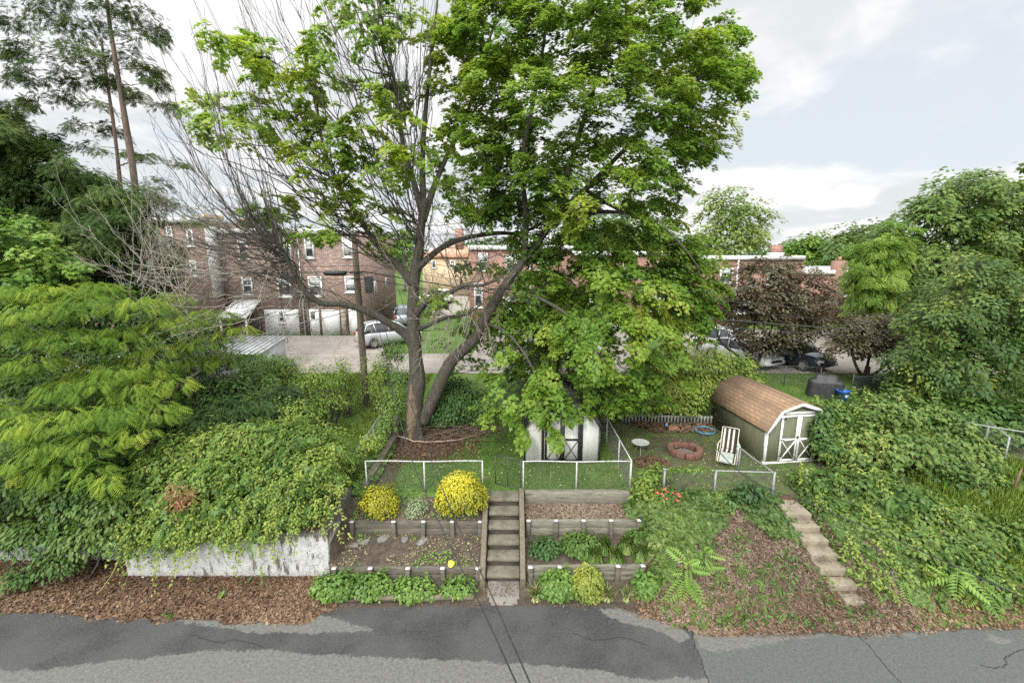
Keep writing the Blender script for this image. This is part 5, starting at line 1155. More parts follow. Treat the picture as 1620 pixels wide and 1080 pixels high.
for q_ in (cc2, cc3, cc4):
    s5, c5 = clusters(mb, MAPLE, q_, rng.uniform(.34, .5, len(q_)), 115, .13, .7, .6, .28, rng.uniform(.1, .7, len(q_))); T.reach(q_, .014, .05, s5, c5, .005)
mb.build('crown', leaf_top, o_maple)
order = np.argsort(np.linalg.norm(cc - ctr, axis=1)); inv = np.argsort(order)
T.reach(cc[order], .028, .04, s1, inv[c1], .007, keep=.6)
T.reach(low, .02, .25, s2, c2, .006); T.reach(lc, .018, .05, s3, c3, .006); T.reach(low2, .015, .05, s4, c4, .005)
T.t.build('trunk', bark_maple, o_maple, smooth=True); T.b.build('branches', darktwig, o_maple, smooth=True)
# pale stripped wood on the lower trunk
b = M()
P = np.array([base + (-.06, -.385, .02), base + (-.02, -.37, .5), base + (.04, -.345, 1.1), base + (.05, -.325, 1.7), base + (.04, -.31, 2.2)])
P = catmull(P, 4); v = []; 
for i, p in enumerate(P):
    wd = .17 * math.sin(math.pi * (.12 + .8 * i / (len(P) - 1))) + .03 * math.sin(i * 2.7)
    for j in range(6): u = j / 5 * 2 - 1; v.append(p + np.array([u * wd + .02 * math.sin(i * 1.7), .07 * u * u - .012, 0]))
b.add(v, [(i * 6 + j, i * 6 + j + 1, (i + 1) * 6 + j + 1, (i + 1) * 6 + j) for i in range(len(P) - 1) for j in range(5)])
b.build('bare_wood', surf('bare_wood', (.09, .065, .042), (.21, .16, .10), 6, .9, 0, .9, 6, (4, 4, .8), (.06, .045, .03), .05), o_maple, smooth=True)
# --- the bare upswept branches on the left and the hanging dead twigs
tb = M(); td = M()
def bare(a, c, r0, tmb, lift=.45, twigs=5, r1=.004, tl=1.1, up=.7, tr0=.008):
    a = np.array(a); c = np.array(c); d = np.linalg.norm(c - a); mid = a * .45 + c * .55; mid[2] = a[2] + (c[2] - a[2]) * (.5 - lift * .5); mid += rng.normal(size=3) * d * .06
    P = wob(bez(a, mid, c, 16), d * .006); R_ = np.linspace(r0, r1, 16); tmb.tube(P, R_, 5, False)
    for _ in range(twigs):
        i = rng.integers(3, 15); t = unit(P[min(i + 1, 15)] - P[i - 1]); e = unit(t + rdir(1)[0] * .5 + np.array([0, 0, up * .15])); l = tl * rng.uniform(.5, 1.5) * (1.25 - i / 16)
        g = P[i]; Q = wob(bez(g, g + e * l * .5, g + (e + np.array([0, 0, up * .35])) * l, 8), l * .016); rr = min(tr0, R_[i] * .8); tmb.tube(Q, np.linspace(rr, .0022, 8), 4, False)
        for _ in range(3):
            j = rng.integers(2, 8); e2 = unit(Q[min(j, 7)] - Q[j - 2] + rdir(1)[0] * l * .12); e2 = unit(e2 + rdir(1)[0] * .5); h = Q[j - 1]; q = l * rng.uniform(.15, .45); tmb.tube(wob(bez(h, h + e2 * q * .5, h + e2 * q + np.array([0, 0, up * .1 * q]), 4), .01), [.0045, .004, .003, .002], 3, False)
src = [(ll, .55, 1.), (ll, .7, 1.), (lu, .1, .95), (up1, .0, .7), (tr, .8, 1.)]
for i in range(140):
    L_, a0, a1 = src[[0, 1, 2, 2, 3, 3, 4][i % 7]]; g = L_[int(rng.uniform(a0, a1) * (len(L_) - 1))]
    if i % 7 < 2: tgt = (rng.uniform(190, 400), rng.uniform(-20, 400))
    elif i % 7 < 4: tgt = (rng.uniform(220, 500), rng.uniform(-160, 260))
    else: tgt = (rng.uniform(360, 700), rng.uniform(-220, 60))
    c = W(*tgt, np.clip(g[1] + rng.uniform(-2.4, 2.4), 12, 19)); bare(g, c, rng.uniform(.016, .034), tb, .85, 7)
for i in range(60):
    g = ll[int(rng.uniform(.35, 1) * (len(ll) - 1))]; c = W(rng.uniform(170, 470), rng.uniform(290, 560), np.clip(g[1] + rng.uniform(-2, 1.5), 11.5, 18)); bare(g, c, rng.uniform(.011, .02), (td, tb)[i % 2], -.35, 6, .004, .9, -.3)
for L_, n in ((lm, 12), (ls, 7), (lr, 12), (ll, 8), (tr, 6)):
    for i in range(n):
        g = L_[int(rng.uniform(.3, .85) * (len(L_) - 1))]; s_ = rng.choice([-1, 1]); l = rng.uniform(.8, 2.2)
        c = g + np.array([s_ * rng.uniform(.2, 1.1), rng.uniform(-.8, .2), -l]); bare(g, c, .011, td, -.9, 4, .003, .7, -.4, .006)
for i in range(26):
    g = (lm, ln, lr, up3, tr)[i % 5]; g = g[int(rng.uniform(.45, .95) * (len(g) - 1))]; c = g + np.array([rng.uniform(-1.4, 1.4), rng.uniform(-1, 1), rng.uniform(.8, 2.6)]); bare(g, c, .02, tb, .3, 4)
for i in range(64):
    g = (lm, ln, lr, ls, tr, lu, lm, lr)[i % 8]; g = g[int(rng.uniform(.3, .95) * (len(g) - 1))]; c = W(rng.uniform(560, 880), rng.uniform(250, 520), g[1] + rng.uniform(-1.2, 1.2)); bare(g, c, rng.uniform(.01, .02), (tb, tb, td)[i % 3], .1, 4, .004, .7)
tb.build('bare_branches', darktwig, o_maple); td.build('dead_twigs', twigm, o_maple)
# brush pile and fallen branch at its foot
bp = G(735, 690); o = thing('brush_pile', 'heap of dead twigs and sticks beneath the dark green bush', 'brush pile', bp); b = M()
for i in range(170):
    c = bp + np.array([rng.normal() * .75, rng.normal() * .38 + .1, 0]); c[2] += abs(rng.normal()) * .18 + .04; e = rdir(1)[0] * np.array([1, 1, .22]); e = unit(e); l = rng.uniform(.25, .75)
    b.tube(wob(bez(c - e * l, c + (0, 0, .06), c + e * l, 5), .02), np.linspace(rng.uniform(.006, .014), .003, 5), 4, False)
b.build('sticks', surf('old_sticks', (.07, .045, .03), (.17, .12, .085), 8, .9), o)
P = [G(622, 688, .1), G(655, 697, .12), G(690, 699, .1), G(730, 694, .1), G(768, 684, .08)]
tag(M().tube(wob(catmull(P, 4), .012), np.linspace(.035, .018, 17), 7).build('fallen_branch', surf('peeled_branch', (.17, .12, .085), (.28, .2, .15), 8, .9), smooth=True), 'long curved fallen branch lying before the brush pile and trunk', 'branch')

# ================================================================ shrubs and thickets
def shrub(name, label, cat, bl, shape, dens, size, m, group=None, stems=0, stem_m=None, **k):
    bl = np.array(bl, float); c = bl[:, :3].mean(0); c[2] = float(gh(c[0], c[1])); o = thing(name, label, cat, c, 0, group); mb = M(); blobs(mb, shape, bl, dens, size, **k); mb.build('foliage', m, o)
    if stems:
        b = M()
        for i in range(stems):
            q = bl[rng.integers(len(bl))]; e = q[:3] + rdir(1)[0] * q[3:] * np.array([.7, .7, .5]); g = np.array([c[0] + (e[0] - c[0]) * .45, c[1] + (e[1] - c[1]) * .45, 0]); g[2] = gh(g[0], g[1]) - .05
            b.tube(wob(bez(g, (g + e) / 2 + np.array([0, 0, .2]), e, 7), .02), np.linspace(.022, .005, 7), 5, False)
        b.build('stems', stem_m or darktwig, o)
    return o
strawl = leafmat('withered_leaf', ((.07, .045, .02), (.14, .095, .045), (.2, .15, .08)), .15)
gold = leafmat('golden_leaf', ((.07, .095, .012), (.26, .255, .018), (.46, .42, .028), (.52, .47, .06)), .25, .4, gain=(1, 1, 1))
def gx(px, py, Y, rx, ry, rz): p = W(px, py, Y); return (*p, rx, ry, rz)
shrub('golden_shrub', 'smaller round golden yellow shrub beside the pale variegated bush', 'shrub', [gx(601, 790, 12.0, .48, .44, .45), gx(606, 800, 11.95, .42, .4, .42)], OVAL, 1500, .062, gold, 'golden yellow shrubs', 14, lump=.2, depth=.24)
shrub('golden_shrub', 'larger boxy golden yellow shrub beside the stairs', 'shrub', [gx(728, 781, 12.0, .6, .5, .52), gx(715, 790, 11.95, .5, .45, .5), gx(742, 785, 11.95, .5, .45, .5), gx(728, 765, 12.05, .48, .42, .36)], OVAL, 1500, .064, gold, 'golden yellow shrubs', 18, lump=.2, depth=.26)
vari = leafmat('variegated_leaf', ((.10, .15, .07), (.22, .28, .14), (.42, .46, .30), (.5, .53, .38)), .25, gain=(.8, .8, .8))
shrub('variegated_shrub', 'small grey green and cream bush between the two golden shrubs', 'shrub', [gx(661, 802, 11.95, .27, .26, .27), gx(652, 812, 11.9, .2, .2, .17)], OVAL, 1500, .05, vari, None, 8, lump=.2, depth=.15)
mid_g = leafmat('bedding_leaf', ((.03, .075, .012), (.055, .115, .02), (.09, .16, .03), (.14, .2, .045)), .3)
dark_g = leafmat('dark_leaf', ((.012, .034, .008), (.022, .055, .012), (.04, .085, .018), (.06, .115, .024)), .25)
vine_g = leafmat('vine_leaf', ((.036, .078, .012), (.06, .115, .016), (.105, .165, .024), (.17, .215, .038)), .3)
ivy_g = leafmat('ivy_leaf', ((.02, .045, .01), (.036, .07, .014), (.065, .105, .022), (.11, .15, .035)), .25)
vine_y = leafmat('yellow_vine_leaf', ((.05, .10, .013), (.09, .15, .02), (.15, .20, .032), (.23, .255, .05)), .32)
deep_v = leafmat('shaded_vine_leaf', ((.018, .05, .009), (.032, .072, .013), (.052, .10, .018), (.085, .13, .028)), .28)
# left vine mass over the concrete wall
def wx(px, py, Y): return W(px, py, Y)
vb = []
for px, py, Y, r in ((470, 770, 11.3, .55), (430, 790, 11.2, .6), (380, 800, 11.1, .6), (330, 810, 11.0, .6), (285, 815, 11.0, .6), (500, 740, 11.7, .55), (450, 735, 12.0, .7), (400, 745, 11.9, .7), (350, 750, 11.7, .75), (300, 765, 11.5, .7), (520, 715, 12.4, .5), (480, 700, 12.9, .7), (430, 695, 13.0, .8), (380, 700, 12.9, .8), (330, 710, 12.7, .8), (530, 765, 11.6, .35), (250, 790, 11.2, .6), (270, 730, 12.2, .8),
                     (460, 815, 10.75, .42), (410, 830, 10.7, .45), (360, 838, 10.65, .45), (310, 842, 10.65, .45), (260, 845, 10.7, .5), (500, 800, 10.95, .36), (235, 830, 10.8, .5)):
    p = wx(px, py, Y); vb.append((*p, r, r * .9, r * .72))
shrub('vine_thicket', 'tangled mound of vines spilling over the white concrete wall', 'vines', vb, OVAL, 620, .095, vine_g, 'vine thickets', 40, depth=.45, droop=.7, lump=.5, vary=.6)
sp_ = M()    # long arching sprays hanging from the mound
def sprays(o, spots, shape, m, ln, size, n_leaf, down=.8, name='hanging_vines', stem=darktwig, outv=None):
    mb = M(); sb = M()
    for s0 in spots:
        e = unit(np.array([rng.normal() * .6, -abs(rng.normal()) * .8 - .2, .35]) if outv is None else np.array(outv) + rdir(1)[0] * .5); l = ln * rng.uniform(.6, 1.3); P = bez(s0, s0 + e * l * .6, s0 + e * l * np.array([1, 1, 0]) + np.array([0, 0, -down * l]), 9)
        sb.tube(P, np.linspace(.006, .002, 9), 3, False); t = rng.random(n_leaf) * 8; i = np.minimum(t.astype(int), 7); f = (t - i)[:, None]; pos = P[i] * (1 - f) + P[i + 1] * f + rng.normal(size=(n_leaf, 3)) * .035; tan = unit(P[i + 1] - P[i])
        leaves(mb, shape, pos, rdir(n_leaf) * .5 + np.array([0, -.3, .7]), tan * .5 + rdir(n_leaf) + np.array([0, 0, -.4]), size, rng.uniform(.2, .8) * .6 + .4 * rng.random(n_leaf))
    mb.build(name, m, o); sb.build('vine_stems', stem, o)
vo = [o for o in C.objects if o.get('category') == 'vines'][-1]
sprays(vo, [np.array(q[:3]) + rdir(1)[0] * np.array(q[3:]) * np.array([.8, .6, .8]) + np.array([0, -.2, .1]) for q in vb for _ in range(9)], OVAL, vine_y, .75, .075, 38)
# dead brown patch
p = W(285, 785, 10.55); o = thing('dead_foliage', 'patch of dead brown foliage hanging in the vines over the wall', 'dead foliage', p)
mb = M(); nn = 260; pos = p + rng.normal(size=(nn, 3)) * np.array([.2, .08, .2]); leaves(mb, SLIM, pos, rdir(nn), rdir(nn) + np.array([0, 0, -1.]), .12, rng.random(nn)); mb.build('dry_leaves', leafmat('dead_leaf', ((.10, .05, .02), (.2, .11, .05), (.3, .18, .09)), .2), o)
# dark bush at the far left over the lower wall
db = [gx(40, 770, 11.4, 1.1, .9, .8), gx(120, 780, 11.1, 1.0, .8, .8), gx(180, 800, 10.9, .8, .7, .7), gx(60, 850, 10.7, .9, .5, .55), gx(140, 850, 10.6, .8, .5, .5), gx(195, 850, 10.55, .55, .45, .5), gx(0, 840, 11.0, .8, .6, .6), gx(90, 890, 10.35, .55, .35, .4), gx(-60, 800, 11.5, 1.1, .9, .9), gx(30, 915, 10.2, .4, .3, .25)]
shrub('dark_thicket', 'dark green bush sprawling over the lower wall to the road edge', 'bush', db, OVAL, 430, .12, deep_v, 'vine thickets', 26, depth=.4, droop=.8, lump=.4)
ww = np.array([W(168, 890, 10.4), W(150, 865, 10.4)])
wb = M(); P = bez(W(195, 832, 10.5), W(205, 880, 10.2), W(152, 942, 10.0), 12); P2 = bez(W(150, 800, 10.6), W(140, 845, 10.3), W(195, 832, 10.5), 10)
o = thing('trailing_vine', 'single pale vine shoot trailing down to the leaf litter', 'vine', P[-1]); wb.tube(np.vstack([P2, P[1:]]), .008, 5).build('shoot', surf('pale_shoot', (.25, .27, .09), (.34, .35, .14), 8), o, smooth=True)
mb = M(); i = rng.integers(0, 11, 40); leaves(mb, OVAL, np.vstack([P2, P])[rng.integers(0, 20, 40)] + rng.normal(size=(40, 3)) * .02, rdir(40) + np.array([0, -.5, .6]), rdir(40), .055, rng.uniform(.5, 1, 40)); mb.build('leaflets', vine_y, o)
# left yard shrubs
lime = leafmat('lime_leaf', ((.06, .12, .018), (.10, .17, .025), (.16, .23, .04), (.22, .28, .06)), .35)
shrub('lime_shrub', 'loose yellow green shrub beside the grey fence run', 'shrub', [gx(470, 655, 15.5, .9, .8, .6), gx(510, 690, 14.2, .7, .6, .45), gx(440, 690, 14.2, .8, .7, .5), gx(555, 720, 13.3, .45, .4, .35), gx(585, 700, 13.9, .4, .4, .3), gx(540, 745, 12.6, .4, .35, .35)], OVAL, 380, .085, lime, 'left yard shrubs', 20, depth=.5, lump=.5)
shrub('lime_shrub', 'tall leafy shrub at the near end of the cross fence', 'shrub', [gx(500, 600, 17.5, .8, .7, .8), gx(470, 620, 17.2, .6, .6, .5), gx(520, 635, 16.8, .6, .5, .5), gx(540, 590, 17.6, .45, .4, .6)], OVAL, 260, .085, lime, 'left yard shrubs', 16, depth=.6, lump=.5)
shrub('lime_shrub', 'green shrub crowded against the kerb beside the maple trunk', 'shrub', [gx(620, 640, 16.6, .5, .5, .6), gx(612, 670, 15.7, .4, .4, .4), gx(632, 600, 17.2, .4, .4, .5), gx(575, 760, 12.9, .3, .25, .3), gx(600, 690, 14.8, .3, .3, .3)], OVAL, 460, .08, mid_g, 'left yard shrubs', 14, depth=.4, lump=.4)
for q, lab in ((548, 'clump of thin upright saplings in front of the utility pole'), (430, 'thin leafy sapling by the metal shed wall'), (478, 'thin leafy sapling left of the cross fence post'), (604, 'thin leafy sapling between the utility pole and maple trunk')):
    g = W(q, 645 if q > 500 else 625, 18.2 if q != 478 else 19.6); g[2] = float(gh(g[0], g[1])); o = thing('sapling', lab, 'sapling', g, 0, 'saplings in the left yard'); b = M(); tips = []
    for i in range(11 if q > 500 else 6):
        e = np.array([rng.normal() * .55, rng.normal() * .4, rng.uniform(1.5, 2.8)]); P = wob(bez(g + rng.normal(size=3) * np.array([.15, .1, 0]), g + e * np.array([.3, .3, .6]), g + e, 8), .02); b.tube(P, np.linspace(.02, .005, 8), 5, False); tips += list(P[3:])
    b.build('stems', darktwig, o); mb = M(); tips = np.array(tips); clusters(mb, OVAL, tips, np.full(len(tips), .22), 22, .085, .6, .5, .2); mb.build('foliage', lime, o)
jun = leafmat('juniper', ((.018, .042, .012), (.03, .065, .016), (.055, .10, .022), (.09, .14, .03)), .2, .6)
shrub('juniper_shrub', 'low spreading dark juniper with feathery branches', 'shrub', [gx(350, 645, 15.2, 1.2, .8, .45), gx(290, 650, 15.0, 1.0, .8, .45), gx(410, 640, 15.6, 1.0, .7, .4), gx(440, 625, 16.2, .6, .6, .35), gx(320, 665, 14.4, 1.0, .6, .4)], SPRAY, 420, .22, jun, None, 16, depth=.4, up=.9, droop=.15, lump=.4)
shrub('broadleaf_shrub', 'glossy bright shrub in front of the grey metal shed', 'shrub', [gx(395, 595, 17.6, .6, .5, .55), gx(425, 610, 17.2, .4, .4, .4), gx(370, 610, 17.2, .5, .4, .4), gx(440, 585, 19.5, .7, .6, .7), gx(465, 600, 19.2, .5, .5, .45), gx(400, 575, 19.5, .6, .5, .5)], OVAL, 420, .12, mid_g, 'left yard shrubs', 10, depth=.35, lump=.35)
# dark round bush behind the maple
shrub('rhododendron', 'dark green rounded bush behind the leaning maple trunk', 'bush', [gx(722, 640, 17.2, 1.0, .8, .9), gx(700, 655, 16.9, .7, .6, .6), gx(752, 645, 17.0, .7, .6, .75), gx(715, 612, 17.4, .6, .5, .5)], OVAL, 420, .12, dark_g, None, 16, depth=.35, lump=.3)
# hedge smothered in vines at the back of the fire pit yard
hb = []
for px, py, Y, r in ((955, 650, 17.6, .55), (990, 640, 17.8, .7), (1025, 625, 18.2, .8), (1060, 610, 18.6, .9), (1095, 600, 19.0, .95), (1125, 600, 19.2, .8), (1150, 595, 19.4, .6), (1050, 610, 17.8, .7), (1080, 575, 18.6, .8), (1120, 572, 19.0, .8), (1040, 580, 18.4, .8), (1155, 572, 19.6, .6), (1180, 575, 20, .5), (1050, 640, 17.8, .6), (1085, 640, 17.9, .7), (1115, 630, 18.2, .7), (1172, 590, 20.0, .6), (1195, 600, 20, .5), (1010, 600, 18.8, .8), (975, 610, 18.6, .7), (1010, 645, 17.4, .5)):
    p = W(px, py, Y); hb.append((*p, r, r * .9, r * .75))
shrub('vine_hedge', 'bright hedge smothered in vines behind the pale picket fence', 'hedge', hb, OVAL, 300, .12, vine_y, None, 30, depth=.4, lump=.42, droop=.7)
# the two mounds of the right bank
ub = []
for px, py, Y, r in ((1330, 690, 14.6, .75), (1370, 665, 15.2, .85), (1420, 665, 15.2, .9), (1465, 680, 14.9, .85), (1505, 705, 14.3, .75), (1535, 735, 13.7, .65), (1390, 710, 14.0, .8), (1440, 720, 13.8, .8), (1490, 745, 13.3, .7), (1340, 720, 13.9, .6), (1312, 670, 14.6, .5), (1545, 770, 13.0, .5), (1310, 715, 14.2, .5), (1520, 780, 12.7, .6), (1300, 655, 14.9, .35)):
    p = W(px, py - 8, Y); ub.append((*p, r * 1.08, r, r * .88))
bank_v = leafmat('bank_vine_leaf', ((.03, .068, .012), (.053, .10, .018), (.09, .142, .027), (.15, .19, .042)), .32)
o_up = shrub('vine_thicket', 'upper vine mound heaped against the green shed on the right bank', 'vines', ub, IVY, 420, .125, bank_v, 'vine thickets', 30, depth=.45, lump=.6, droop=.7, freq=2.8)
lb = []
for px, py, Y, r in ((1300, 760, 12.7, .5), (1345, 765, 12.6, .6), (1390, 780, 12.3, .65), (1440, 800, 11.9, .7), (1490, 830, 11.5, .7), (1300, 800, 11.9, .4), (1345, 820, 11.6, .5), (1390, 840, 11.2, .55), (1440, 860, 10.9, .6), (1490, 880, 10.6, .6), (1380, 880, 10.6, .4), (1430, 905, 10.3, .45), (1480, 925, 10.1, .45), (1530, 865, 10.9, .65), (1535, 905, 10.3, .6), (1575, 850, 11.2, .7), (1585, 900, 10.5, .6), (1630, 860, 11.2, .7), (1630, 910, 10.4, .6), (1530, 940, 9.9, .4), (1580, 940, 9.9, .45), (1640, 945, 9.8, .5), (1540, 815, 12.0, .5), (1590, 815, 12.0, .4), (1690, 900, 10.6, .8), (1690, 860, 11.5, .8), (1440, 778, 12.6, .42), (1395, 757, 12.9, .4), (1480, 800, 12.2, .42), (1500, 812, 11.9, .45), (1565, 790, 12.8, .5), (1610, 800, 12.5, .5), (1560, 820, 11.9, .6), (1600, 850, 11.2, .6), (1660, 820, 12.2, .7), (1335, 865, 10.85, .25), (1350, 900, 10.3, .28), (1385, 925, 9.95, .25), (1270, 752, 12.9, .3)):
    p = W(px, py, Y); lb.append((*p, r, r, r * .7))
o_lo = shrub('vine_thicket', 'lower vine mound flowing down the bank right of the concrete steps', 'vines', lb, IVY, 480, .115, bank_v, 'vine thickets', 40, depth=.45, lump=.65, droop=.7, freq=2.8)
sprays(o_up, [np.array(q[:3]) + rdir(1)[0] * np.array(q[3:]) * .8 + np.array([0, 0, .25]) for q in ub for _ in range(5)], OVAL, vine_y, .5, .08, 22, .3, 'loose_shoots')
sprays(o_lo, [np.array(q[:3]) + rdir(1)[0] * np.array(q[3:]) * .8 + np.array([0, 0, .2]) for q in lb for _ in range(6)], OVAL, vine_y, .45, .08, 22, .4, 'loose_shoots')
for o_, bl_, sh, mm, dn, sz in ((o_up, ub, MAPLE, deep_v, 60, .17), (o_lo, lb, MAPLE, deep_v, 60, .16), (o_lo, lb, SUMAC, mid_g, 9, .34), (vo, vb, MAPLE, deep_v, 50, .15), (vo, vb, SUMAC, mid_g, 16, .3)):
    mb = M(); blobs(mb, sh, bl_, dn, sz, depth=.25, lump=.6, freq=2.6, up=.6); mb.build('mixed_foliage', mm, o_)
for o_, bl_ in ((o_lo, lb), (vo, vb), (o_up, ub)):
    mb = M(); blobs(mb, SLIM, bl_, 14, .11, depth=.2, lump=.5, up=.3, droop=1.2); mb.build('dead_leaves', strawl, o_)
# sumac like fronds
def frondplant(label, g, n, ln, m, shape, spread=.9, rise=.6, name='sumac_shoot', group='sumac shoots'):
    g = np.array(g); o = thing(name, label, 'plant', g, 0, group); mb = M(); a = rng.random(n) * 2 * math.pi; d = np.stack([np.cos(a), np.sin(a) * .7 - .3, np.full(n, rise)], 1); h = rng.uniform(.1, .55, n)
    leaves(mb, shape, g + np.stack([np.cos(a) * .05, np.sin(a) * .05, h], 1), np.array([0, -.3, 1.]) + rdir(n) * .25, d, ln, rng.random(n)); mb.build('fronds', m, o)
    b = M(); b.tube([g + (0, 0, -.05), g + (.01, 0, .3), g + (.02, 0, .56)], [.016, .013, .006], 6).build('stem', darktwig, o, smooth=True); return o
sumac_g = leafmat('sumac_leaf', ((.06, .13, .02), (.10, .18, .03), (.15, .23, .04)), .35)
frondplant('feathery sumac shoot at the right end of the lower plank wall', G(1085, 925), 13, .48, sumac_g, SUMAC)
frondplant('small sumac shoot leaning over the litter slope', G(1112, 905), 8, .4, sumac_g, SUMAC)
frondplant('broad fronds poking from the foot of the lower vine mound', G(1505, 945) + (0, 0, .2), 12, .5, sumac_g, SUMAC)
frondplant('pale fronds beside the road at the foot of the right vine mound', G(1545, 955) + (0, 0, .15), 9, .45, sumac_g, SUMAC)

# clumps in the lower beds
def clump(label, px, py, Y, rx, rz, m, shape, size, dens, group='leafy clumps by the road', name='leafy_clump', ry=None, **k):
    p = W(px, py, Y); z = float(gh(p[0], Y)); return shrub(name, label, 'plant', [(p[0], Y, z + rz * .45, rx, ry or rx * .8, rz), (p[0] + rx * .35, Y - .05, z + rz * .35, rx * .7, rx * .6, rz * .8), (p[0] - rx * .4, Y - .03, z + rz * .35, rx * .65, rx * .6, rz * .75)], shape, dens, size, m, group, 5, depth=.16, lump=.35, **k)
clump('leafy clump at the foot of the white wall corner', 530, 930, 10.15, .5, .32, mid_g, IVY, .09, 700)
clump('leafy clump second along from the white wall corner', 590, 928, 10.15, .45, .34, mid_g, IVY, .09, 700)
clump('leafy clump before the middle of the log edging', 655, 928, 10.12, .5, .26, mid_g, IVY, .085, 600)
clump('sparse leafy clump nearest the foot of the stairs on the left', 725, 920, 10.15, .4, .26, mid_g, IVY, .085, 500)
clump('rounded clump just right of the stair foot', 882, 930, 10.12, .42, .42, mid_g, IVY, .1, 800)
euph = leafmat('euphorbia', ((.05, .095, .014), (.09, .14, .02), (.15, .18, .028), (.24, .24, .035)), .3)
clump('yellow green flowering clump leaning over the asphalt', 930, 928, 10.05, .36, .58, euph, IVY, .07, 1000)
clump('small bright clump at the right end of the plank wall', 1022, 930, 10.1, .3, .4, mid_g, IVY, .1, 900)
clump('grey green plant at the left of the grassy bed', 862, 868, 11.0, .34, .32, dark_g, OVAL, .1, 700, 'plants in the grassy bed')
clump('dark leafy plant in the middle of the grassy bed', 920, 862, 11.1, .46, .34, deep_v, OVAL, .1, 700, 'plants in the grassy bed')
clump('little leafy plant at the wall end of the grassy bed', 1010, 850, 11.35, .25, .2, mid_g, OVAL, .09, 600, 'plants in the grassy bed')
gr = leafmat('grass_blade', ((.035, .078, .012), (.06, .115, .02), (.10, .16, .03), (.17, .2, .06)), .3)
strapm = leafmat('strap_leaf', ((.07, .12, .03), (.13, .18, .05), (.24, .27, .11), (.33, .32, .16)), .3)
def tuft(label, g, n, ln, m, group, spread=.12, lean=.8, name='grass_tuft'):
    g = np.array(g); mb = M(); a = rng.random(n) * 2 * math.pi; q = rng.random(n) ** .5 * spread
    p = g + np.stack([np.cos(a) * q, np.sin(a) * q * .8, np.zeros(n)], 1); d = np.stack([np.cos(a) * lean * rng.random(n), np.sin(a) * lean * rng.random(n), np.ones(n)], 1)
    out = np.stack([np.cos(a), np.sin(a), np.full(n, .3)], 1)
    leaves(mb, BLADE, p, -out, d, ln, rng.random(n)); return tag(mb.build(name, m, None, False, False, 0, g), label, 'grass tuft', group)
for lab, px, py, n, ln in (('drooping strap leaved tuft right of the stair foot', 847, 948, 90, .42), ('pale strap leaved tuft below the middle plank wall', 962, 948, 90, .4), ('pale strap leaved tuft beside the small bright clump', 992, 948, 80, .36)):
    tuft(lab, G(px, py), n, ln, strapm, 'strap leaved tufts', .14, 1.6)
for i, (lab, px, py) in enumerate((('tall grass tuft at the centre of the grassy bed', 955, 872), ('tall grass tuft at the right of the grassy bed', 990, 870), ('tall grass tuft behind the plank wall posts', 1015, 885), ('grass tuft beside the dark leafy plant', 940, 888), ('grass tuft near the yellow green clump', 975, 890))):
    tuft(lab, G(px, py), 320, .42, gr, 'grass tufts in the grassy bed', .28, .9)
# roses
rp = G(1057, 795); o = shrub('rose_bush', 'small rose bush with red blooms below the chain link fence', 'shrub', [(rp[0], rp[1], rp[2] + .18, .34, .3, .26)], OVAL, 500, .075, deep_v, None, 8, depth=.2)
mred = leafmat('red_petal', ((.42, .02, .03), (.6, .05, .06), (.68, .16, .16)), .2)
for i in range(17):
    a = i * 2.4 + rng.random(); q = rng.random() ** .5 * .42; b = M(); p = rp + np.array([math.cos(a) * q, math.sin(a) * q * .6 - .1, .22 + rng.random() * .3 * (1.1 - q)]); n = 12; th = np.arange(n) * 2.4; rr = .012 + .035 * np.arange(n) / n
    leaves(b, OVAL, p + np.stack([np.cos(th) * rr * .4, np.sin(th) * rr * .4, -rr * .3], 1), np.stack([np.cos(th) * .6, np.sin(th) * .6, np.ones(n)], 1), np.stack([np.cos(th), np.sin(th), np.full(n, .7)], 1), .036, rng.random(n)); b.build('rose_bloom', mred, o)
shrub('bank_shrub', 'dark broad leaved weed by the thick fence post', 'shrub', [(*(G(1185, 790) + (0, 0, .2)), .4, .32, .32), (*(G(1160, 800) + (0, 0, .1)), .3, .25, .25)], OVAL, 420, .12, dark_g, None, 6, depth=.25)
shrub('ivy_screen', 'ivy climbing the chain link fence left of the red roses', 'ivy', [(*(G(1020, 790) + (0, 0, .3)), .35, .22, .5), (*(G(1035, 770) + (0, .1, .35)), .5, .25, .4), (*(G(1050, 790) + (0, 0, .1)), .5, .25, .2), (*(W(1090, 742, 12.4) ), .6, .12, .1)], IVY, 480, .085, vine_g, None, 8, depth=.3, lump=.5)
shrub('ivy_on_shed', 'dark ivy hanging over the right edge of the green shed', 'ivy', [gx(1302, 680, 14.15, .36, .35, .5), gx(1308, 655, 14.3, .3, .3, .3), gx(1312, 710, 13.9, .4, .35, .5)], IVY, 500, .11, dark_g, None, 6, depth=.3)

# ================================================================ stuff: grass, litter, ground ivy
def scatter(name, m, n, xr, yr, test, shape, size, up=1.0, lay=True, lift=.0, sv=.4, rn=None):
    x = rng.uniform(*xr, n); y = rng.uniform(*yr, n); k = test(x, y); x = x[k]; y = y[k]; n = len(x); z = gh(x, y) + lift; p = np.stack([x, y, z], 1); mb = M()
    e = .03; nx = (gh(x - e, y) - gh(x + e, y)) / (2 * e); ny = (gh(x, y - e) - gh(x, y + e)) / (2 * e); gn = unit(np.stack([np.clip(nx, -1.5, 1.5), np.clip(ny, -1.5, 1.5), np.ones(n)], 1))
    c = fbm2(x, y, 1.4, 3)
    if lay: leaves(mb, shape, p + gn * (.01 + .03 * rng.random((n, 1))), gn * up + rdir(n) * .55, rdir(n), size, .35 * c + .65 * rng.random(n), sv)
    else:
        h = rdir(n) * np.array([1, 1, 0]); leaves(mb, shape, p, h + np.array([0, 0, .25]), gn + rdir(n) * .45, size, .5 * c + .5 * rng.random(n), sv)
    return tag(mb.build(name, m, None, True), kind='stuff')
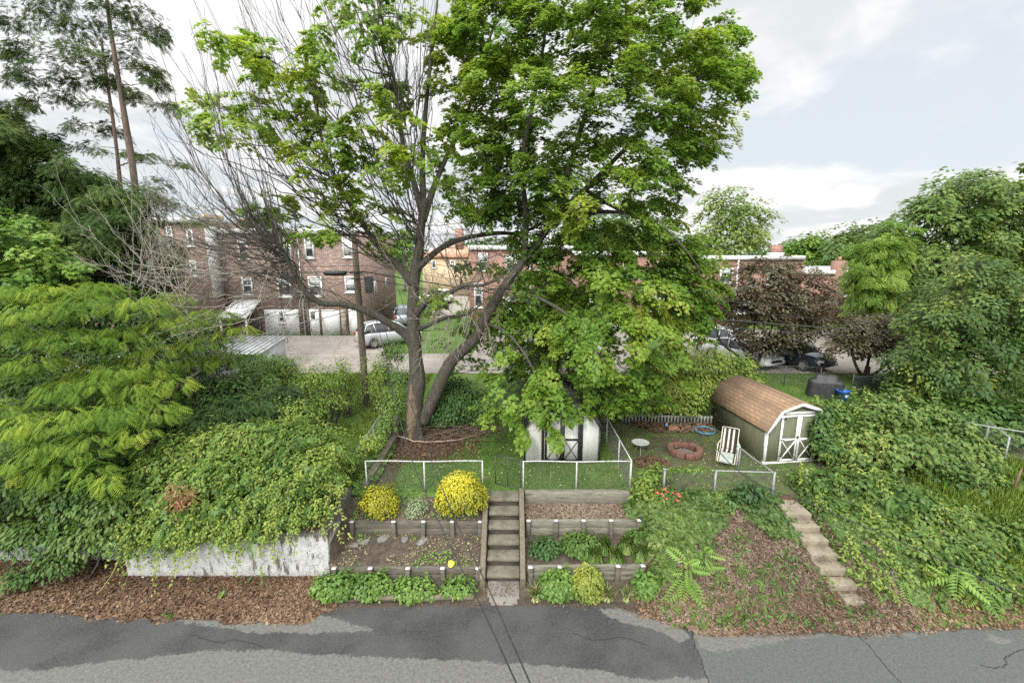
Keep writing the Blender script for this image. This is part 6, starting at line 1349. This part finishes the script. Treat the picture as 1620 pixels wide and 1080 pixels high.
fx0, fx1 = -4.1, 3.45
scatter('lawn_grass', gr, 52000, (fx0, fx1), (12.6, 19), lambda x, y: (np.hypot(x + 3.2, (y - 15.8) * 1.1) > 1.25) & ~((x > .4) & (x < 2.95) & (y > 14.3) & (y < 17)) & (fbm2(x, y, 2.3, 9) > .3), BLADE, .06, lay=False)
scatter('yard_grass', leafmat('dry_grass', ((.045, .075, .018), (.08, .105, .03), (.15, .15, .065), (.24, .21, .115)), .3), 24000, (3.6, 12), (12.3, 18), lambda x, y: (fbm2(x, y, 1.1, 4) > .42) & (np.hypot(x - 6.0, y - 15.1) > .8), BLADE, .06, lay=False)
scatter('rough_grass', lime, 30000, (-11, -4.3), (12.8, 24), lambda x, y: fbm2(x, y, .9, 2) > .38, BLADE, .17, lay=False)
scatter('far_grass', gr, 22000, (8, 22), (13, 23.5), lambda x, y: (fbm2(x, y, .8, 2) > .48), BLADE, .1, lay=False)
scatter('bank_grass', lime, 30000, (9.0, 17), (9.6, 14.5), lambda x, y: (fbm2(x, y, 1.2, 6) > .3) & (x > 12.6), BLADE, .26, lay=False)
litm = leafmat('leaf_litter', ((.045, .022, .012), (.10, .05, .026), (.20, .115, .06), (.36, .25, .145)), .05, .8, gain=(.72, .78, .85))
strawm = leafmat('straw_litter', ((.06, .038, .024), (.14, .09, .055), (.25, .175, .115), (.36, .29, .21)), .05, .8, gain=(.66, .7, .75))
scatter('leaf_litter', litm, 30000, (-14.5, -4.3), (9.15, 11.2), lambda x, y: (y > road_edge(x) - .12 + (.55 * (fbm2(x, y, 2.4, 8) - .5)) - np.where((x > -5.6) & (x < -4.75), .25 * (x + 5.6), 0)) & (y < np.where(x > -10.1, 10.6, 11.2)), FLAKE, .07, sv=.6)
scatter('bank_litter', strawm, 30000, (3.5, 9.6), (8.8, 12.2), lambda x, y: (y > road_edge(x) - .1 + .55 * (fbm2(x, y, 2.4, 8) - .5)) & ~((x > 7.75) & (x < 8.55) & (y > 9.55)), SLIM, .10, sv=.6)
scatter('verge_litter', litm, 9000, (3.0, 13.5), (8.75, 10.0), lambda x, y: (y > road_edge(x) - .12 + .35 * (fbm2(x, y, 1.7, 8) - .5)) & (y < road_edge(x) + .75), FLAKE, .065, sv=.6)
scatter('bed_petals', leafmat('fallen_seed', ((.12, .1, .05), (.24, .21, .11), (.36, .32, .18)), .2, gain=(1, 1, 1)), 1700, (-4.6, -.85), (10.55, 12.4), lambda x, y: fbm2(x, y, 1.6, 3) > .45, FLAKE, .045)
scatter('bed_mulch', strawm, 5200, (.4, 3.5), (11.72, 12.4), lambda x, y: x > 0, FLAKE, .06)
scatter('step_debris', litm, 130, (7.6, 8.7), (9.5, 12.2), lambda x, y: x > 0, FLAKE, .05, lift=.12)
scatter('stair_debris', strawm, 260, (-.62, .16), (10.0, 10.4), lambda x, y: x > -9, FLAKE, .04)
scatter('lawn_petals', leafmat('fallen_petal', ((.3, .33, .14), (.45, .46, .26)), .2), 500, (fx0, 9), (12.6, 16), lambda x, y: x > -9, FLAKE, .035, lift=.03)
scatter('bed_weeds', mid_g, 2300, (-4.6, -.85), (10.55, 12.5), lambda x, y: (fbm2(x, y, 2.2, 5) > .6), OVAL, .07, lift=.03)
scatter('bank_ivy', ivy_g, 11000, (3.3, 7.9), (9.0, 12.6), lambda x, y: fbm2(x, y, 1.25, 12) + np.clip((y - 11.1) * .22, -.1, .25) + np.clip((4.6 - x) * .14, -.06, .2) * (y > 10) > .57, IVY, .12, lift=.06)
pm = M(); pb = []
for i in range(40):
    x = rng.uniform(3.7, 7.6); y = rng.uniform(10.0, 12.2)
    if fbm2(x, y, 1.25, 12)[0] + (y - 11.1) * .2 + max(0, 4.7 - x) * .15 > .56: pb.append((x, y, float(gh(x, y)) + .02, rng.uniform(.25, .5), rng.uniform(.2, .4), rng.uniform(.1, .2)))
blobs(pm, IVY, pb, 330, .11, depth=.1, lump=.5, up=.7, nmin=0); tag(pm.build('ivy_ground_cover', ivy_g, None, True), kind='stuff')
scatter('bank_weeds', mid_g, 1500, (3.6, 7.9), (9.1, 12.3), lambda x, y: fbm2(x, y, 2.6, 41) > .52, SUMAC, .17, up=.6, lift=.06)
scatter('bank_sprigs', deep_v, 4200, (3.6, 10.4), (9.0, 12.3), lambda x, y: (fbm2(x, y, 2.9, 47) > .57) & ~((x > 7.75) & (x < 8.6) & (y > 9.55)), OVAL, .1, up=.5, lift=.05)
scatter('step_ivy', ivy_g, 9000, (8.5, 10.4), (9.3, 12.8), lambda x, y: fbm2(x, y, 1.4, 15) + np.clip((y - 10) * .12, -.1, .25) > .5, IVY, .095, lift=.05)
scatter('curb_ivy', mid_g, 2200, (-4.75, -4.2), (12.4, 15.5), lambda x, y: fbm2(x, y, 1.4, 15) > .4, IVY, .09, lift=.08)
scatter('wall_weeds', mid_g, 700, (-13, -5), (9.35, 10.5), lambda x, y: fbm2(x, y, 1.6, 31) > .68, SUMAC, .16, lift=.03)
scatter('road_debris', litm, 2600, (-12, 13), (8.3, 9.9), lambda x, y: (y < road_edge(x)) & (rng.random(len(x)) < np.exp(-(road_edge(x) - y) * 5)), FLAKE, .05, lift=.012)
scatter('trunk_litter', litm, 2600, (-5, -.8), (14.2, 17.2), lambda x, y: np.hypot(x + 3.0, (y - 15.8)) < 1.75 + .5 * fbm2(x, y, 1.5, 3), FLAKE, .065, lift=.01, sv=.6)
scatter('picket_litter', litm, 1500, (4.9, 8.0), (16.6, 17.6), lambda x, y: fbm2(x, y, 1.6, 31) > .4, FLAKE, .1, lift=.03)
scatter('yard_litter', litm, 1500, (4.0, 5.5), (13.7, 14.7), lambda x, y: np.hypot(x - 4.7, y - 14.2) < .6, FLAKE, .07, lift=.01)

# ================================================================ trees
shrub('broadleaf_thicket', 'dark green thicket filling the space behind the mimosa', 'bush', [gx(20, 560, 17.5, 1.9, 1.4, 1.5), gx(120, 560, 17.6, 1.9, 1.4, 1.4), gx(215, 570, 17.8, 1.7, 1.3, 1.2), gx(290, 575, 18, 1.3, 1.0, .9), gx(60, 500, 18.4, 1.8, 1.4, 1.4), gx(160, 500, 18.5, 1.8, 1.4, 1.3), gx(245, 520, 18.6, 1.4, 1.2, 1.1), gx(-80, 530, 17.5, 2, 1.5, 1.6), gx(320, 540, 19, 1.0, .9, .8), gx(345, 570, 18.6, .8, .7, .6), gx(0, 610, 15.6, 1.3, 1.0, .9), gx(70, 610, 15.4, 1.1, .9, .8), gx(-70, 600, 16, 1.5, 1, 1), gx(140, 615, 15.4, 1.0, .8, .7)], OVAL, 150, .17, deep_v, 'vine thickets', 24, depth=.6, lump=.5)  # leaf colour darkened to put shade into the gaps between mimosa tiers
shrub('alley_shrub', 'leafy shrub at the far alley edge left of the big trunk', 'bush', [gx(622, 560, 22.5, .6, .5, .7), gx(605, 585, 22.0, .6, .5, .5)], OVAL, 260, .12, mid_g, 'left yard shrubs', 8, depth=.4, lump=.4)
def grow(name, label, base, trunk, cen, rad, per, shape, size, lm, bm, group=None, r0=.2, r1=.05, cat='tree', limbs=(), br=.03, sub=True, up=.7, droop=.5, spray=.35, flat=.35, keep=.5, crnd=None, bdroop=.06):
    o = thing(name, label, cat, base, 0, group); T = Tree(); T.limb(trunk, r0, r1, 10, .8)
    for l in limbs: T.limb(l[0], l[1], l[2], 8)
    mb = M(); cen = np.array(cen); rad = np.array(rad, float); s_, c_ = clusters(mb, shape, cen, rad, per, size, up, droop, spray, crnd, flat, trunk[-1]); mb.build('crown', lm, o)
    od = np.argsort(np.linalg.norm(cen - np.array(trunk[-1]), axis=1)); iv = np.argsort(od); T.reach(cen[od], br, bdroop, s_ if sub else None, iv[c_] if sub else None, keep=keep)
    T.t.build('trunk', bm, o, smooth=True); T.b.build('branches', bm, o); return o
def cloudpts(poly, n, Y, dep, mind, zmin=None, edge=60):
    p = fill(poly, n, lambda x, y: Y, dep, edge, mind)
    return p if zmin is None else p[p[:, 2] > zmin]
# mimosa: flat tiers of feathery fronds
mim = leafmat('mimosa_leaf', ((.035, .088, .015), (.058, .125, .02), (.10, .175, .028), (.19, .26, .04)), .45, .6, spec=.1, gain=(2.0, 1.6, 1.4))
mb_ = np.array([-11.5, 13.4, 1.4]); o = thing('mimosa_tree', 'spreading mimosa tree with tiers of feathery bright green leaves', 'tree', mb_)
T = Tree(); T.limb([mb_, mb_ + (.1, 0, 1.2), mb_ + (.4, .1, 2.2)], .2, .14, 10); T.limb([mb_ + (.1, 0, 1.2), mb_ + (.8, -.7, 1.6), mb_ + (1.5, -1.5, 1.9)], .08, .03, 8); T.limb([mb_ + (.4, .1, 2.2), mb_ + (.6, .8, 2.8), mb_ + (1.0, 1.5, 3.2)], .1, .04, 8); T.limb([mb_ + (.4, .1, 2.2), mb_ + (-1, .5, 3.2), mb_ + (-2.4, .8, 3.6)], .12, .05, 8)
tiers = [(150, 600, 12.8, 52), (215, 612, 13.0, 52), (265, 598, 13.6, 42), (100, 605, 12.6, 52), (185, 580, 13.4, 50), (235, 575, 14.2, 44), (0, 455, 15.5, 60), (80, 450, 15.6, 55), (150, 448, 16, 50), (-60, 560, 13.6, 60), (10, 575, 13.0, 50), (120, 590, 13.6, 45), (220, 585, 14.4, 40), (60, 480, 13.6, 62), (140, 470, 14.2, 62), (215, 475, 14.8, 55), (20, 520, 13.2, 60), (110, 520, 13.6, 66), (190, 520, 14.4, 60), (270, 500, 15.2, 55), (330, 490, 16, 50), (250, 545, 15, 48), (60, 560, 13, 50), (320, 530, 15.6, 44), (375, 515, 16, 36), (-60, 500, 13, 70), (160, 570, 14.0, 40), (300, 565, 15.5, 40), (15, 455, 15, 50), (260, 465, 16.5, 45), (350, 560, 16, 30),
         (40, 660, 11.2, 62), (110, 650, 11.6, 66), (180, 640, 12, 60), (245, 640, 12.4, 45), (70, 700, 10.9, 60), (140, 690, 11.2, 60), (-20, 690, 10.8, 60), (210, 675, 11.7, 40), (10, 640, 11.6, 50), (-60, 640, 11.4, 60), (150, 735, 10.6, 34), (172, 755, 10.4, 22), (90, 735, 10.7, 40), (30, 735, 10.7, 40)]
mb = M(); tc_ = []
for x, y, Yq, r in tiers:
    c = W(x, y, Yq); R_ = r * .74 * Yq / 690; n = int(R_ * R_ * 95) + 12; a = rng.random(n) * 2 * math.pi; q = rng.random(n) ** .6 * R_; out = np.stack([np.cos(a), np.sin(a), np.zeros(n)], 1)
    p = c + out * q[:, None] + np.stack([np.zeros(n), np.zeros(n), -.35 * q * q / R_ + rng.normal(size=n) * .07], 1)
    leaves(mb, FROND, p, np.array([0, -.12, 1.]) + out * .35 + rdir(n) * .14, out + np.array([.25, -.35, -.25]) + rdir(n) * .35, .31, .45 * rng.random() + .55 * rng.random(n), .3); tc_.append(c - (0, 0, .15))
    n2 = n // 2; p2 = c + rdir(n2) * np.array([R_, R_, .2]) * .9 - (0, 0, .35); leaves(mb, FROND, p2, np.array([0, -.1, 1.]) + rdir(n2) * .3, rdir(n2) + np.array([0, 0, -.3]), .34, .3 * rng.random(n2), .25)
mb.build('crown', mim, o); T.reach(np.array(tc_), .018, -.05); T.t.build('trunk', bark_dark, o, smooth=True); T.b.build('branches', bark_dark, o)
# shaded undergrowth beneath it
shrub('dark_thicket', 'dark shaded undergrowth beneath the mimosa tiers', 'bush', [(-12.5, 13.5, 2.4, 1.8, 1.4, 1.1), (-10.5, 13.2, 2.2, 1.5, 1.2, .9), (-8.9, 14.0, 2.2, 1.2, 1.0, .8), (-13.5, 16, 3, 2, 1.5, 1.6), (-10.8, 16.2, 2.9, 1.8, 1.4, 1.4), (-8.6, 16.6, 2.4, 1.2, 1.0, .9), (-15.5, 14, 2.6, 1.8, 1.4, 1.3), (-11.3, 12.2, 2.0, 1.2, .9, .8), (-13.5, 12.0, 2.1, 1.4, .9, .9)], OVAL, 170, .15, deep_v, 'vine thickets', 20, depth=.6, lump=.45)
# bright maple at far left
green_b = leafmat('bright_leaf', ((.035, .09, .014), (.06, .13, .02), (.10, .18, .026), (.15, .22, .035)), .38)
cen = cloudpts([(-120, 330), (20, 325), (70, 340), (110, 375), (150, 425), (120, 470), (-120, 470)], 80, 17.5, 1.2, 22)
b_ = np.array([cen[:, 0].mean() - .5, 17.8, 1.6]); grow('young_maple', 'bright green maple at the far left behind the mimosa', b_, [b_, b_ + (0, 0, 2.5), b_ + (.2, 0, 5.0)], cen, rng.uniform(.4, .65, len(cen)), 120, MAPLE, .16, green_b, bark_grey, 'broadleaf trees')
# dark evergreen behind
ever = leafmat('evergreen_spray', ((.02, .042, .012), (.032, .062, .016), (.052, .09, .022), (.085, .125, .032)), .18, .7, spec=.1)
cen = cloudpts([(-160, 120), (20, 150), (60, 205), (110, 210), (150, 260), (205, 290), (250, 300), (250, 360), (300, 400), (280, 470), (180, 480), (-160, 460)], 260, 21.5, 2.2, 28)
b_ = np.array([-19.5, 21.5, 1.9]); grow('dark_evergreen', 'dense dark evergreen with drooping sprays at the left', b_, [b_, b_ + (0, 0, 4), b_ + (.2, 0, 8)], cen, rng.uniform(.6, 1.0, len(cen)), 330, SPRAY, .21, ever, bark_dark, 'tall evergreens', .3, .05, droop=.9, spray=.5, up=.6, flat=.5)
# tall thin conifers against the sky
def conifer(label, trunk_px, Yq, r0, tufts, per):
    tp = [W(x, y, Yq) for x, y in trunk_px]; g = tp[0].copy(); cen = np.array([W(x, y, Yq + d) for x, y, r, d in tufts]); rd = np.array([(r * Yq / 700, r * Yq / 800, r * Yq / 700 * .34) for x, y, r, d in tufts])
    return grow('tall_pine', label, g, tp, cen, rd, per, SPRAY, .2, pine, bark_red, 'tall evergreens', r0, .05, droop=.3, spray=.4, up=.9, br=.03, keep=.7, bdroop=.03)
pine = leafmat('pine_needles', ((.022, .045, .014), (.035, .065, .018), (.06, .095, .025), (.10, .13, .04)), .2, .7, spec=.1)
tf = [(40, 75, 40, .5), (90, 60, 46, -.5), (130, 40, 40, .4), (75, 25, 44, 0), (110, 95, 50, .8), (60, 110, 40, -.8), (30, 120, 30, .3), (150, 90, 36, -.6), (120, 130, 40, 1), (215, 20, 34, .5), (225, 60, 36, -.5), (245, 45, 26, .8), (240, 110, 24, .4), (200, 85, 30, 1), (170, 20, 34, 0), (20, 30, 30, 0), (60, 0, 40, .4), (110, -10, 40, .8), (250, 130, 20, -.4), (175, 130, 26, 1), (85, 150, 34, .4), (35, 165, 26, -.5), (200, -20, 40, 0), (140, -50, 50, 0), (170, -100, 50, .5), (120, -110, 40, -.5), (160, -170, 40, 0), (265, 170, 16, 0), (215, 150, 18, .6), (20, 85, 24, .7)]
conifer('tall thin reddish trunked pine with sparse flat foliage against the sky', [(225, 640), (222, 420), (213, 290), (198, 190), (185, 110), (170, 10), (155, -150)], 24.5, .25, tf, 290)
tf2 = [(150, 165, 26, 0), (175, 205, 18, .5), (145, 235, 22, -.4), (205, 240, 20, 0), (130, 200, 24, .5), (165, 130, 22, .4), (235, 250, 22, .5), (250, 290, 26, 0), (270, 320, 30, .6), (285, 260, 16, -.4), (310, 350, 20, .3)]
conifer('thinner second pine stem just left of the tall reddish pine', [(205, 640), (200, 420), (190, 290), (180, 200), (168, 120), (160, 60)], 25.6, .14, tf2, 200)
# thorny dead branches in front of the evergreen
o = thing('dead_shrub', 'tangle of bare pale branches in front of the dark evergreen', 'dead shrub', np.array([-9.6, 17, 1.6])); b = M()
for i in range(36):
    g = W(rng.uniform(200, 330), rng.uniform(430, 520), 17 + rng.uniform(-1, 1)); c = W(rng.uniform(60, 380), rng.uniform(210, 440), 17 + rng.uniform(-2, 2)); bare(g, c, .014, b, .2, 7, .004, 1.0, .1, .007)
for i in range(10): g = np.array([-9.6, 17, 1.6]) + rng.normal(size=3) * np.array([.3, .3, 0]); c = W(rng.uniform(200, 330), rng.uniform(430, 520), 17); bare(g, c, .03, b, 0, 3)
b.build('bare_branches', twigm, o)
# spruce behind the sheds
sg = W(880, 600, 20.5); sg[2] = 1.9; sc_ = []; sr = []
for k in range(44):
    t = k / 43; z = 2.3 + t * 5.2; rr = 2.0 * (1 - t) ** .8 + .25; a = k * 2.4; sc_.append(sg + np.array([math.cos(a) * rr * .75, math.sin(a) * rr * .75, z - 1.9])); sr.append((rr * .5 + .15, rr * .5 + .15, .2))
grow('spruce_tree', 'dark blue green spruce behind the black and white shed', sg, [sg, sg + (0, 0, 3), sg + (0, 0, 6.2)], sc_, sr, 60, SPRAY, .34, leafmat('spruce_needles', ((.012, .026, .014), (.02, .04, .02), (.034, .058, .028)), .1, .6), bark_dark, None, .16, .03, droop=.5, spray=.4, up=.9)
# purple leaved trees
purp = leafmat('purple_leaf', ((.034, .028, .02), (.06, .048, .032), (.085, .082, .042), (.14, .115, .078)), .3, .5, gain=(1.35, 1.35, 1.3))
def purple(label, poly, n, Yq, dep, base_px, stems, per, sz):
    cen = cloudpts(poly, n, Yq, dep, 30); g = W(*base_px, Yq); g[2] = float(gh(g[0], g[1])); limbs = [([g + np.array([d * .08, 0, 0])] + [W(x, y, Yq + d) for x, y in s_], .09, .03) for d, s_ in zip((-.8, .5, -.3, .9, .2, -.6), stems)]
    grow('purple_tree', label, g, [g, g + (0, 0, .4), g + (.02, 0, .7)], cen, rng.uniform(.5, .8, len(cen)), per, OVAL, sz, purp, bark_dark, 'purple leaved trees', .16, .12, limbs=limbs, br=.03, droop=.7, spray=.36, keep=.7)
purple('larger purple leaved tree spreading above the parked cars', [(1112, 470), (1140, 420), (1190, 398), (1255, 396), (1310, 425), (1345, 470), (1330, 520), (1290, 545), (1250, 570), (1180, 560), (1135, 530)], 165, 24.6, 1.8, (1190, 592), [[(1180, 560), (1160, 520), (1150, 480)], [(1190, 555), (1195, 500), (1200, 450)], [(1205, 560), (1225, 510), (1260, 460)], [(1215, 565), (1250, 530), (1300, 490)], [(1170, 565), (1140, 540), (1130, 500)]], 120, .17)
purple('smaller purple leaved tree behind the dark slat fence', [(1295, 545), (1310, 510), (1350, 490), (1400, 485), (1440, 505), (1440, 550), (1400, 570), (1350, 575), (1320, 565)], 60, 23.2, 1.3, (1368, 610), [[(1355, 580), (1345, 550), (1335, 530)], [(1372, 580), (1380, 545), (1390, 515)], [(1385, 590), (1405, 575), (1425, 560)]], 120, .16)
# big trees on the right
walnut = leafmat('walnut_leaf', ((.032, .072, .014), (.055, .105, .02), (.085, .14, .027), (.13, .185, .04)), .38, .5)
cen = cloudpts([(1340, 470), (1350, 400), (1345, 370), (1385, 352), (1430, 330), (1435, 300), (1480, 275), (1550, 268), (1580, 270), (1620, 255), (1800, 240), (1850, 500), (1500, 510), (1390, 500)], 240, 31, 3.0, 34)
b_ = W(1520, 560, 32); b_[2] = 2.1; grow('walnut_tree', 'big broad crowned green tree rising above the houses at far right', b_, [b_, W(1520, 450, 32), W(1530, 340, 32)], cen, rng.uniform(1.0, 1.6, len(cen)), 260, OVAL, .27, walnut, bark_grey, 'broadleaf trees', .4, .1, droop=.8, spray=.6, keep=.3)
cen = cloudpts([(1345, 490), (1342, 440), (1350, 400), (1385, 355), (1430, 345), (1440, 420), (1420, 500), (1380, 500)], 70, 28.4, 1.2, 30)
b_ = W(1400, 580, 28.6); b_[2] = 2.1; grow('ailanthus_tree', 'light green tree with drooping leaf plumes beside the brick chimney', b_, [b_, W(1400, 480, 28.6), W(1405, 400, 28.6)], cen, rng.uniform(.7, 1.1, len(cen)), 150, COMPOUND, .33, leafmat('plume_leaf', ((.05, .11, .018), (.08, .155, .024), (.12, .2, .03), (.16, .24, .04)), .38), bark_grey, 'broadleaf trees', .2, .06, droop=.9, spray=.6)
front = leafmat('vined_tree_leaf', ((.02, .05, .01), (.034, .074, .014), (.066, .11, .02), (.19, .22, .035)), .33)
cen = cloudpts([(1405, 560), (1400, 600), (1430, 640), (1470, 665), (1700, 690), (1800, 500), (1700, 440), (1600, 430), (1560, 395), (1530, 385), (1490, 420), (1450, 450), (1430, 490)], 240, 19.2, 2.0, 24)
b_ = W(1560, 660, 19.6); b_[2] = 1.8; grow('vine_covered_tree', 'dense tree covered in yellow tipped vines in front of the walnut', b_, [b_, W(1560, 560, 19.6), W(1550, 440, 19.4)], cen, rng.uniform(.5, .85, len(cen)), 190, OVAL, .15, front, bark_grey, 'broadleaf trees', .25, .06, droop=.8, spray=.4, limbs=[([W(1500, 640, 18.4), W(1540, 600, 18)], .03, .02)])
shrub('undergrowth', 'dark leafy undergrowth beneath the vine covered tree', 'bush', [gx(1560, 660, 16.6, 1.1, .9, .7), gx(1610, 665, 16.4, 1.0, .9, .7), gx(1500, 650, 17.4, 1.0, .8, .6), gx(1660, 670, 16.2, 1.0, .9, .8), gx(1440, 640, 18.4, .9, .7, .6), gx(1585, 690, 15.4, .6, .5, .35), gx(1400, 640, 19, .8, .6, .5)], IVY, 240, .2, deep_v, None, 10, depth=.45, lump=.4)
# trees behind the houses
def fartree(label, poly, n, Yq, dep, rr, m, per, sz, name='broadleaf_tree', bx=None):
    cen = cloudpts(poly, n, Yq, dep, 40 * Yq / 30); xs = [p[0] for p in poly]; bx = bx or sum(xs) / len(xs); b_ = W(bx, 420, Yq); b_[2] = float(gh(b_[0], Yq)); top = W(bx, min(p[1] for p in poly) * .6 + max(p[1] for p in poly) * .4, Yq)
    grow(name, label, b_, [b_, (b_ + top) / 2 + (.2, 0, 0), top], cen, rng.uniform(rr * .75, rr * 1.2, len(cen)), per, OVAL, sz, m, bark_grey, 'trees behind the houses', .35, .08, spray=rr * .55, keep=.25)
pale = leafmat('pale_green_leaf', ((.06, .11, .022), (.09, .15, .03), (.13, .19, .042), (.18, .23, .06)), .4)
fartree('pale green airy tree rising above the white roofed house', [(1080, 420), (1085, 330), (1120, 300), (1150, 288), (1190, 292), (1215, 325), (1232, 345), (1215, 385), (1190, 415)], 46, 48, 3, 1.5, pale, 130, .34)
fartree('mid green round tree behind the lower roof', [(1210, 410), (1225, 380), (1250, 385), (1275, 362), (1310, 362), (1325, 385), (1310, 422), (1240, 420)], 40, 66, 3.5, 2.0, green_b, 130, .5)
fartree('dark green tree just left of the light green plumes', [(1290, 425), (1310, 380), (1330, 355), (1360, 350), (1400, 360), (1420, 425)], 40, 60, 3.5, 1.9, walnut, 130, .5)
fartree('small dark conifer top behind the pale airy tree', [(1160, 405), (1175, 370), (1185, 352), (1200, 375), (1205, 405)], 16, 56, 1.2, 1.1, ever, 110, .4)
fartree('grey green tree behind the brown brick houses', [(600, 410), (610, 370), (640, 352), (668, 365), (668, 410)], 22, 70, 2.5, 1.8, green_b, 110, .5)
fartree('tall green tree far behind the maple crown', [(860, 405), (880, 345), (940, 325), (1010, 330), (1060, 350), (1070, 405)], 46, 62, 3.5, 2.0, walnut, 120, .5)
# distant wood closing the horizon
mb = M(); n = 420; xx = rng.uniform(-230, 260, n); yy = rng.uniform(110, 175, n); zz_ = gh(xx, yy); cen = np.stack([xx, yy, zz_ + rng.uniform(1.5, 7.5, n)], 1); clusters(mb, OVAL, cen, rng.uniform(3, 5, n), 90, 1.3, .6, .4, 2.2); tag(mb.build('distant_wood', leafmat('distant_leaf', ((.03, .065, .02), (.05, .09, .03), (.08, .13, .04)), .3, .6, .02), None, True), kind='stuff')
bpy.context.view_layer.update()
